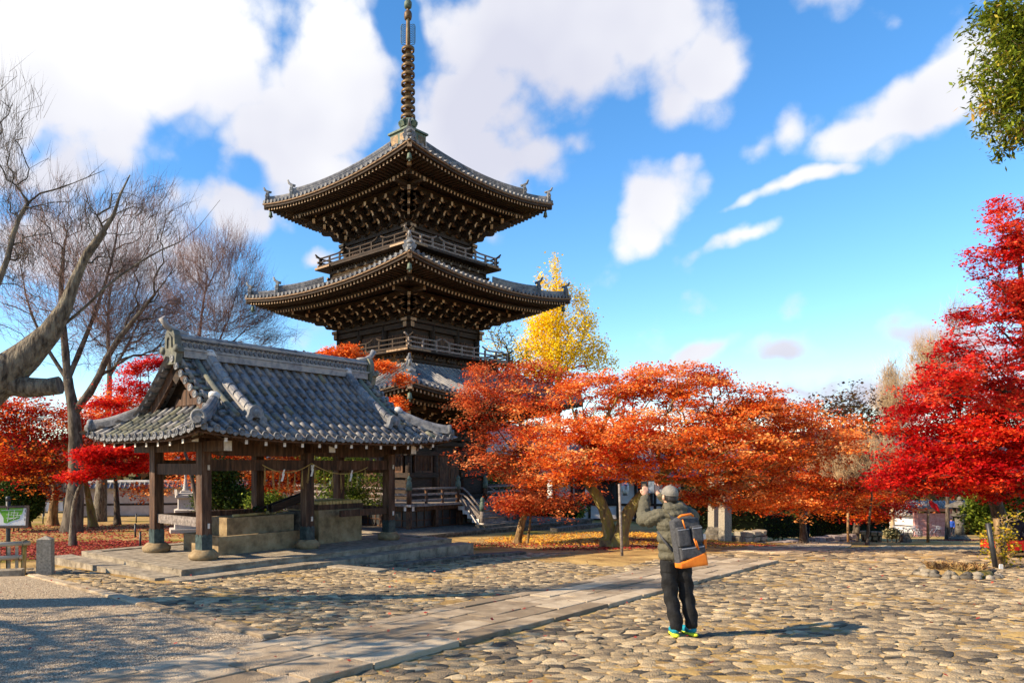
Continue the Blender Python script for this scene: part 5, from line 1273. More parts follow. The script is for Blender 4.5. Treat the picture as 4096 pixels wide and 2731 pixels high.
pads = [pad(*a, 16.5+dy, .9) for a, dy in (((4040, 860, 80, 55), 0), ((3990, 1010, 100, 60), 0), ((4110, 980, 110, 120), 0), ((4150, 1250, 120, 160), 0), ((3830, 1480, 130, 60), -.4), ((4000, 1180, 120, 70), .2), ((3760, 1560, 110, 50), -.3), ((4160, 1500, 120, 150), .2), ((4260, 1120, 130, 140), .6), ((4300, 1420, 170, 170), .8), ((4330, 1680, 200, 150), .8), ((3930, 1110, 75, 45), -.3), ((4060, 1160, 120, 75), .2), ((3880, 1260, 95, 50), -.4), ((4010, 1300, 130, 75), 0), ((3850, 1370, 90, 45), -.2), ((3960, 1440, 140, 60), -.4), ((4090, 1420, 90, 90), 0), ((4080, 1600, 100, 90), .3), ((4000, 1560, 110, 50), -.2))]
tree('maple_tree', 'tall crimson maple with open tiered branches', 'tree', [L3((4230, 2220, 17), (4210, 1960, 17), (4170, 1700, 16.8), (4120, 1450, 16.6), (4090, 1200, 16.6), (4070, 950, 16.6)), L3((4170, 1700, 16.8), (4060, 1560, 16.6), (3960, 1430, 16.5)), L3((4120, 1450, 16.6), (3990, 1300, 16.5), (3900, 1240, 16.4))],
     pads, 16, 2600, 28, (.10, .10, .04), .08, M_['leaf_crimson'], M_['bark'], .2, .005, 'palm', 'maples around the court', sprays=(220, .36, .09))
# --- pale leafless maple in front of the dark tree
pads = [pad(*a, 30, 1.) for a in ((3350, 1860, 110, 60), (3450, 1800, 130, 60), (3560, 1830, 110, 60), (3480, 1880, 150, 40), (3300, 1790, 50, 60))]
tree('bare_maple', 'low leafless maple with pale tan twigs', 'tree', [L3((3470, 2150, 31), (3480, 2050, 30.6), (3490, 1960, 30.2), (3460, 1890, 30))], pads, 17, 700, 0, (0, 0, 0), .1, None, M_['bark'], .08, .006, up=.35, shell=.0, wander=.14, seg=.3, shoots=(8, .5, .007), twig=M_['twig_tan'])
# --- ginkgo
pads = [pad(*a, 56, .9) for a in ((2222, 1085, 22, 55), (2165, 1130, 22, 50), (2275, 1150, 24, 60), (2220, 1180, 60, 70), (2320, 1210, 30, 60), (2215, 1290, 110, 80), (2340, 1290, 50, 70), (2150, 1310, 60, 60), (2230, 1390, 140, 70), (2390, 1390, 50, 50), (2100, 1390, 50, 50), (2180, 1470, 130, 60), (2370, 1450, 60, 40), (2440, 1455, 35, 20))]
tree('ginkgo_tree', 'tall golden yellow ginkgo rising behind the maples', 'tree', [L3((2230, 2060, 57), (2230, 1760, 57), (2235, 1500, 57), (2230, 1300, 57), (2225, 1080, 57)), L3((2235, 1500, 57), (2330, 1380, 57), (2350, 1240, 57)), L3((2235, 1500, 57), (2150, 1390, 57), (2130, 1280, 57))],
     pads, 18, 1000, 22, (.2, .2, .36), .16, M_['leaf_yellow'], M_['bark_grey'], .36, .012, 'quad', up=.5, flat=1.2, shell=.1, seg=.9)
pads = [pad(*a, 48, 1.) for a in ((2000, 1350, 80, 90), (2060, 1450, 110, 90), (1980, 1480, 80, 60))]
tree('bare_tree', 'dark bare-branched tree between pagoda and ginkgo', 'tree', [L3((2080, 2050, 48), (2085, 1750, 48), (2070, 1550, 48), (2030, 1400, 48))], pads, 19, 420, 3, (.3, .3, .3), .16, M_['leaf_yellow'], M_['bark'], .22, .014, up=.4, shell=.0, wander=.3, seg=.6)
# --- left-hand maples
pads = [pad(*a, 33+dy, .8) for a, dy in (((60, 1650, 170, 80), 0), ((200, 1700, 180, 90), .5), ((80, 1800, 190, 90), -.5), ((230, 1840, 180, 70), -.8), ((330, 1720, 130, 90), .5), ((40, 1920, 150, 60), -1), ((180, 1950, 160, 50), -1), ((360, 1860, 110, 60), -.5), ((-120, 1700, 160, 150), 0))]
tree('maple_tree', 'red and orange maple mass behind the clipped bush', 'tree', [L3((105, 2120, 33.5), (100, 1980, 33.5), (90, 1860, 33.3), (70, 1740, 33.3)), L3((100, 1980, 33.5), (200, 1880, 33.2), (260, 1760, 33))], pads, 21, 1400, 30, (.25, .25, .10), .12, M_['leaf_mixed'], M_['bark'], .2, .007, 'quad', 'maples around the court', sprays=(130, .8, .13))
pads = [pad(*a, 36+dy, .8) for a, dy in (((450, 1640, 110, 70), 0), ((400, 1740, 110, 80), 0), ((520, 1720, 90, 70), .5), ((420, 1830, 100, 60), 0))]
tree('maple_tree', 'orange maple seen past the left gable of the pavilion', 'tree', [L3((470, 2110, 36), (465, 1960, 36), (455, 1840, 36), (450, 1700, 36))], pads, 22, 520, 30, (.26, .26, .11), .13, M_['leaf_orange'], M_['bark'], .16, .007, 'quad', 'maples around the court')
pads = [pad(*a, 27+dy, .8) for a, dy in (((570, 1480, 70, 35), 0), ((500, 1540, 80, 35), 0), ((580, 1570, 80, 40), 0), ((470, 1610, 75, 28), -.3), ((560, 1660, 80, 35), -.3), ((480, 1690, 60, 25), -.3), ((640, 1440, 55, 25), 0), ((640, 1540, 50, 60), .3))]
tree('maple_tree', 'brilliant red maple leaning in behind the pavilion gable', 'tree', [L3((800, 2120, 27), (780, 1960, 27), (740, 1800, 27), (680, 1660, 27), (600, 1560, 27)), L3((740, 1800, 27), (620, 1720, 26.8), (540, 1660, 26.7))], pads, 23, 520, 30, (.16, .16, .06), .10, M_['leaf_red'], M_['bark'], .12, .005, 'palm', 'maples around the court', sprays=(30, .6, .06))
pads = [pad(*a, 21.5+dy, .8) for a, dy in (((400, 1815, 110, 26), 0), ((520, 1805, 110, 24), 0), ((340, 1840, 60, 16), 0), ((470, 1870, 140, 22), .3), ((330, 1905, 90, 20), .2), ((580, 1850, 50, 25), 0))]
tree('maple_tree', 'low red maple with flat layered branches beside the pavilion step', 'tree', [L3((292, 2192, 22.3), (290, 2080, 22.2), (300, 1990, 22.1), (340, 1900, 21.8), (420, 1850, 21.6)), L3((300, 1990, 22.1), (250, 1930, 22), (270, 1900, 21.9))], pads, 24, 420, 32, (.15, .15, .05), .095, M_['leaf_red'], M_['bark_grey'], .11, .005, 'palm', 'maples around the court')
pads = [pad(*a, 33+dy, .8) for a, dy in (((750, 1820, 120, 70), 0), ((900, 1800, 130, 60), .5), ((1020, 1830, 110, 70), 0), ((1130, 1790, 120, 50), .5), ((820, 1900, 110, 40), -.5), ((1080, 1930, 120, 60), -.5), ((1170, 1880, 90, 60), -.3), ((1060, 2020, 70, 35), -.5), ((620, 1830, 90, 60), .3), ((560, 1960, 80, 50), 0), ((1270, 1800, 80, 60), .5))]
tree('maple_tree', 'orange maple framed by the pavilion posts', 'tree', [L3((990, 2110, 33), (1000, 2000, 33), (1000, 1900, 33), (960, 1800, 33)), L3((1000, 1900, 33), (1090, 1840, 33), (1140, 1780, 33)), L3((960, 1800, 33), (820, 1810, 33), (720, 1800, 33))], pads, 25, 1100, 30, (.24, .24, .09), .115, M_['leaf_orange'], M_['bark'], .15, .006, 'quad', 'maples around the court', sprays=(55, .9, .1))
pads = [pad(*a, 25.5+dy, .8) for a, dy in (((1330, 1420, 70, 30), 0), ((1430, 1440, 60, 28), 0), ((1530, 1470, 60, 26), -.2), ((1290, 1450, 60, 24), 0), ((1600, 1520, 40, 22), -.3), ((1400, 1400, 40, 25), 0), ((1590, 1620, 30, 35), -.2))]
tree('maple_tree', 'small orange-red maple top showing over the pavilion ridge', 'tree', [L3((1420, 2140, 26), (1410, 1900, 26), (1410, 1650, 25.8), (1400, 1480, 25.6))], pads, 26, 330, 32, (.14, .14, .06), .085, M_['leaf_orange'], M_['bark'], .1, .005, 'quad', 'maples around the court')
# evergreens seen between the posts
pads = [pad(*a, 28, .8) for a in ((870, 1900, 75, 70), (930, 1990, 80, 60), (830, 2010, 50, 60))]
tree('evergreen_shrub', 'dark glossy evergreen behind the water basin', 'shrub', [L3((880, 2120, 28), (880, 2000, 28), (890, 1900, 28))], pads, 27, 300, 40, (.16, .16, .14), .10, M_['leaf_green'], M_['bark'], .07, .006, flat=1.)
pads = [pad(*a, 24.5, .8) for a in ((1350, 1830, 140, 50), (1420, 1920, 130, 60), (1350, 1990, 110, 40), (1480, 2000, 90, 40), (1300, 1880, 60, 50))]
tree('evergreen_tree', 'small green camellia tree beside the pagoda veranda', 'tree', [L3((1390, 2150, 24.5), (1388, 2050, 24.5), (1380, 1960, 24.5), (1380, 1860, 24.5))], pads, 28, 420, 26, (.15, .15, .12), .085, M_['leaf_bright'], M_['bark_grey'], .06, .005, flat=1., bare=.15)
pads = [pad(*a, 26, .8) for a in ((1060, 2010, 75, 40), (1080, 2060, 60, 30))]
tree('evergreen_shrub', 'bright green shrub seen between the left pavilion posts', 'shrub', [L3((1060, 2120, 26), (1062, 2070, 26), (1066, 2020, 26))], pads, 29, 200, 34, (.12, .12, .1), .08, M_['leaf_bright'], M_['bark'], .04, .005, flat=1.)
# --- bare trees on the left
BG_ = M_['bark_grey']; mat('bark_limb', [(.014, .011, .008), (.055, .042, .03), (.13, .105, .08), (.08, .085, .03)], 3, .9, 1., 20, stretch=(2, 2, .7), stops=[.3, .45, .6, .75])
pads = [pad(*a, 30+dy, .7) for a, dy in (((330, 1150, 260, 260), 0), ((120, 1200, 200, 260), 0), ((550, 1050, 220, 260), 0), ((480, 1350, 260, 180), .5), ((700, 1250, 200, 200), .5), ((250, 900, 220, 200), 0), ((620, 850, 160, 150), 0), ((60, 900, 150, 200), 0))]
tree('bare_tree', 'large bare tree with mossy dark trunk beside the pavilion', 'tree', [L3((285, 2135, 30), (300, 2000, 30), (305, 1800, 30), (295, 1640, 30), (270, 1520, 30), (260, 1380, 30), (240, 1180, 30), (260, 960, 30)), L3((305, 1640, 30), (380, 1540, 29.8), (440, 1400, 29.6), (560, 1250, 29.5), (680, 1100, 29.4), (760, 960, 29.4)), L3((270, 1520, 30), (330, 1380, 30.2), (400, 1200, 30.3), (460, 1000, 30.3), (480, 820, 30.3)), L3((270, 1520, 30), (180, 1380, 30), (110, 1220, 30), (80, 1050, 30)), L3((300, 1720, 30), (200, 1640, 29.7), (120, 1540, 29.5))],
     pads, 31, 1500, 0, (0, 0, 0), .1, None, M_['bark_limb'], .40, .0055, up=.12, shell=.0, wander=.07, seg=.55, flare=1.3, taper=.3, shoots=(4, 1.3, .007), twig=M_['twig_red'])
pads = [pad(*a, 46, .7) for a in ((800, 1050, 160, 160), (940, 1000, 130, 110), (700, 1200, 160, 160), (960, 1180, 150, 150), (860, 1300, 200, 130), (1060, 1250, 120, 120), (1100, 1350, 130, 60))]
tree('bare_tree', 'distant bare tree with fine reddish twigs behind the pavilion ridge', 'tree', [L3((780, 2080, 46), (780, 1800, 46), (790, 1500, 46), (800, 1300, 46), (830, 1100, 46)), L3((790, 1500, 46), (900, 1330, 46), (960, 1120, 46)), L3((790, 1500, 46), (690, 1350, 46), (660, 1200, 46))], pads, 32, 1100, 0, (0, 0, 0), .1, None, M_['twig_red'], .26, .007, up=.12, shell=0., wander=.06, seg=.9, taper=.3, shoots=(6, 1.8, .008))
pads = [pad(*a, 40, .7) for a in ((430, 1300, 150, 200), (560, 1250, 130, 180), (350, 1150, 150, 150), (640, 1350, 120, 130), (500, 1050, 150, 120))]
tree('bare_tree', 'slender bare tree with lichen-grey upper limbs behind the mossy one', 'tree', [L3((395, 2125, 40), (410, 1900, 40), (430, 1700, 40), (440, 1500, 40), (430, 1320, 40), (440, 1120, 40)), L3((440, 1500, 40), (530, 1350, 40), (590, 1180, 40))], pads, 33, 900, 0, (0, 0, 0), .1, None, BG_, .30, .006, up=.12, shell=0., wander=.07, seg=.8, flare=1.5, taper=.3, shoots=(4, 1.5, .007), twig=M_['twig_red'])
tree('mossy_tree', 'leaning mossy trunk with lichen patches beside the white wall', 'tree', [L3((372, 2100, 34), (360, 2020, 34), (345, 1940, 34), (330, 1860, 34), (330, 1760, 34))], [pad(330, 1760, 90, 50, 34, .8)], 34, 40, 0, (0, 0, 0), .1, None, M_['bark_moss'], .26, .02, up=.3, seg=.8, flare=1.4)
tree('smooth_tree', 'orange-barked smooth trunk beside the clipped bush', 'tree', [L3((210, 2078, 36), (215, 2010, 36), (225, 1960, 36), (195, 1900, 36), (190, 1850, 36))], [pad(200, 1820, 90, 40, 36, .8)], 35, 50, 12, (.2, .2, .15), .1, M_['leaf_bright'], M_['bark_warm'], .30, .02, up=.3, seg=.8, flare=1.3)
# near limb entering from the left, with its trunk outside the frame; the crown outside still holds brown leaves
pads = [pad(*a, 10.5+dy, .8) for a, dy in (((60, 700, 180, 220), 0), ((330, 830, 200, 180), 0), ((600, 830, 180, 110), .2), ((100, 1000, 200, 200), .2), ((420, 1050, 150, 130), .3), ((-150, 500, 250, 300), 0), ((-350, 900, 300, 350), 0), ((40, 420, 120, 150), 0))]
limb = tree('bare_tree', 'huge grey limb with sawn stub reaching in over the yard', 'tree', [L3((-620, 2560, 10.3), (-560, 2100, 10.3), (-380, 1820, 10.4), (-140, 1680, 10.4), (60, 1510, 10.4), (200, 1340, 10.5), (280, 1200, 10.5), (330, 1050, 10.5), (420, 930, 10.6)), L3((200, 1340, 10.5), (330, 1240, 10.5), (440, 1130, 10.5), (600, 1020, 10.6), (760, 950, 10.6), (880, 800, 10.7)), L3((-140, 1680, 10.4), (-100, 1300, 10.4), (20, 1080, 10.4), (60, 900, 10.5), (130, 780, 10.5), (250, 750, 10.5), (420, 680, 10.6)), L3((-380, 1820, 10.4), (-450, 1400, 10.4), (-420, 1000, 10.4), (-300, 700, 10.4))],
     pads, 36, 650, 0, (0, 0, 0), .1, None, BG_, .26, .0035, limbk=.42, up=.15, shell=0., wander=.08, seg=.3, flare=1.2, taper=.0, shoots=(5, .5, .0028), twig=M_['bark'])
T_ = Matrix.Translation(-limb.location); q = [P(x, y, 10.4) for x, y in ((40, 1535), (120, 1550), (190, 1548), (240, 1540))]
MB().tube(q, [.17, .145, .125, .13], 12, capmi=1).build('sawn_stub', [BG_, M_['bark']], limb, T_)
ql = [P(x, y, 10.4) for x, y in ((-640, 2600), (-560, 2150), (-390, 1830), (-180, 1650), (0, 1510), (110, 1420), (200, 1330), (260, 1230), (300, 1120), (350, 1010), (410, 930), (455, 860), (480, 780), (520, 700))]
MB().tube(ql, [.55, .48, .42, .35, .28, .215, .155, .105, .075, .054, .04, .028, .018, .009], 14).build('main_limb', BG_, limb, T_)
r = np.random.default_rng(99); pads = [(np.array(c), np.array(s_)) for c, s_ in (((-11.5, 6.6, 5.2), (2.2, 1.8, 1.0)), ((-9.6, 5.0, 4.4), (1.8, 1.6, .8)), ((-12.5, 9.2, 6.2), (2.4, 1.8, 1.1)), ((-9.5, 8.3, 5.4), (1.6, 1.4, .8)), ((-8.2, 6.2, 5.6), (1.4, 1.6, .7)), ((-13.5, 5.0, 6.0), (2., 2., 1.)))]
tips = sample_pads(pads, 330, r, .1); V, Fc, t = leaf_arrays(r, tips, 20, (.24, .24, .14), .13, 'quad', 0., .9); link('crown', np_mesh('crown', V, Fc, M_['leaf_rust'], t), limb, T_)
sk = grow(r, [[(-9.9, 10.3, .0), (-9.9, 9.4, 2.0), (-10.2, 7.8, 3.6), (-10.8, 6.6, 4.6)]], tips); branch_mesh('b', sk, .2, .006, None)[0].build('limbs', BG_, limb, T_)
# --- cypress hanging in at the upper right
pads = [pad(*a, 9.5, .8) for a in ((4060, 60, 120, 90), (3960, 60, 40, 40), (4020, 190, 110, 60), (3930, 160, 40, 30), (4040, 290, 110, 60), (3930, 270, 45, 35), (4060, 400, 100, 60), (3960, 390, 55, 40), (3905, 440, 30, 22), (4080, 520, 70, 40), (3990, 500, 45, 30), (4040, 590, 35, 22), (4160, 250, 110, 260), (4420, -150, 240, 260), (4560, 200, 200, 260), (4380, 450, 170, 160))]
tree('cypress_tree', 'green cypress boughs with drooping sprays and tiny cones', 'tree', [L3((4420, 2700, 9.6), (4400, 1600, 9.6), (4380, 700, 9.6), (4360, 100, 9.6), (4350, -250, 9.6)), L3((4380, 700, 9.6), (4240, 560, 9.5), (4100, 500, 9.5)), L3((4370, 400, 9.6), (4200, 280, 9.5), (4040, 240, 9.5)), L3((4360, 100, 9.6), (4180, 60, 9.5), (4020, 80, 9.5))],
     pads, 41, 1000, 42, (.065, .065, .08), .085, M_['leaf_cypress'], M_['bark_warm'], .25, .004, 'spray', up=.0, flat=1.1, droop=1.2, shell=.2, grav=.2)
# --- background trees on the right skyline
pads = [pad(*a, 62, .9) for a in ((3330, 1650, 130, 80), (3420, 1600, 100, 70), (3470, 1700, 120, 90), (3380, 1760, 150, 80))]
tree('dark_tree', 'dull brown half-bare tree on the skyline', 'tree', [L3((3420, 2080, 62), (3420, 1900, 62), (3410, 1750, 62), (3400, 1620, 62))], pads, 42, 600, 9, (.4, .4, .35), .25, M_['leaf_rust_dull'] if 'leaf_rust_dull' in MATS else mat('leaf_rust_dull', [(.05, .02, .02), (.14, .07, .04), (.2, .16, .04)], 1., trans=.3, stops=[.2, .55, .9], **LT), M_['bark'], .25, .016, up=.4, shell=.0, seg=.9)
pads = [pad(*a, 66, .9) for a in ((3560, 1500, 45, 80), (3540, 1600, 70, 80), (3600, 1620, 60, 90), (3570, 1720, 90, 70))]
tree('bare_tree', 'tall pale bare tree on the skyline beside the scarlet maple', 'tree', [L3((3570, 2080, 66), (3570, 1850, 66), (3570, 1650, 66), (3565, 1470, 66))], pads, 43, 350, 0, (0, 0, 0), .1, None, M_['twig_tan'], .2, .01, up=.7, shell=0., seg=.9, wander=.06, shoots=(9, 2., .012))
pads = [pad(*a, 45, .9) for a in ((3720, 1430, 80, 90), (3800, 1480, 90, 80), (3680, 1520, 70, 60), (3830, 1270, 60, 60))]
tree('bare_tree', 'bare twiggy tree behind the tall crimson maple', 'tree', [L3((3790, 2080, 45), (3790, 1800, 45), (3780, 1600, 45), (3770, 1450, 45), (3820, 1300, 45))], pads, 44, 350, 0, (0, 0, 0), .1, None, M_['bark'], .13, .008, up=.5, shell=0., seg=.8, wander=.08, shoots=(8, 1.4, .009), twig=M_['twig_tan'])
# ================================================================ people
def fuse(name, mb, m, voxel, smooth=3, mod=None):
    """one continuous surface from overlapping shapes"""
    me = mb.mesh(name, m); ob = bpy.data.objects.new(name, me); COL.objects.link(ob)
    rm = ob.modifiers.new('r', 'REMESH'); rm.mode = 'VOXEL'; rm.voxel_size = voxel; rm.use_smooth_shade = True
    if smooth: s_ = ob.modifiers.new('s', 'SMOOTH'); s_.iterations = smooth; s_.factor = .5
    dg = bpy.context.evaluated_depsgraph_get(); dg.update(); new = bpy.data.meshes.new_from_object(ob.evaluated_get(dg))
    bpy.data.objects.remove(ob); bpy.data.meshes.remove(me); new.name = name
    if not new.materials: new.materials.append(m)
    if mod is not None:
        n = len(new.vertices); co = np.empty(n*3, np.float32); new.vertices.foreach_get('co', co); co = co.reshape(-1, 3)
        no = np.empty(n*3, np.float32); new.vertices.foreach_get('normal', no); no = no.reshape(-1, 3)
        new.vertices.foreach_set('co', mod(co, no).astype(np.float32).ravel()); new.update()
    return new
def caps(mb, pts, rs, n=10):
    mb.tube(pts, rs, n)
    for p, r in zip(pts, rs): mb.ell(p, (r, r, r), 0, n, 6)
def hand(mb, w, d, side, up):
    """palm and five curled fingers at wrist w, pointing along d"""
    d = Vector(d).normalized(); s_ = Vector(side).normalized(); u = Vector(up).normalized(); c = Vector(w)+d*.045
    mb.ell(c, (.04, .018, .045), 0, 8, 6, Matrix((s_, u, d)).transposed())
    for i, (o, l) in enumerate(((-.03, .062), (-.01, .072), (.011, .068), (.031, .052))):
        a = c+d*.035+s_*o; caps(mb, [a, a+d*l*.5+u*.008, a+d*l*.8+u*.03], [.0095, .009, .008], 6)
    a = c+s_*-.035-d*.01; caps(mb, [a, a-s_*.022+d*.028+u*.008, a-s_*.022+d*.052+u*.018], [.011, .010, .009], 6)
skin = mat('skin', [(.50, .27, .17), (.58, .33, .22)], 6, .5, spec=.4)
olive = mat('olive_nylon', [(.075, .068, .046), (.088, .08, .054), (.10, .091, .062)], 5, .72, .5, 50, spec=.25)
trou = mat('black_cloth', [(.008, .008, .009), (.02, .02, .021)], 8, .85, .3, 60, spec=.2)
capm_ = mat('cap_grey', [(.15, .14, .12), (.24, .22, .19)], 14, .9, .3, 80)
hairm = mat('hair', [(.008, .006, .005), (.03, .024, .02)], 30, .5, stretch=(1, 1, .2))
teal = mat('teal_mesh', [(.0, .13, .2), (.01, .26, .34)], 30, .7); neon = mat('neon_sole', [(.55, .62, .02), (.7, .72, .05)], 8, .6); orange = mat('orange_leather', [(.55, .12, .008), (.75, .22, .02)], 9, .55)
packm = mat('pack_grey', [(.035, .036, .04), (.075, .076, .082)], 40, .9, .4, 120); zipm = mat('zip_grey', [(.30, .31, .34)], 8, .6)
g0 = PG(2702, 8.45); person_loc = Vector((g0.x, g0.y, g0.z+.03)); PROT = R(4)
b_ = MB()
b_.ell((-.045, .05, 1.615), (.078, .098, .115)); b_.ell((-.045, .148, 1.60), (.014, .02, .022)); b_.ell((-.045, .13, 1.555), (.03, .02, .012))
for s_ in (-1, 1): b_.ell((-.045+s_*.082, .045, 1.61), (.012, .024, .034)); b_.ell((-.045+s_*.032, .138, 1.625), (.014, .01, .009))
caps(b_, [(-.04, .03, 1.42), (-.043, .035, 1.53)], [.06, .055]); caps(b_, [(-.02, 0, 1.38), (-.01, 0, 1.15), (0, 0, .95)], [.12, .12, .13])
for s_, sh, elb, wr in ((-1, (-.2, 0, 1.40), (-.325, .12, 1.34), (-.235, .30, 1.60)), (1, (.16, 0, 1.40), (.235, .15, 1.38), (-.075, .33, 1.645))): caps(b_, [sh, elb, wr], [.05, .042, .03])
caps(b_, [(-.09, 0, .9), (-.055, .02, .48), (.005, -.01, .08)], [.085, .055, .04]); caps(b_, [(.09, 0, .9), (.14, .03, .48), (.195, .01, .09)], [.085, .055, .04])
hand(b_, (-.235, .30, 1.60), (.03, .1, .9), (1, 0, 0), (.3, 1, 0)); hand(b_, (-.075, .33, 1.645), (-.35, .1, .8), (-.8, 0, -.5), (0, 1, .2))
pers = link('person', fuse('person', b_, skin, .0085, 2)); pers.location = person_loc; pers.rotation_euler = (0, 0, PROT)
tag(pers, 'person in olive puffer jacket and grey cap photographing the pagoda', 'person')
j = MB()
for c, r in (((0, 0, .93), (.198, .15, .10)), ((0, 0, 1.02), (.205, .158, .15)), ((-.01, 0, 1.16), (.208, .158, .17)), ((-.02, 0, 1.30), (.218, .152, .15)), ((-.03, .0, 1.41), (.205, .125, .085)), ((-.035, .01, 1.47), (.12, .1, .07))): j.ell(c, r, 0, 16, 10)
caps(j, [(-.19, 0, 1.40), (-.29, .07, 1.35), (-.33, .13, 1.345), (-.30, .2, 1.43), (-.245, .285, 1.575)], [.09, .092, .086, .076, .062], 12); caps(j, [(.15, 0, 1.40), (.225, .07, 1.38), (.245, .14, 1.385), (.12, .24, 1.50), (-.03, .31, 1.61)], [.09, .092, .085, .074, .06], 12)
for c, r in (((-.035, -.085, 1.475), (.15, .075, .062)), ((-.035, -.11, 1.415), (.11, .06, .07)), ((-.1, -.03, 1.52), (.06, .07, .045)), ((.03, -.03, 1.52), (.06, .07, .045))): j.ell(c, r, 0, 12, 8)
def quilt(co, no):
    z = co[:, 2]; arm = (np.abs(co[:, 0]+.02) > .215)
    ph = np.where(arm, (co[:, 1]*.9+z*.75)/.085, z/.098+.03*np.sin(co[:, 0]*9))
    d = .011*(np.abs(np.sin(np.pi*ph))**.45-.75)
    return co+no*d[:, None]+.0035*np.sin(co[:, [1, 2, 0]]*55+co*31)+no*(.003*np.sin(co[:, 0]*90+co[:, 2]*60)*np.sin(co[:, 1]*70))[:, None]
link('jacket', fuse('jacket', j, olive, .009, 4, quilt), pers)
t_ = MB(); t_.ell((0, 0, .9), (.168, .125, .12), 0, 14, 8)
caps(t_, [(-.085, 0, .86), (-.07, .015, .66), (-.05, .02, .47), (-.02, -.01, .27), (.005, -.015, .13)], [.098, .092, .082, .078, .077], 12); caps(t_, [(.088, 0, .86), (.115, .02, .66), (.145, .025, .47), (.175, .0, .27), (.195, .005, .15)], [.098, .092, .082, .077, .075], 12)
link('trousers', fuse('trousers', t_, trou, .009, 3, lambda co, no: co+no*(.008*np.sin(co[:, 2]*38+co[:, 0]*23+np.sin(co[:, 1]*20)*2))[:, None]*(co[:, 2] < .75)[:, None]), pers)
for x, y, a in ((.0, .03, .25), (.2, .06, -.18)):
    m_ = Matrix.Translation((x, y, 0)) @ rot(-a); u_ = MB()
    for c, r in (((0, .085, .05), (.05, .11, .042)), ((0, -.02, .075), (.052, .09, .06)), ((0, -.045, .11), (.048, .06, .045))): u_.ell(c, r, 0, 12, 8)
    sh_ = link('shoe', fuse('shoe', u_, teal, .008, 2), pers, m_); so = MB()
    for c, r in (((0, .08, .012), (.052, .125, .022)), ((0, -.05, .014), (.05, .085, .028))): so.ell(c, r, 0, 12, 8)
    link('sole', fuse('sole', so, neon, .008, 1), sh_); MB().ell((0, -.098, .115), (.022, .012, .022)).build('heel_tab', orange, sh_)
c_ = MB(); prof = [(.098*math.cos(a), .098*math.sin(a)) for a in [R(q) for q in range(0, 91, 10)]]
c_.lathe([(r*1.0, z) for r, z in prof], c=(0, 0, 0), n=18, sx=.92, sy=1.12); c_.ell((0, 0, .1), (.012, .012, .008)); c_.lathe([(.1, -.012), (.1015, .004)], n=18, sx=.92, sy=1.12)
c_.prism([(-.07, 0), (-.06, .06), (0, .085), (.06, .06), (.07, 0), (.07, -.01), (-.07, -.01)], .008, 0, Matrix.Rotation(R(-90), 3, 'X') @ Matrix.Rotation(R(8), 3, 'X'), (0, .1, .0))
cp = c_.build('cap', capm_, pers, Matrix.Translation((-.045, .045, 1.655)) @ Matrix.Rotation(R(10), 4, 'X'))
link('hair', fuse('hair', MB().ell((-.045, .028, 1.615), (.083, .088, .075), 0, 12, 8).ell((-.045, -.005, 1.585), (.07, .06, .055)), hairm, .008, 1), pers)
# backpack (a thing of its own)
bp = empty('backpack', person_loc, PROT, 'grey backpack with orange leather base worn over the olive jacket', 'backpack'); BM = Matrix.Translation((.025, -.235, 1.12)) @ Matrix.Rotation(R(-7), 4, 'Y') @ Matrix.Rotation(R(-4), 4, 'X') @ Matrix.Diagonal((1.18, 1.0, 1.16, 1))
def rbox(c, d, v=.012): q = MB().box(c, d); return q
link('pack_body', fuse('pack_body', MB().box((0, 0, 0), (.26, .13, .44)).ell((0, 0, .2), (.13, .068, .06), 0, 16, 8), packm, .012, 5), bp, BM)
for c, d in (((-.06, -.085, .06), (.12, .06, .19)), ((.075, -.085, .07), (.105, .06, .16)), ((.01, -.08, -.1), (.24, .055, .12))):
    pk = link('pocket', fuse('pocket', MB().box(c, d), packm, .01, 5), bp, BM); MB().box((c[0], c[1]-d[1]*.46, c[2]+d[2]*.36), (d[0]*.9, .008, .008)).build('zip', zipm, pk)
link('leather_base', fuse('leather_base', MB().prism([(-.135, -.24), (.135, -.24), (.135, -.105), (-.13, -.19)], .17), orange, .01, 3), bp, BM @ Matrix.Translation((0, -.025, 0)))
MB().tube([(-.07, -.06, .245), (-.05, -.08, .262), (.05, -.08, .265), (.075, -.06, .245)], .012, 8).build('handle', orange, bp, BM)
for x, z in ((-.055, .185), (.03, -.01), (.045, -.03)): MB().tube([(x, -.115, z+.04), (x+.012, -.122, z-.05)], .007, 6).build('zip_pull', orange, bp, BM)
for s_ in (-1, 1):
    MB().grid([[(x+s_*.0+dx, y, z) for dx in (-.026, .026)] for x, y, z in ((s_*.09, -.175, 1.30), (s_*.1-.01, -.155, 1.40), (s_*.115-.015, -.09, 1.485), (s_*.125-.02, .03, 1.50))]).build('shoulder_strap', packm, bp)
MB().tube([(-.1, -.16, 1.0), (-.19, -.1, 1.13), (-.215, 0, 1.22)], .014, 6).build('side_strap', packm, bp); MB().box((.215, -.235, 1.17), (.03, .06, .07)).build('bottle_top', MATS['plaster'], bp); MB().box((.225, -.235, 1.1), (.035, .065, .1)).build('side_pouch', orange, bp)
ph_ = empty('phone', person_loc, PROT, 'phone in an open black flip case held up by the person', 'phone'); PM_ = Matrix.Translation((-.155, .325, 1.72)) @ rot(R(-4))
MB().box((0, 0, 0), (.078, .01, .155)).build('phone_body', MATS['black_metal'], ph_, PM_); MB().box((-.078, .012, -.005), (.07, .012, .155)).build('case_flap', MATS['black_metal'], ph_, PM_)
scr = mat('screen', [(.03, .04, .05), (.25, .28, .3), (.5, .52, .55)], 16, .2); MB().box((0, -.007, 0), (.066, .004, .14)).build('screen', scr, ph_, PM_)
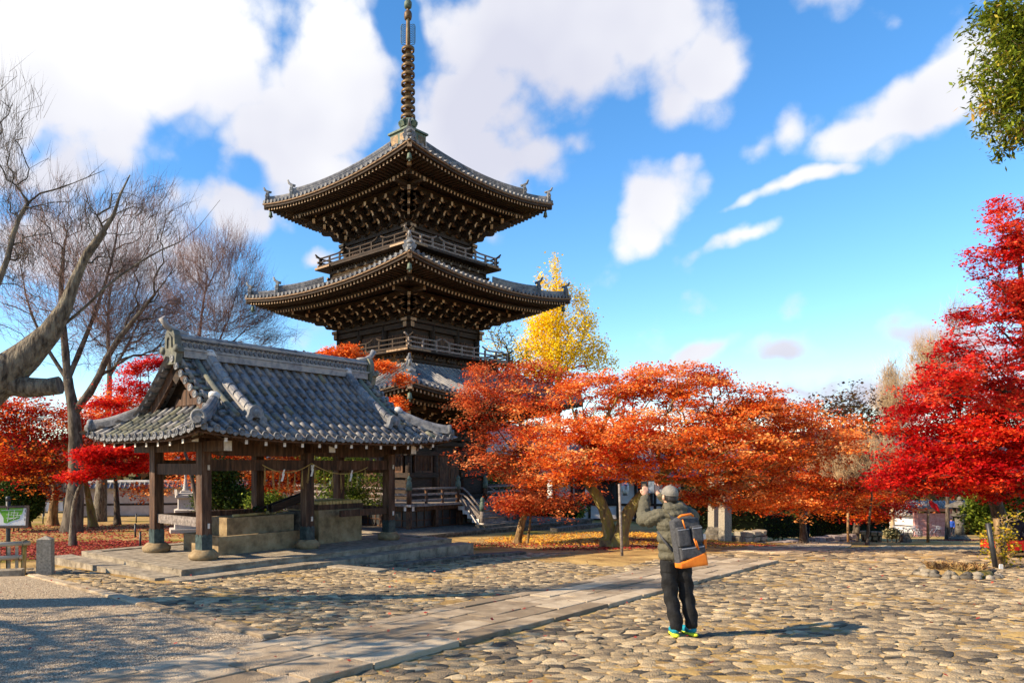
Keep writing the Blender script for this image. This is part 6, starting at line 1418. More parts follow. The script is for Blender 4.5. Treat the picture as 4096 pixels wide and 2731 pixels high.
for z in (.03, 0): MB().box((-.082, .004, z), (.04, .004, .014)).build('card', EG, ph_, PM_)
# distant people: simpler one-piece bodies with clothing
def small_person(loc, h, top, legs, label, yaw=0., sit=False, group=None, hairc=hairm, vox=.028):
    k = h/1.7; b = MB(); b.ell((0, 0, 1.6*k), (.08*k, .095*k, .115*k)); caps(b, [(0, 0, 1.35*k), (0, 0, 1.5*k)], [.06*k, .055*k])
    for s_ in (-1, 1):
        caps(b, [(s_*.17*k, 0, 1.38*k), (s_*.22*k, .02, 1.1*k), (s_*.18*k, .1*k, .88*k)], [.05*k, .045*k, .035*k])
        caps(b, [(s_*.09*k, 0, .88*k), (s_*.1*k, .02, .48*k), (s_*.1*k, 0, .07*k)] if not sit else [(s_*.1*k, 0, .88*k), (s_*.12*k, .4*k, .9*k), (s_*.12*k, .42*k, .48*k)], [.09*k, .065*k, .05*k])
        if not sit: b.ell((s_*.1*k, .06*k, .045*k), (.045*k, .12*k, .045*k))
    b.ell((0, 0, 1.2*k), (.16*k, .11*k, .22*k)); b.ell((0, 0, .95*k), (.16*k, .12*k, .12*k))
    o = link('person', fuse('person', b, skin, vox, 1)); o.location = loc; o.rotation_euler = (0, 0, yaw); tag(o, label, 'person', group)
    j = MB(); j.ell((0, 0, 1.24*k), (.205*k, .15*k, .24*k), 0, 12, 8); j.ell((0, 0, 1.02*k), (.19*k, .145*k, .2*k), 0, 12, 8)
    for s_ in (-1, 1): caps(j, [(s_*.18*k, 0, 1.38*k), (s_*.235*k, .02, 1.1*k), (s_*.19*k, .1*k, .92*k)], [.075*k, .068*k, .055*k])
    link('jacket', fuse('jacket', j, top, vox*.8, 1), o)
    t = MB(); t.ell((0, 0, .9*k), (.165*k, .13*k, .12*k))
    for s_ in (-1, 1): caps(t, [(s_*.09*k, 0, .86*k), (s_*.1*k, .02, .48*k), (s_*.1*k, 0, .12*k)] if not sit else [(s_*.1*k, 0, .9*k), (s_*.12*k, .4*k, .92*k), (s_*.12*k, .42*k, .52*k)], [.1*k, .082*k, .075*k])
    link('trousers', fuse('trousers', t, legs, vox*.8, 1), o)
    MB().ell((0, -.015*k, 1.635*k), (.092*k, .1*k, .1*k), 0, 12, 8).build('hair', hairc, o); return o
navy = mat('navy_cloth', [(.008, .010, .016), (.02, .024, .035)], 8, .85); blue = mat('blue_cloth', [(.02, .06, .3), (.03, .1, .45)], 8, .85); jean = mat('denim', [(.015, .022, .05), (.03, .045, .09)], 8, .85)
p = PG(2552, 47.5); small_person(p, 1.66, navy, trou, 'person in dark coat standing at the half-timbered office', R(160))
p = PG(3226, 42); small_person(p, 1.75, trou, jean, 'person in black jacket and jeans walking beside the hedge', R(200))
p = PG(3805, 62); small_person(p, 1.62, blue, navy, 'person in bright blue coat near the gate', R(170), vox=.04)
p = PG(3823, 62.6); small_person(p, 1.7, navy, jean, 'person in dark clothes beside the blue coat near the gate', R(170), vox=.04)
p = PG(4062, 18.9); sm_ = small_person((p.x, p.y, p.z-.42), 1.62, navy, trou, 'seated person in dark jacket on the red bench', R(-70), sit=True)
# ================================================================ left foreground
p = PG(30, 15.1); sg = empty('map_sign', p, R(14), 'brown framed sign board with green temple map on black post', 'sign')
MB().tube([(0, .05, 0), (0, .05, 1.55)], .045, 10).lathe([(.05, 1.5), (.05, 1.58), (.03, 1.6)], c=(0, .05, 0), n=10).build('post', MATS['black_metal'], sg)
brownf = mat('brown_frame', [(.05, .03, .02), (.10, .065, .045)], 9, .6)
SM = Matrix.Translation((-.12, 0, 1.17)) @ Matrix.Rotation(R(-12), 4, 'X')
bd = MB().box((0, 0, 0), (1.0, .03, .42)).build('board', MATS['plaster'], sg, SM)
for c, d in (((0, -.012, .21), (1.06, .05, .05)), ((0, -.012, -.21), (1.06, .05, .05)), ((.505, -.013, 0), (.05, .05, .42)), ((-.505, -.013, 0), (.05, .05, .42))): MB().box(c, d).build('frame', brownf, bd)
MB().prism([(-.1, .19), (.42, .19), (.40, .06), (.36, .02), (.35, -.04), (.22, -.08), (.12, -.13), (.06, -.12), (.05, -.02), (-.02, .1)], .004, 0, None, (0, -.018, 0)).build('map_park', mat('map_green', [(.10, .28, .02), (.16, .36, .04)], 4, .8), bd)
ml = MB()
for a, c in (((.0, .14), (.4, .15)), ((.1, .05), (.38, .03)), ((.12, -.06), (.34, .0)), ((.15, .12), (.13, -.1)), ((.25, .15), (.24, -.06)), ((.32, .1), (.3, -.02)), ((.1, -.02), (.28, -.03)), ((.18, .09), (.3, .085)), ((.2, .05), (.2, .09)), ((-.45, .18), (-.42, -.15)), ((-.48, -.14), (.4, -.17))): ml.bar((a[0], -.0225, a[1]), (c[0], -.0225, c[1]), .003, .008)
ml.build('map_lines', MATS['plaster'], bd)
for q in range(3): MB().box((.455, -.019, .12-q*.09), (.01, .004, .05)).build('map_text', MATS['black_metal'], bd)
bl_ = MB().bar((-.48, -.02, -.165), (.44, -.02, -.17), .003, .006); bl_.build('map_river', mat('map_blue', [(.1, .25, .5)], 4, .8), bd)
p = PG(20, 14.75); fn = empty('bamboo_fence', p, R(8), 'low bamboo rail fence with dark tied posts below the map sign', 'fence')
bamg = mat('bamboo_grey', [(.22, .18, .12), (.38, .33, .25), (.5, .45, .36)], 6, .6, stretch=(.3, 1, 1))
for z, x1 in ((.62, .48), (.34, .34)): MB().tube([(-1.6, 0, z), (-.5, 0, z-.005), (x1, 0, z+.03)], [.05, .05, .047], 10).build('rail', bamg, fn)
MB().add([(-1.6, .06, .66), (.2, .06, .66), (.25, .3, .60), (-1.6, .3, .60)], [(0, 1, 2, 3)]).build('rail_board', bamg, fn)
for x, h, m_ in ((.36, .72, 'bark_moss'), (-.24, .62, 'black_metal')): MB().tube([(x-.03, .04, -.05), (x, .04, h)], .05, 9).build('post', MATS[m_], fn)
for x in (-.15, .05, .2, -.6, -.9, -1.2): MB().box((x, .07, .3), (.06, .02, .62)).build('slat', bamg, fn)
for x, z in ((.38, .63), (.3, .35), (-.1, .33)): MB().tube([(x+.055*math.cos(a)*.4, .06*math.cos(a), z+.06*math.sin(a)) for a in [R(q) for q in range(0, 361, 30)]], .008, 5).build('binding', MATS['black_metal'], fn)
p = PG(182, 14.75)
o = MB().lathe([(.205, -.05), (.19, .74), (.02, .80)], n=4, rot=R(45), smooth=False).build('stone_post', MATS['granite']); o.location = p; o.rotation_euler = (0, 0, R(12)); tag(o, 'short square granite post with pointed top beside the kerb', 'post')
# rope posts
for k_, (px, py, lb) in enumerate(((541, 2150, 'thin black rope post in the red leaves by the pavilion'), (561, 2196, 'thin black rope post nearest the pavilion platform'), (172, 2092, 'small black rope post beside the smooth orange trunk'), (545, 2092, 'small black rope post in front of the white wall'))):
    p = GP(px, py); o = MB().tube([(0, 0, -.05), (0, 0, .5)], .035, 8).lathe([(.036, .5), (.02, .53)], n=8).build('rope_post', MATS['black_metal']); o.location = p; tag(o, lb, 'post', 'black rope posts')
# stone stupa
p = PG(742, 29.5); st_ = empty('stone_stupa', p, R(20), 'pale tiered stone stupa with ringed spire behind the pavilion', 'stupa'); GR = mat('pale_granite', [(.34, .30, .27), (.50, .45, .41)], 20, .9, .4)
for nm, mb in (('base', MB().box((0, 0, .1), (1.2, 1.2, .2))), ('plinth', MB().box((0, 0, .55), (.85, .85, .7))), ('cushion', MB().lathe([(.6, .9), (.62, .95), (.42, 1.0)], n=4, rot=R(45), smooth=False)), ('shaft', MB().box((0, 0, 1.2), (.58, .58, .42))),
               ('roof', MB().lathe([(.46, 1.41), (.55, 1.45), (.55, 1.55), (.4, 1.57), (.4, 1.63), (.27, 1.66), (.27, 1.72), (.16, 1.74)], n=4, rot=R(45), smooth=False)), ('spire', MB().lathe([(.13, 1.72)]+[(.13-.008*i-(.03 if i % 2 else 0), 1.78+.05*i) for i in range(11)]+[(.05, 2.36), (.07, 2.42), (.01, 2.52)], n=10))): mb.build(nm, GR, st_)
for sx in (-1, 1):
    for sy in (-1, 1): MB().prism([(-.06, 0), (.1, .02), (.12, .25), (.04, .12)], .1, 0, rot(math.atan2(sy, sx)).to_3x3(), (sx*.3, sy*.3, 1.55)).build('roof_ear', GR, st_)
# clipped round bush
def bush(name, label, px, py, rx, ry, Y, n, leaf, size=.07, cat='bush', dep=.9, seed=1, box=False, group=None, jit=.05):
    r = np.random.default_rng(seed); c, R_ = pad(px, py, rx, ry, Y, dep); b0 = PG(px, Y)
    d = r.normal(size=(n, 3)); d /= np.linalg.norm(d, axis=1)[:, None]
    if box:
        q = np.abs(d).max(1)[:, None]; d = d/q*(1-.12*r.random((n, 1)))
        d[:, 2] = np.clip(d[:, 2], -1, 1)
    pts = c+d*R_*(1-jit*2+r.normal(0, jit, (n, 1))); pts = pts[pts[:, 2] > G(pts[:, 0], pts[:, 1])]
    V, Fc, t = leaf_arrays(r, pts, 1, (.01, .01, .01), size, 'quad', 0., 1.2)
    root = empty(name, b0, 0, label, cat, group); T_ = Matrix.Translation(-b0)
    link('foliage', np_mesh('foliage', V, Fc, leaf, t), root, T_)
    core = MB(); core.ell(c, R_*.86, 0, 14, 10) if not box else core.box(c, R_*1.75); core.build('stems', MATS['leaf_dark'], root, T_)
    for q in range(3): MB().tube([b0+Vector((q*.2-.2, 0, -.1)), Vector(c)+Vector((q*.3-.3, 0, 0))], .03, 5).build('stem', MATS['bark'], root, T_)
    return root
bush('round_bush', 'large clipped round azalea bush behind the map sign', 55, 2010, 118, 92, 31, 16000, M_['leaf_green'], .10)
# ---------------------------------------------------------------- white precinct wall on the left
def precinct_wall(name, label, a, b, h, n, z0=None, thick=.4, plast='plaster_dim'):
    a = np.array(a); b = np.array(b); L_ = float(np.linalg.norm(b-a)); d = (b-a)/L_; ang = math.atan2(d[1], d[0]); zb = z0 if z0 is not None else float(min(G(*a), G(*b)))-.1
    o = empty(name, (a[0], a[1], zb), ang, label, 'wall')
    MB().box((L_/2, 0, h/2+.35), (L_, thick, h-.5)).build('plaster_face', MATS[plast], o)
    k = int(L_/.9)
    for i in range(k):
        for q in range(2): MB().box((L_*(i+.5+(.5 if q else 0)*(i < k-1))/k, 0, .16+q*.3), (L_/k-.02, thick+.14, .28)).build('footing_stone', MATS['stone_dark'], o)
    MB().box((L_/2, 0, h*.55), (L_, thick+.02, .14)).build('beam', MATS['wood_dark'], o)
    for s_ in (-1, 1): MB().add([(0, s_*(thick/2+.38), h-.02), (L_, s_*(thick/2+.38), h-.02), (L_, 0, h+.36), (0, 0, h+.36)], [(0, 1, 2, 3) if s_ < 0 else (3, 2, 1, 0)]).build('coping', TF, o)
    tr_ = MB().tube([(0, 0, h+.38), (L_, 0, h+.38)], .13, 8)
    tr_.build('ridge_tile', TL, o); m2 = MB()
    for i in range(int(L_/.3)):
        for s_ in (-1, 1): m2.tube([(.15+i*.3, s_*(thick/2+.42), h+.01), (.15+i*.3, 0, h+.4)], .07, 6)
    q = m2.build('tile_rows', TL, o); q['kind'] = 'stuff'; return o
A = PG(262, 47); B = PG(1260, 50)
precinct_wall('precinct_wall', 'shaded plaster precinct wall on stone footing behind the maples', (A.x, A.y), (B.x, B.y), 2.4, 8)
p = PG(215, 46); lf = empty('lattice_fence', p, 0, 'black lattice fence with white panels beside the precinct wall', 'fence')
for q in range(9): MB().box((-2.3+q*.42, 0, 1.35), (.07, .08, 2.5)).build('post', MATS['black_metal'], lf)
for q in range(16): MB().box((-.6, 0, 1.3+q*.07), (3.4, .04, .028)).build('slat', MATS['black_metal'], lf)
for z in (.35, 1.12, 2.5): MB().box((-.6, .0, z), (3.5, .1, .1)).build('rail', MATS['black_metal'], lf)
MB().box((-.6, .06, .72), (3.3, .03, .6)).build('panel', MATS['plaster'], lf)
# far temple roof glimpsed between branches on the left
p = PG(430, 95); ft = empty('temple_hall', p, R(20), 'far grey tiled hall roof glimpsed between the left maples', 'hall')
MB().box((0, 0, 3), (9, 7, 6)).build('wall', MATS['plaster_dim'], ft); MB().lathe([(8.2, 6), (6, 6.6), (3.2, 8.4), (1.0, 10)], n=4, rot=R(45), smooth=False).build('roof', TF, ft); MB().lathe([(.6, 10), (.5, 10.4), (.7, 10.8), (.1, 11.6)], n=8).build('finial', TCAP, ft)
# ================================================================ office behind the maple
p = PG(2470, 50); of = empty('temple_office', (p.x, p.y, p.z-.05), R(-6), 'white half-timbered office with grey tiled roof and paper lanterns', 'building')
WX = 4.3; 
MB().box((0, 2.5, 1.55), (2*WX, 5, 3.1)).build('wall', MATS['plaster'], of)
for x in (-4.3, -3.1, -1.9, .0, 1.2, 2.5, 3.4, 4.3): MB().box((x, -.03, 1.5), (.17, .12, 3.0)).build('timber_post', MATS['wood_dark'], of)
for z in (.1, 1.15, 2.75): MB().box((0, -.045, z), (2*WX+.2, .11, .15)).build('timber_rail', MATS['wood_dark'], of)
for x in (-3.7, -2.5, .6, 1.85, 2.95, 3.85): MB().box((x, -.04, .6), (.11, .1, 1.0)).build('timber_post', MATS['wood_dark'], of)
for x0, x1 in ((-2.9, -.1), (1.35, 2.35)):
    dd_ = MB().box(((x0+x1)/2, -.05, 1.95), (x1-x0, .06, 1.5)).build('lattice_door', MATS['black_metal'], of)
    for q in range(int((x1-x0)/.14)): MB().box((x0+.07+q*.14, -.1, 1.95), (.04, .05, 1.5)).build('lattice_bar', MATS['wood_dark'], dd_)
rf = MB().grid([[(x, y, z) for y, z in ((-1.2, 3.0), (-.2, 3.45), (1.2, 4.3), (2.6, 5.5))] for x in (-5.4, 5.4)]).grid([[(x, y, z) for y, z in ((6.3, 3.0), (5.3, 3.45), (4., 4.3), (2.6, 5.5))] for x in (5.4, -5.4)]).add([(-5.4, -1.2, 2.88), (5.4, -1.2, 2.88), (5.4, -1.2, 3.0), (-5.4, -1.2, 3.0)], [(0, 1, 2, 3)]).add([(-5.4, -1.2, 2.88), (5.4, -1.2, 2.88), (5.4, 0, 3.1), (-5.4, 0, 3.1)], [(3, 2, 1, 0)]).build('roof', TF, of)
for i in range(33): MB().tube([(-5.3+i*.331, y, z+.03) for y, z in ((-1.22, 3.0), (-.2, 3.45), (1.2, 4.3), (2.6, 5.5))], .08, 6).build('tile_row', TL, rf)
MB().box((0, 2.6, 5.6), (10.8, .45, .4)).tube([(-5.5, 2.6, 5.85), (5.5, 2.6, 5.85)], .14, 8).build('ridge', TL, rf)
for s_ in (-1, 1): MB().prism([(0.2, 3.0), (4.8, 3.0), (2.5, 5.2)], .1, 0, rot(R(90)).to_3x3(), (s_*4.3, 0, 0)).build('gable', MATS['plaster'], of)
paper = mat('lantern_paper', [(.66, .62, .56), (.78, .74, .68)], 6, .8); purple = mat('lantern_band', [(.08, .05, .35), (.2, .1, .45)], 6, .8)
def glyphs(txt, size, m, parent, mw):
    cu = bpy.data.curves.new('t', 'FONT'); cu.body = txt; cu.size = size; cu.align_x = 'CENTER'; cu.space_line = .9; ob = bpy.data.objects.new('t', cu); COL.objects.link(ob)
    dg = bpy.context.evaluated_depsgraph_get(); dg.update(); me = bpy.data.meshes.new_from_object(ob.evaluated_get(dg)); bpy.data.objects.remove(ob); bpy.data.curves.remove(cu)
    me.materials.clear(); me.materials.append(m); return link('lettering', me, parent, mw)
for px, py, txt, lb in ((2356, 1966, '真\n如\n来', 'white paper lantern with black lettering at the office corner'), (2500, 1952, '鎌\n倉', 'white paper lantern with purple band hanging by the office door')):
    c = P(px, py, 48.3); ln = empty('paper_lantern', c-Vector((0, 0, .4)), R(0), lb, 'lantern', 'paper lanterns of the office')
    MB().lathe([(.12, .05), (.2, .12), (.255, .3), (.255, .55), (.2, .72), (.12, .8)], n=14).build('shade', paper, ln)
    MB().lathe([(.13, 0), (.13, .06)], n=12).lathe([(.13, .79), (.13, .85)], n=12).box((0, 0, -.06), (.3, .12, .05)).build('cap', MATS['black_metal'], ln); MB().lathe([(.205, .68), (.24, .62), (.23, .6), (.19, .68)], n=14).build('band', purple, ln)
    MB().tube([(0, 0, .85), (0, 0, 1.5)], .01, 4).build('cord', MATS['black_metal'], ln)
    glyphs(txt, .19, MATS['black_metal'], ln, Matrix.Translation((0, -.262, .50)) @ Matrix.Rotation(R(90), 4, 'X'))
# low stone terraces in front of the office
kerb('terrace_kerb', tuple(PG(2120, 38))[:2], tuple(PG(2335, 40))[:2], .5, .6, .42, 5, 'stone_dark'); kerb('terrace_kerb', tuple(PG(2215, 35))[:2], tuple(PG(2440, 40))[:2], .4, .4, .2, 5, 'stone_dark')
kerb('terrace_kerb', tuple(PG(2660, 33))[:2], tuple(PG(2850, 31))[:2], .35, .35, .16, 4, 'stone_dark'); kerb('terrace_kerb', tuple(PG(2830, 30.5))[:2], tuple(PG(2965, 29.5))[:2], .35, .5, .28, 3, 'stone_dark')
bush('low_shrub', 'yellow-green and orange shrubs behind the slim maple stems', 2220, 2040, 130, 55, 44, 7000, M_['leaf_bright'], .16, 'shrub', seed=3, jit=.12)
bush('low_shrub', 'bright green shrub at the corner of the pagoda veranda', 1960, 1945, 60, 30, 49, 3000, M_['leaf_bright'], .16, 'shrub', seed=4, jit=.12)
# stake propping the maple
o = MB().tube([(0, 0, -.1), (-.04, .01, .95), (-.075, .02, 1.9)], [.037, .035, .031], 8).build('wooden_stake', MATS['wood_grey']); o.location = PG(2489, 19.0); tag(o, 'thin weathered wooden stake standing before the double trunk', 'stake')
o = MB().tube([(0, 0, -.1), (0, 0, 1.75)], .06, 8).build('wooden_stake', MATS['wood_lit']); o.location = PG(3392, 37.5); tag(o, 'sunlit wooden stake at the end of the clipped hedge', 'stake')
# stone pillars
p = PG(2900, 29.6); o = MB().box((0, 0, 1.35), (.37, .34, 2.8), taper=.94).build('stone_pillar', MATS['granite']); o.location = p; o.rotation_euler = (0, 0, R(20)); tag(o, 'plain square stone pillar rising into the maple leaves', 'pillar')
p = PG(2868, 31.5); sp_ = empty('stone_pillar', p, R(15), 'broad stone pillar standing on a rough boulder', 'pillar'); MB().ell((0, 0, .25), (.55, .5, .45), 0, 12, 8, jit=.12).build('boulder', MATS['stone_dark'], sp_); MB().box((0, 0, 1.7), (.62, .4, 2.3), taper=.95).build('shaft', MATS['granite'], sp_)
# hedges with stone retaining walls
def stone_wall(name, label, a, b, h, rows, per, seed, th=.4, m='stone'):
    r = random.Random(seed); a = Vector(a); b = Vector(b); L_ = (b-a).length; ang = math.atan2(b.y-a.y, b.x-a.x); z0 = min(a.z, b.z)-.1
    o = empty(name, (a.x, a.y, z0), ang, label, 'wall')
    MB().box((L_/2, .1, h/2), (L_-.1, th-.1, h-.06)).build('core', MATS['stone_dark'], o)
    for q in range(rows):
        x = -.1 if q % 2 else 0
        while x < L_-.08:
            w = r.uniform(.6, 1.4)*L_/per; w = min(w, L_-x); hh = h/rows; x0 = max(0, x)
            bx_ = []
            for sx, sz in ((0, 0), (1, 0), (1, 1), (0, 1)): bx_.append((x0+.02+sx*(w-(x0-x)-.04)+r.uniform(-.03, .03), q*hh+.015+sz*(hh-.03)+r.uniform(-.03, .03)))
            cx_, cz_ = sum(v[0] for v in bx_)/4, sum(v[1] for v in bx_)/4
            vs = [(vx, -th/2+.02, vz) for vx, vz in bx_]+[(cx_+(vx-cx_)*.8, -th/2-.06-r.uniform(0, .04), cz_+(vz-cz_)*.78) for vx, vz in bx_]+[(vx, th/2, vz) for vx, vz in bx_]
            MB().add(vs, [(4, 5, 6, 7)]+[(i, (i+1) % 4, 4+(i+1) % 4, 4+i) for i in range(4)]+[((i+1) % 4, i, 8+i, 8+(i+1) % 4) for i in range(4)]).build('wall_stone', MATS[m], o); x += w
    return o
PKS = 'stone_pinkish'; mat(PKS, [(.13, .10, .095), (.24, .19, .175), (.33, .27, .25)], 5, .9, .7, 40, rnd=.3)
stone_wall('retaining_wall', 'stepped block retaining wall beside the stone pillars', PG(2955, 30), PG(3045, 31), .68, 3, 3, 5, m='granite')
stone_wall('retaining_wall', 'low pinkish stone wall under the clipped hedges', PG(3035, 34.5), PG(3405, 39.5), .55, 2, 16, 6, m=PKS)
stone_wall('retaining_wall', 'rounded field-stone wall end by the leafless maple', PG(3440, 36), PG(3530, 35.5), .72, 3, 4, 7, m='stone_warm')
def hedge(label, px0, px1, py0, py1, Y, n, leaf, seed, size=.1, dep=.35):
    return bush('clipped_hedge', label, (px0+px1)/2, (py0+py1)/2, (px1-px0)/2, (py1-py0)/2, Y, n, leaf, size, 'hedge', dep, seed, True, jit=.07)
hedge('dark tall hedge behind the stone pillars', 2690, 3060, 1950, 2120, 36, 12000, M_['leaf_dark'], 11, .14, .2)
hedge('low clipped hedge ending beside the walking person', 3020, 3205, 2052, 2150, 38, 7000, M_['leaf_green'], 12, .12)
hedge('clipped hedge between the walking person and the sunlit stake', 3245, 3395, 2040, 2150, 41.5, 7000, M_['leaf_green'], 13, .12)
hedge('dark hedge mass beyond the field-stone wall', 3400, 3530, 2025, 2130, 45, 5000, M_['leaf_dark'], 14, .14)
bush('grey_shrub', 'small grey-green shrub beside the field-stone wall', 3568, 2132, 32, 24, 38, 2500, mat('leaf_grey', [(.12, .11, .05), (.28, .26, .14), (.4, .36, .2)], 1., trans=.2, stops=[.2, .55, .9], **LT), .09, 'shrub', seed=15, jit=.15)
o = MB().prism([(-.25, -.1), (-.22, .25), (-.08, .42), (.1, .40), (.24, .12), (.26, -.1)], .35).build('upright_rock', MATS['stone_dark']); o.location = PG(3620, 38.5); tag(o, 'small dark upright rock beside the banner pole', 'rock')
# banner
p = PG(3712, 38); bn = empty('red_banner', p, 0, 'red cloth banner on a wooden pole near the gate', 'banner'); MB().tube([(0, 0, -.1), (.0, 0, 1.75)], [.07, .06], 8).build('pole', MATS['wood_lit'], bn)
mat('red_cloth', [(.45, .004, .008), (.72, .012, .012)], 3, .8, trans=.3)
MB().grid([[(-.34+.07*i+.1*j, .03*math.sin(i*1.3+j), 2.32-.16*j-.035*i) for i in range(9)] [::1] for j in range(-0, 4)]).build('flag', MATS['red_cloth'], bn, Matrix.Translation((-.05, 0, -.0)) @ Matrix.Rotation(R(8), 4, 'Y')); MB().tube([(-.25, 0, 2.34), (.3, 0, 2.10)], .02, 6).tube([(0, 0, 1.7), (.02, 0, 2.2)], .03, 6).build('crossbar', MATS['wood_grey'], bn)
# gate and wall
p = PG(3625, 68); A = PG(3560, 68.5); B = PG(3665, 67)
precinct_wall('gate_wall', 'bright white plaster wall with striped lines beside the gate', (A.x, A.y), (B.x, B.y), 2.2, 4, thick=.3, plast='plaster')
p = PG(3733, 66); gt = empty('temple_gate', (p.x, p.y, p.z-.1), R(-4), 'faded red timber gate with grey tiled roof', 'gate'); FR = mat('faded_red', [(.30, .12, .10), (.46, .22, .19), (.55, .32, .28)], 3, .8)
for x in (-1.55, 1.45, 2.2): MB().box((x, 0, 1.3), (.28, .28, 2.7)).build('gate_post', FR, gt)
dl = MB().box((-.05, .05, 1.2), (2.7, .07, 2.1)).build('gate_leaf', FR, gt)
for z in (.4, .8, 1.2, 1.6, 2.0): MB().box((-.05, -.0, z), (2.7, .06, .07)).build('gate_rail', FR, dl)
MB().box((.3, 0, 2.55), (4.4, .25, .25)).build('lintel', FR, gt)
rf = MB().prism([(-1.1, 0), (-.3, .3), (0, .62), (.3, .3), (1.1, 0)], 5.2, 0, rot(R(90)).to_3x3(), (.2, 0, 2.75)).build('gate_roof', TF, gt)
for i in range(18): MB().tube([(-2.3+i*.29, -1.12, 2.78), (-2.3+i*.29, -.3, 3.09), (-2.3+i*.29, 0, 3.4)], .07, 6).build('tile_row', TL, rf)
# bicycles
def bicycle():
    o = empty('bicycle', (0, 0, 0), 0); 
    for x in (-.52, .52):
        w = MB().tube([(x+.33*math.cos(a), 0, .34+.33*math.sin(a)) for a in [R(q*18) for q in range(21)]], .022, 6, cap=False).build('wheel', MATS['black_metal'], o); sp = MB()
        for q in range(8): sp.tube([(x, 0, .34), (x+.32*math.cos(q*.785), 0, .34+.32*math.sin(q*.785))], .004, 3)
        sp.build('spokes', zipm, w)
    fr_ = MB()
    for a, b in (((-.52, .34), (-.12, .3)), ((-.12, .3), (-.22, .78)), ((-.22, .72), (.38, .74)), ((-.12, .3), (.38, .7)), ((-.52, .34), (-.2, .68)), ((.52, .34), (.36, .92))): fr_.tube([(a[0], 0, a[1]), (b[0], 0, b[1])], .018, 6)
    fr_.build('frame', zipm, o); MB().ell((-.23, 0, .82), (.13, .07, .035)).build('saddle', MATS['black_metal'], o); MB().tube([(.22, -.27, .98), (.36, -.12, .96), (.36, .12, .96), (.22, .27, .98)], .014, 6).build('handlebar', zipm, o)
    k = MB()
    for z in (.72, .8, .9): k.tube([(.45, -.15, z), (.72, -.15, z), (.72, .15, z), (.45, .15, z), (.45, -.15, z)], .012, 4)
    k.box((.58, 0, .7), (.28, .3, .02)); k.build('basket', zipm, o); return o
bk = bicycle()
for i, (px, Y, yaw, lb) in enumerate(((3590, 60, 75, 'bicycle parked side-on farthest from the gate posts'), (3622, 59, 15, 'bicycle parked broadside before the white wall'), (3645, 60.5, 110, 'bicycle parked nose-in against the white wall'), (3668, 61, 80, 'bicycle parked beside the left gate post'), (3735, 61, 20, 'bicycle leaning across the red gate leaf'))):
    o = bk if i == 0 else dup(bk); o.location = PG(px, Y); o.rotation_euler = (0, 0, R(yaw)); tag(o, lb, 'bicycle', 'bicycles parked at the gate')
# stone lantern
p = PG(3838, 43.5); sl = empty('stone_lantern', p, R(15), 'tall dark stone lantern near the gate path', 'stone lantern'); SD = MATS['stone_dark']
for nm, mb in (('base', MB().lathe([(.55, -.1), (.55, .14), (.42, .22), (.36, .34)], n=6, smooth=False)), ('shaft', MB().lathe([(.26, .3), (.22, .9), (.25, 1.35)], n=10)), ('platform', MB().lathe([(.26, 1.35), (.45, 1.47), (.45, 1.58)], n=6, smooth=False)), ('roof', MB().lathe([(.72, 2.0), (.7, 2.07), (.4, 2.22), (.14, 2.36), (.1, 2.4)], n=6, smooth=False)), ('finial', MB().lathe([(.1, 2.38), (.15, 2.48), (.1, 2.58), (.01, 2.68)], n=8))): mb.build(nm, SD, sl)
fb_ = MB()
for q in range(6): a = R(60*q+30); fb_.box((.3*math.cos(a), .3*math.sin(a), 1.79), (.09, .12, .44), 0, rot(a).to_3x3())
fb_.box((0, 0, 1.62), (.5, .5, .08)).box((0, 0, 1.97), (.5, .5, .06)); fb_.build('fire_box', SD, sl)
# green shrub, vine frame, bench, planter
pads = [pad(*a, 22.5, .8) for a in ((3935, 2045, 62, 65), (3965, 1990, 65, 55), (3990, 2080, 70, 60), (4070, 2020, 80, 80))]
tree('evergreen_shrub', 'bright green broadleaf shrub below the scarlet maple', 'shrub', [L3((3930, 2150, 22.5), (3930, 2080, 22.5), (3940, 2000, 22.5))], pads, 51, 420, 40, (.14, .14, .12), .085, M_['leaf_bright'], M_['bark'], .05, .006, flat=1., shell=.5)
p = PG(4075, 18.7); bn_ = empty('bench', p, R(0), 'low bench covered with a bright red cloth', 'bench')
for x in (-.5, .5):
    for y in (-.3, .3): MB().box((x, y, .15), (.07, .07, .3)).build('leg', MATS['wood_lit'], bn_)
MB().box((0, 0, .36), (1.25, .8, .08)).build('seat', MATS['wood_lit'], bn_); MB().box((0, 0, .33), (1.3, .86, .20)).build('red_cloth', MATS['red_cloth'], bn_); MB().box((0, -.38, .14), (1.1, .05, .06)).build('stretcher', MATS['wood_lit'], bn_)
o = fuse('red_bag', MB().ell((0, 0, .12), (.2, .15, .13), 0, 12, 8, jit=.05), MATS['red_cloth'], .02, 2); o = link('red_bag', o); o.location = (p.x+.25, p.y-.15, p.z+.43); tag(o, 'orange-red bag lying beside the seated person', 'bag')
for (x0, y0, x1, y1, r_, m_, lb, Y) in ((3985, 2274, 3952, 2092, .05, 'black_metal', 'leaning black metal post beside the vine', 15.9), (4020, 2200, 4014, 2085, .05, 'black_metal', 'upright black metal post behind the vine', 16.6), (4003, 2240, 3985, 2075, .06, 'bark_warm', 'rough wooden post carrying the vine', 16.2)):
    a = P(x0, y0, Y); a.z = float(G(a.x, a.y))-.05; b = P(x1, y1, Y); o = MB().tube([(0, 0, 0), tuple(b-a)], r_, 9).build('post', MATS[m_]); o.location = a; tag(o, lb, 'post')
pads = [pad(*a, 16.2, .7) for a in ((3995, 2130, 35, 40), (4020, 2180, 40, 50), (3990, 2200, 35, 40), (4030, 2250, 35, 25), (4060, 2060, 40, 18), (4010, 2080, 35, 16), (3960, 2150, 25, 30))]
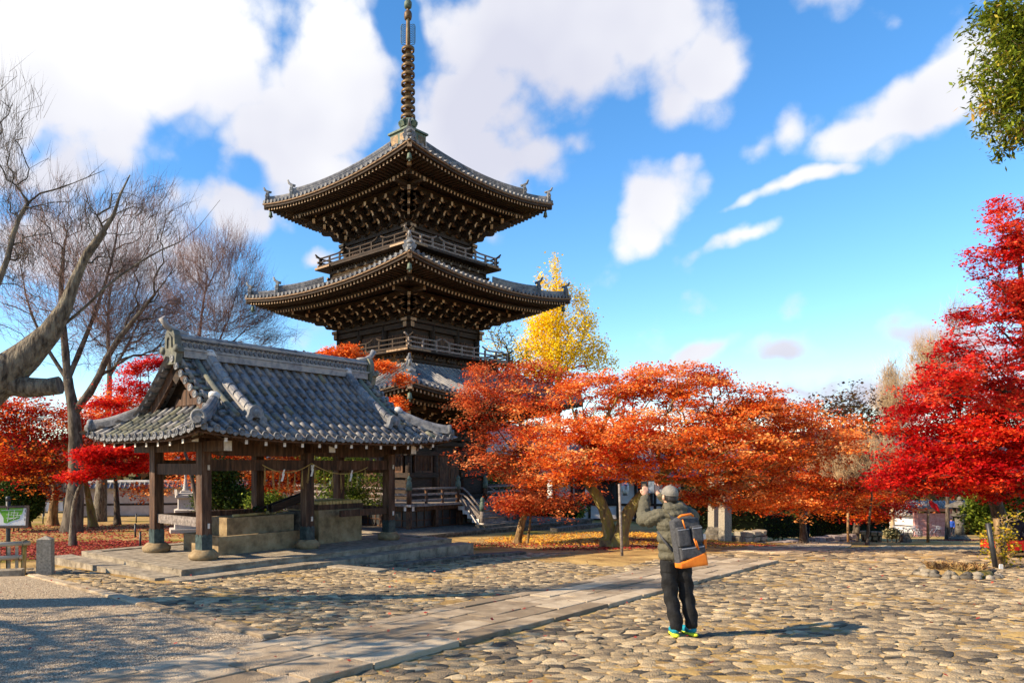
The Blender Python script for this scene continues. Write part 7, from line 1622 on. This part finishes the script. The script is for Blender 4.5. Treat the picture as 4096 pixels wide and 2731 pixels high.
tree('vine', 'yellow-green autumn vine climbing the posts and arching over the bench', 'vine', [L3((4008, 2275, 16.2), (4010, 2180, 16.2), (4000, 2095, 16.2), (4040, 2075, 16.2), (4100, 2040, 16.2), (4180, 1995, 16.2)), L3((4012, 2276, 16.25), (4030, 2200, 16.2), (4020, 2130, 16.2))], pads, 52, 260, 4, (.06, .06, .06), .06, mat('leaf_vine', [(.12, .14, .01), (.42, .32, .02), (.62, .34, .03)], 1., trans=.35, stops=[.2, .55, .9], **LT), M_['twig_tan'], .03, .004, flat=1., wander=.3)
pc = PG(3828, 14.5); pl = empty('stone_planter', pc, 0, 'ring of rounded rocks around dry brown plants on the paving', 'planter')
rr_ = random.Random(4)
for k_ in range(38):
    a = 2*math.pi*k_/21+rr_.uniform(-.1, .1); tier = 0 if k_ < 21 else 1; rr0 = 1-.12*tier; s_ = rr_.uniform(.06, .115)
    c = (.72*rr0*math.cos(a), .50*rr0*math.sin(a), (.04 if tier == 0 else .11)); random.seed(k_)
    MB().ell(c, (s_*1.35, s_, s_*.8), 0, 7, 5, rot(rr_.uniform(0, 3)).to_3x3(), jit=.22).build('rock', MATS['stone' if k_ % 3 else 'stone_dark'], pl)
MB().lathe([(.68, 0), (.6, .14), (.2, .19), (.01, .2)], n=14, sy=.7).build('soil', EARTH, pl)
r = np.random.default_rng(5); n = 700; a = r.uniform(0, 6.28, n); q = np.sqrt(r.random(n))*.55; cx_ = np.stack([q*np.cos(a), q*np.sin(a)*.65, np.full(n, .17)], -1); tip = cx_+np.stack([r.normal(0, .07, n), r.normal(0, .07, n), r.uniform(.02, .13, n)], -1); sd = np.stack([np.cos(a), np.sin(a), 0*a], -1)*.009
o = link('dry_plants', np_mesh('dry_plants', np.stack([cx_-sd, cx_+sd, tip+sd, tip-sd], 1).reshape(-1, 3), np.arange(n*4).reshape(-1, 4), mat('dry_plant', [(.10, .05, .02), (.26, .14, .06), (.34, .24, .09)], 1., stops=[.2, .55, .9], **LT), np.repeat(r.random(n), 4)), pl); o['kind'] = 'stuff'
o = MB().box((0, 0, .05), (.08, .02, .1)).prism([(-.04, .1), (.04, .1), (.03, .13), (-.03, .13)], .02).build('marker', MATS['plaster']); o.location = PG(4004, 15.7); tag(o, 'tiny white marker plate at the foot of the leaning post', 'marker')
# ---------------------------------------------------------------- far woods closing the view
r = np.random.default_rng(77); cs = []
for i in range(230):
    px = r.uniform(-500, 4700); Y = r.uniform(85, 150); x = (px-PX0)/F*Y; h = r.uniform(4, 8.5)*(1.0 if px < 1500 else .85); cs.append((x, Y, float(G(x, Y)), h))
pts = []
for x, y, z, h in cs:
    k = 120; d = r.normal(size=(k, 3)); d /= np.linalg.norm(d, axis=1)[:, None]; rad = h*.42
    c = np.array((x, y, z+h*.55)); pts.append(c+d*np.array((rad*1.2, rad, h*.5))*r.uniform(.75, 1.05, (k, 1)))
V, Fc, t = leaf_arrays(r, np.concatenate(pts), 3, (.5, .5, .4), 1.0, 'quad', 0., 1.2); 
mat('leaf_far', [(.02, .03, .01), (.06, .06, .015), (.16, .07, .02), (.30, .08, .02)], 1., trans=.25, stops=[.2, .5, .75, .97], **LT)
tag(link('far_woods', np_mesh('far_woods', V, Fc, M_['leaf_far'], t)), 'far autumn woods closing the view', kind='stuff')
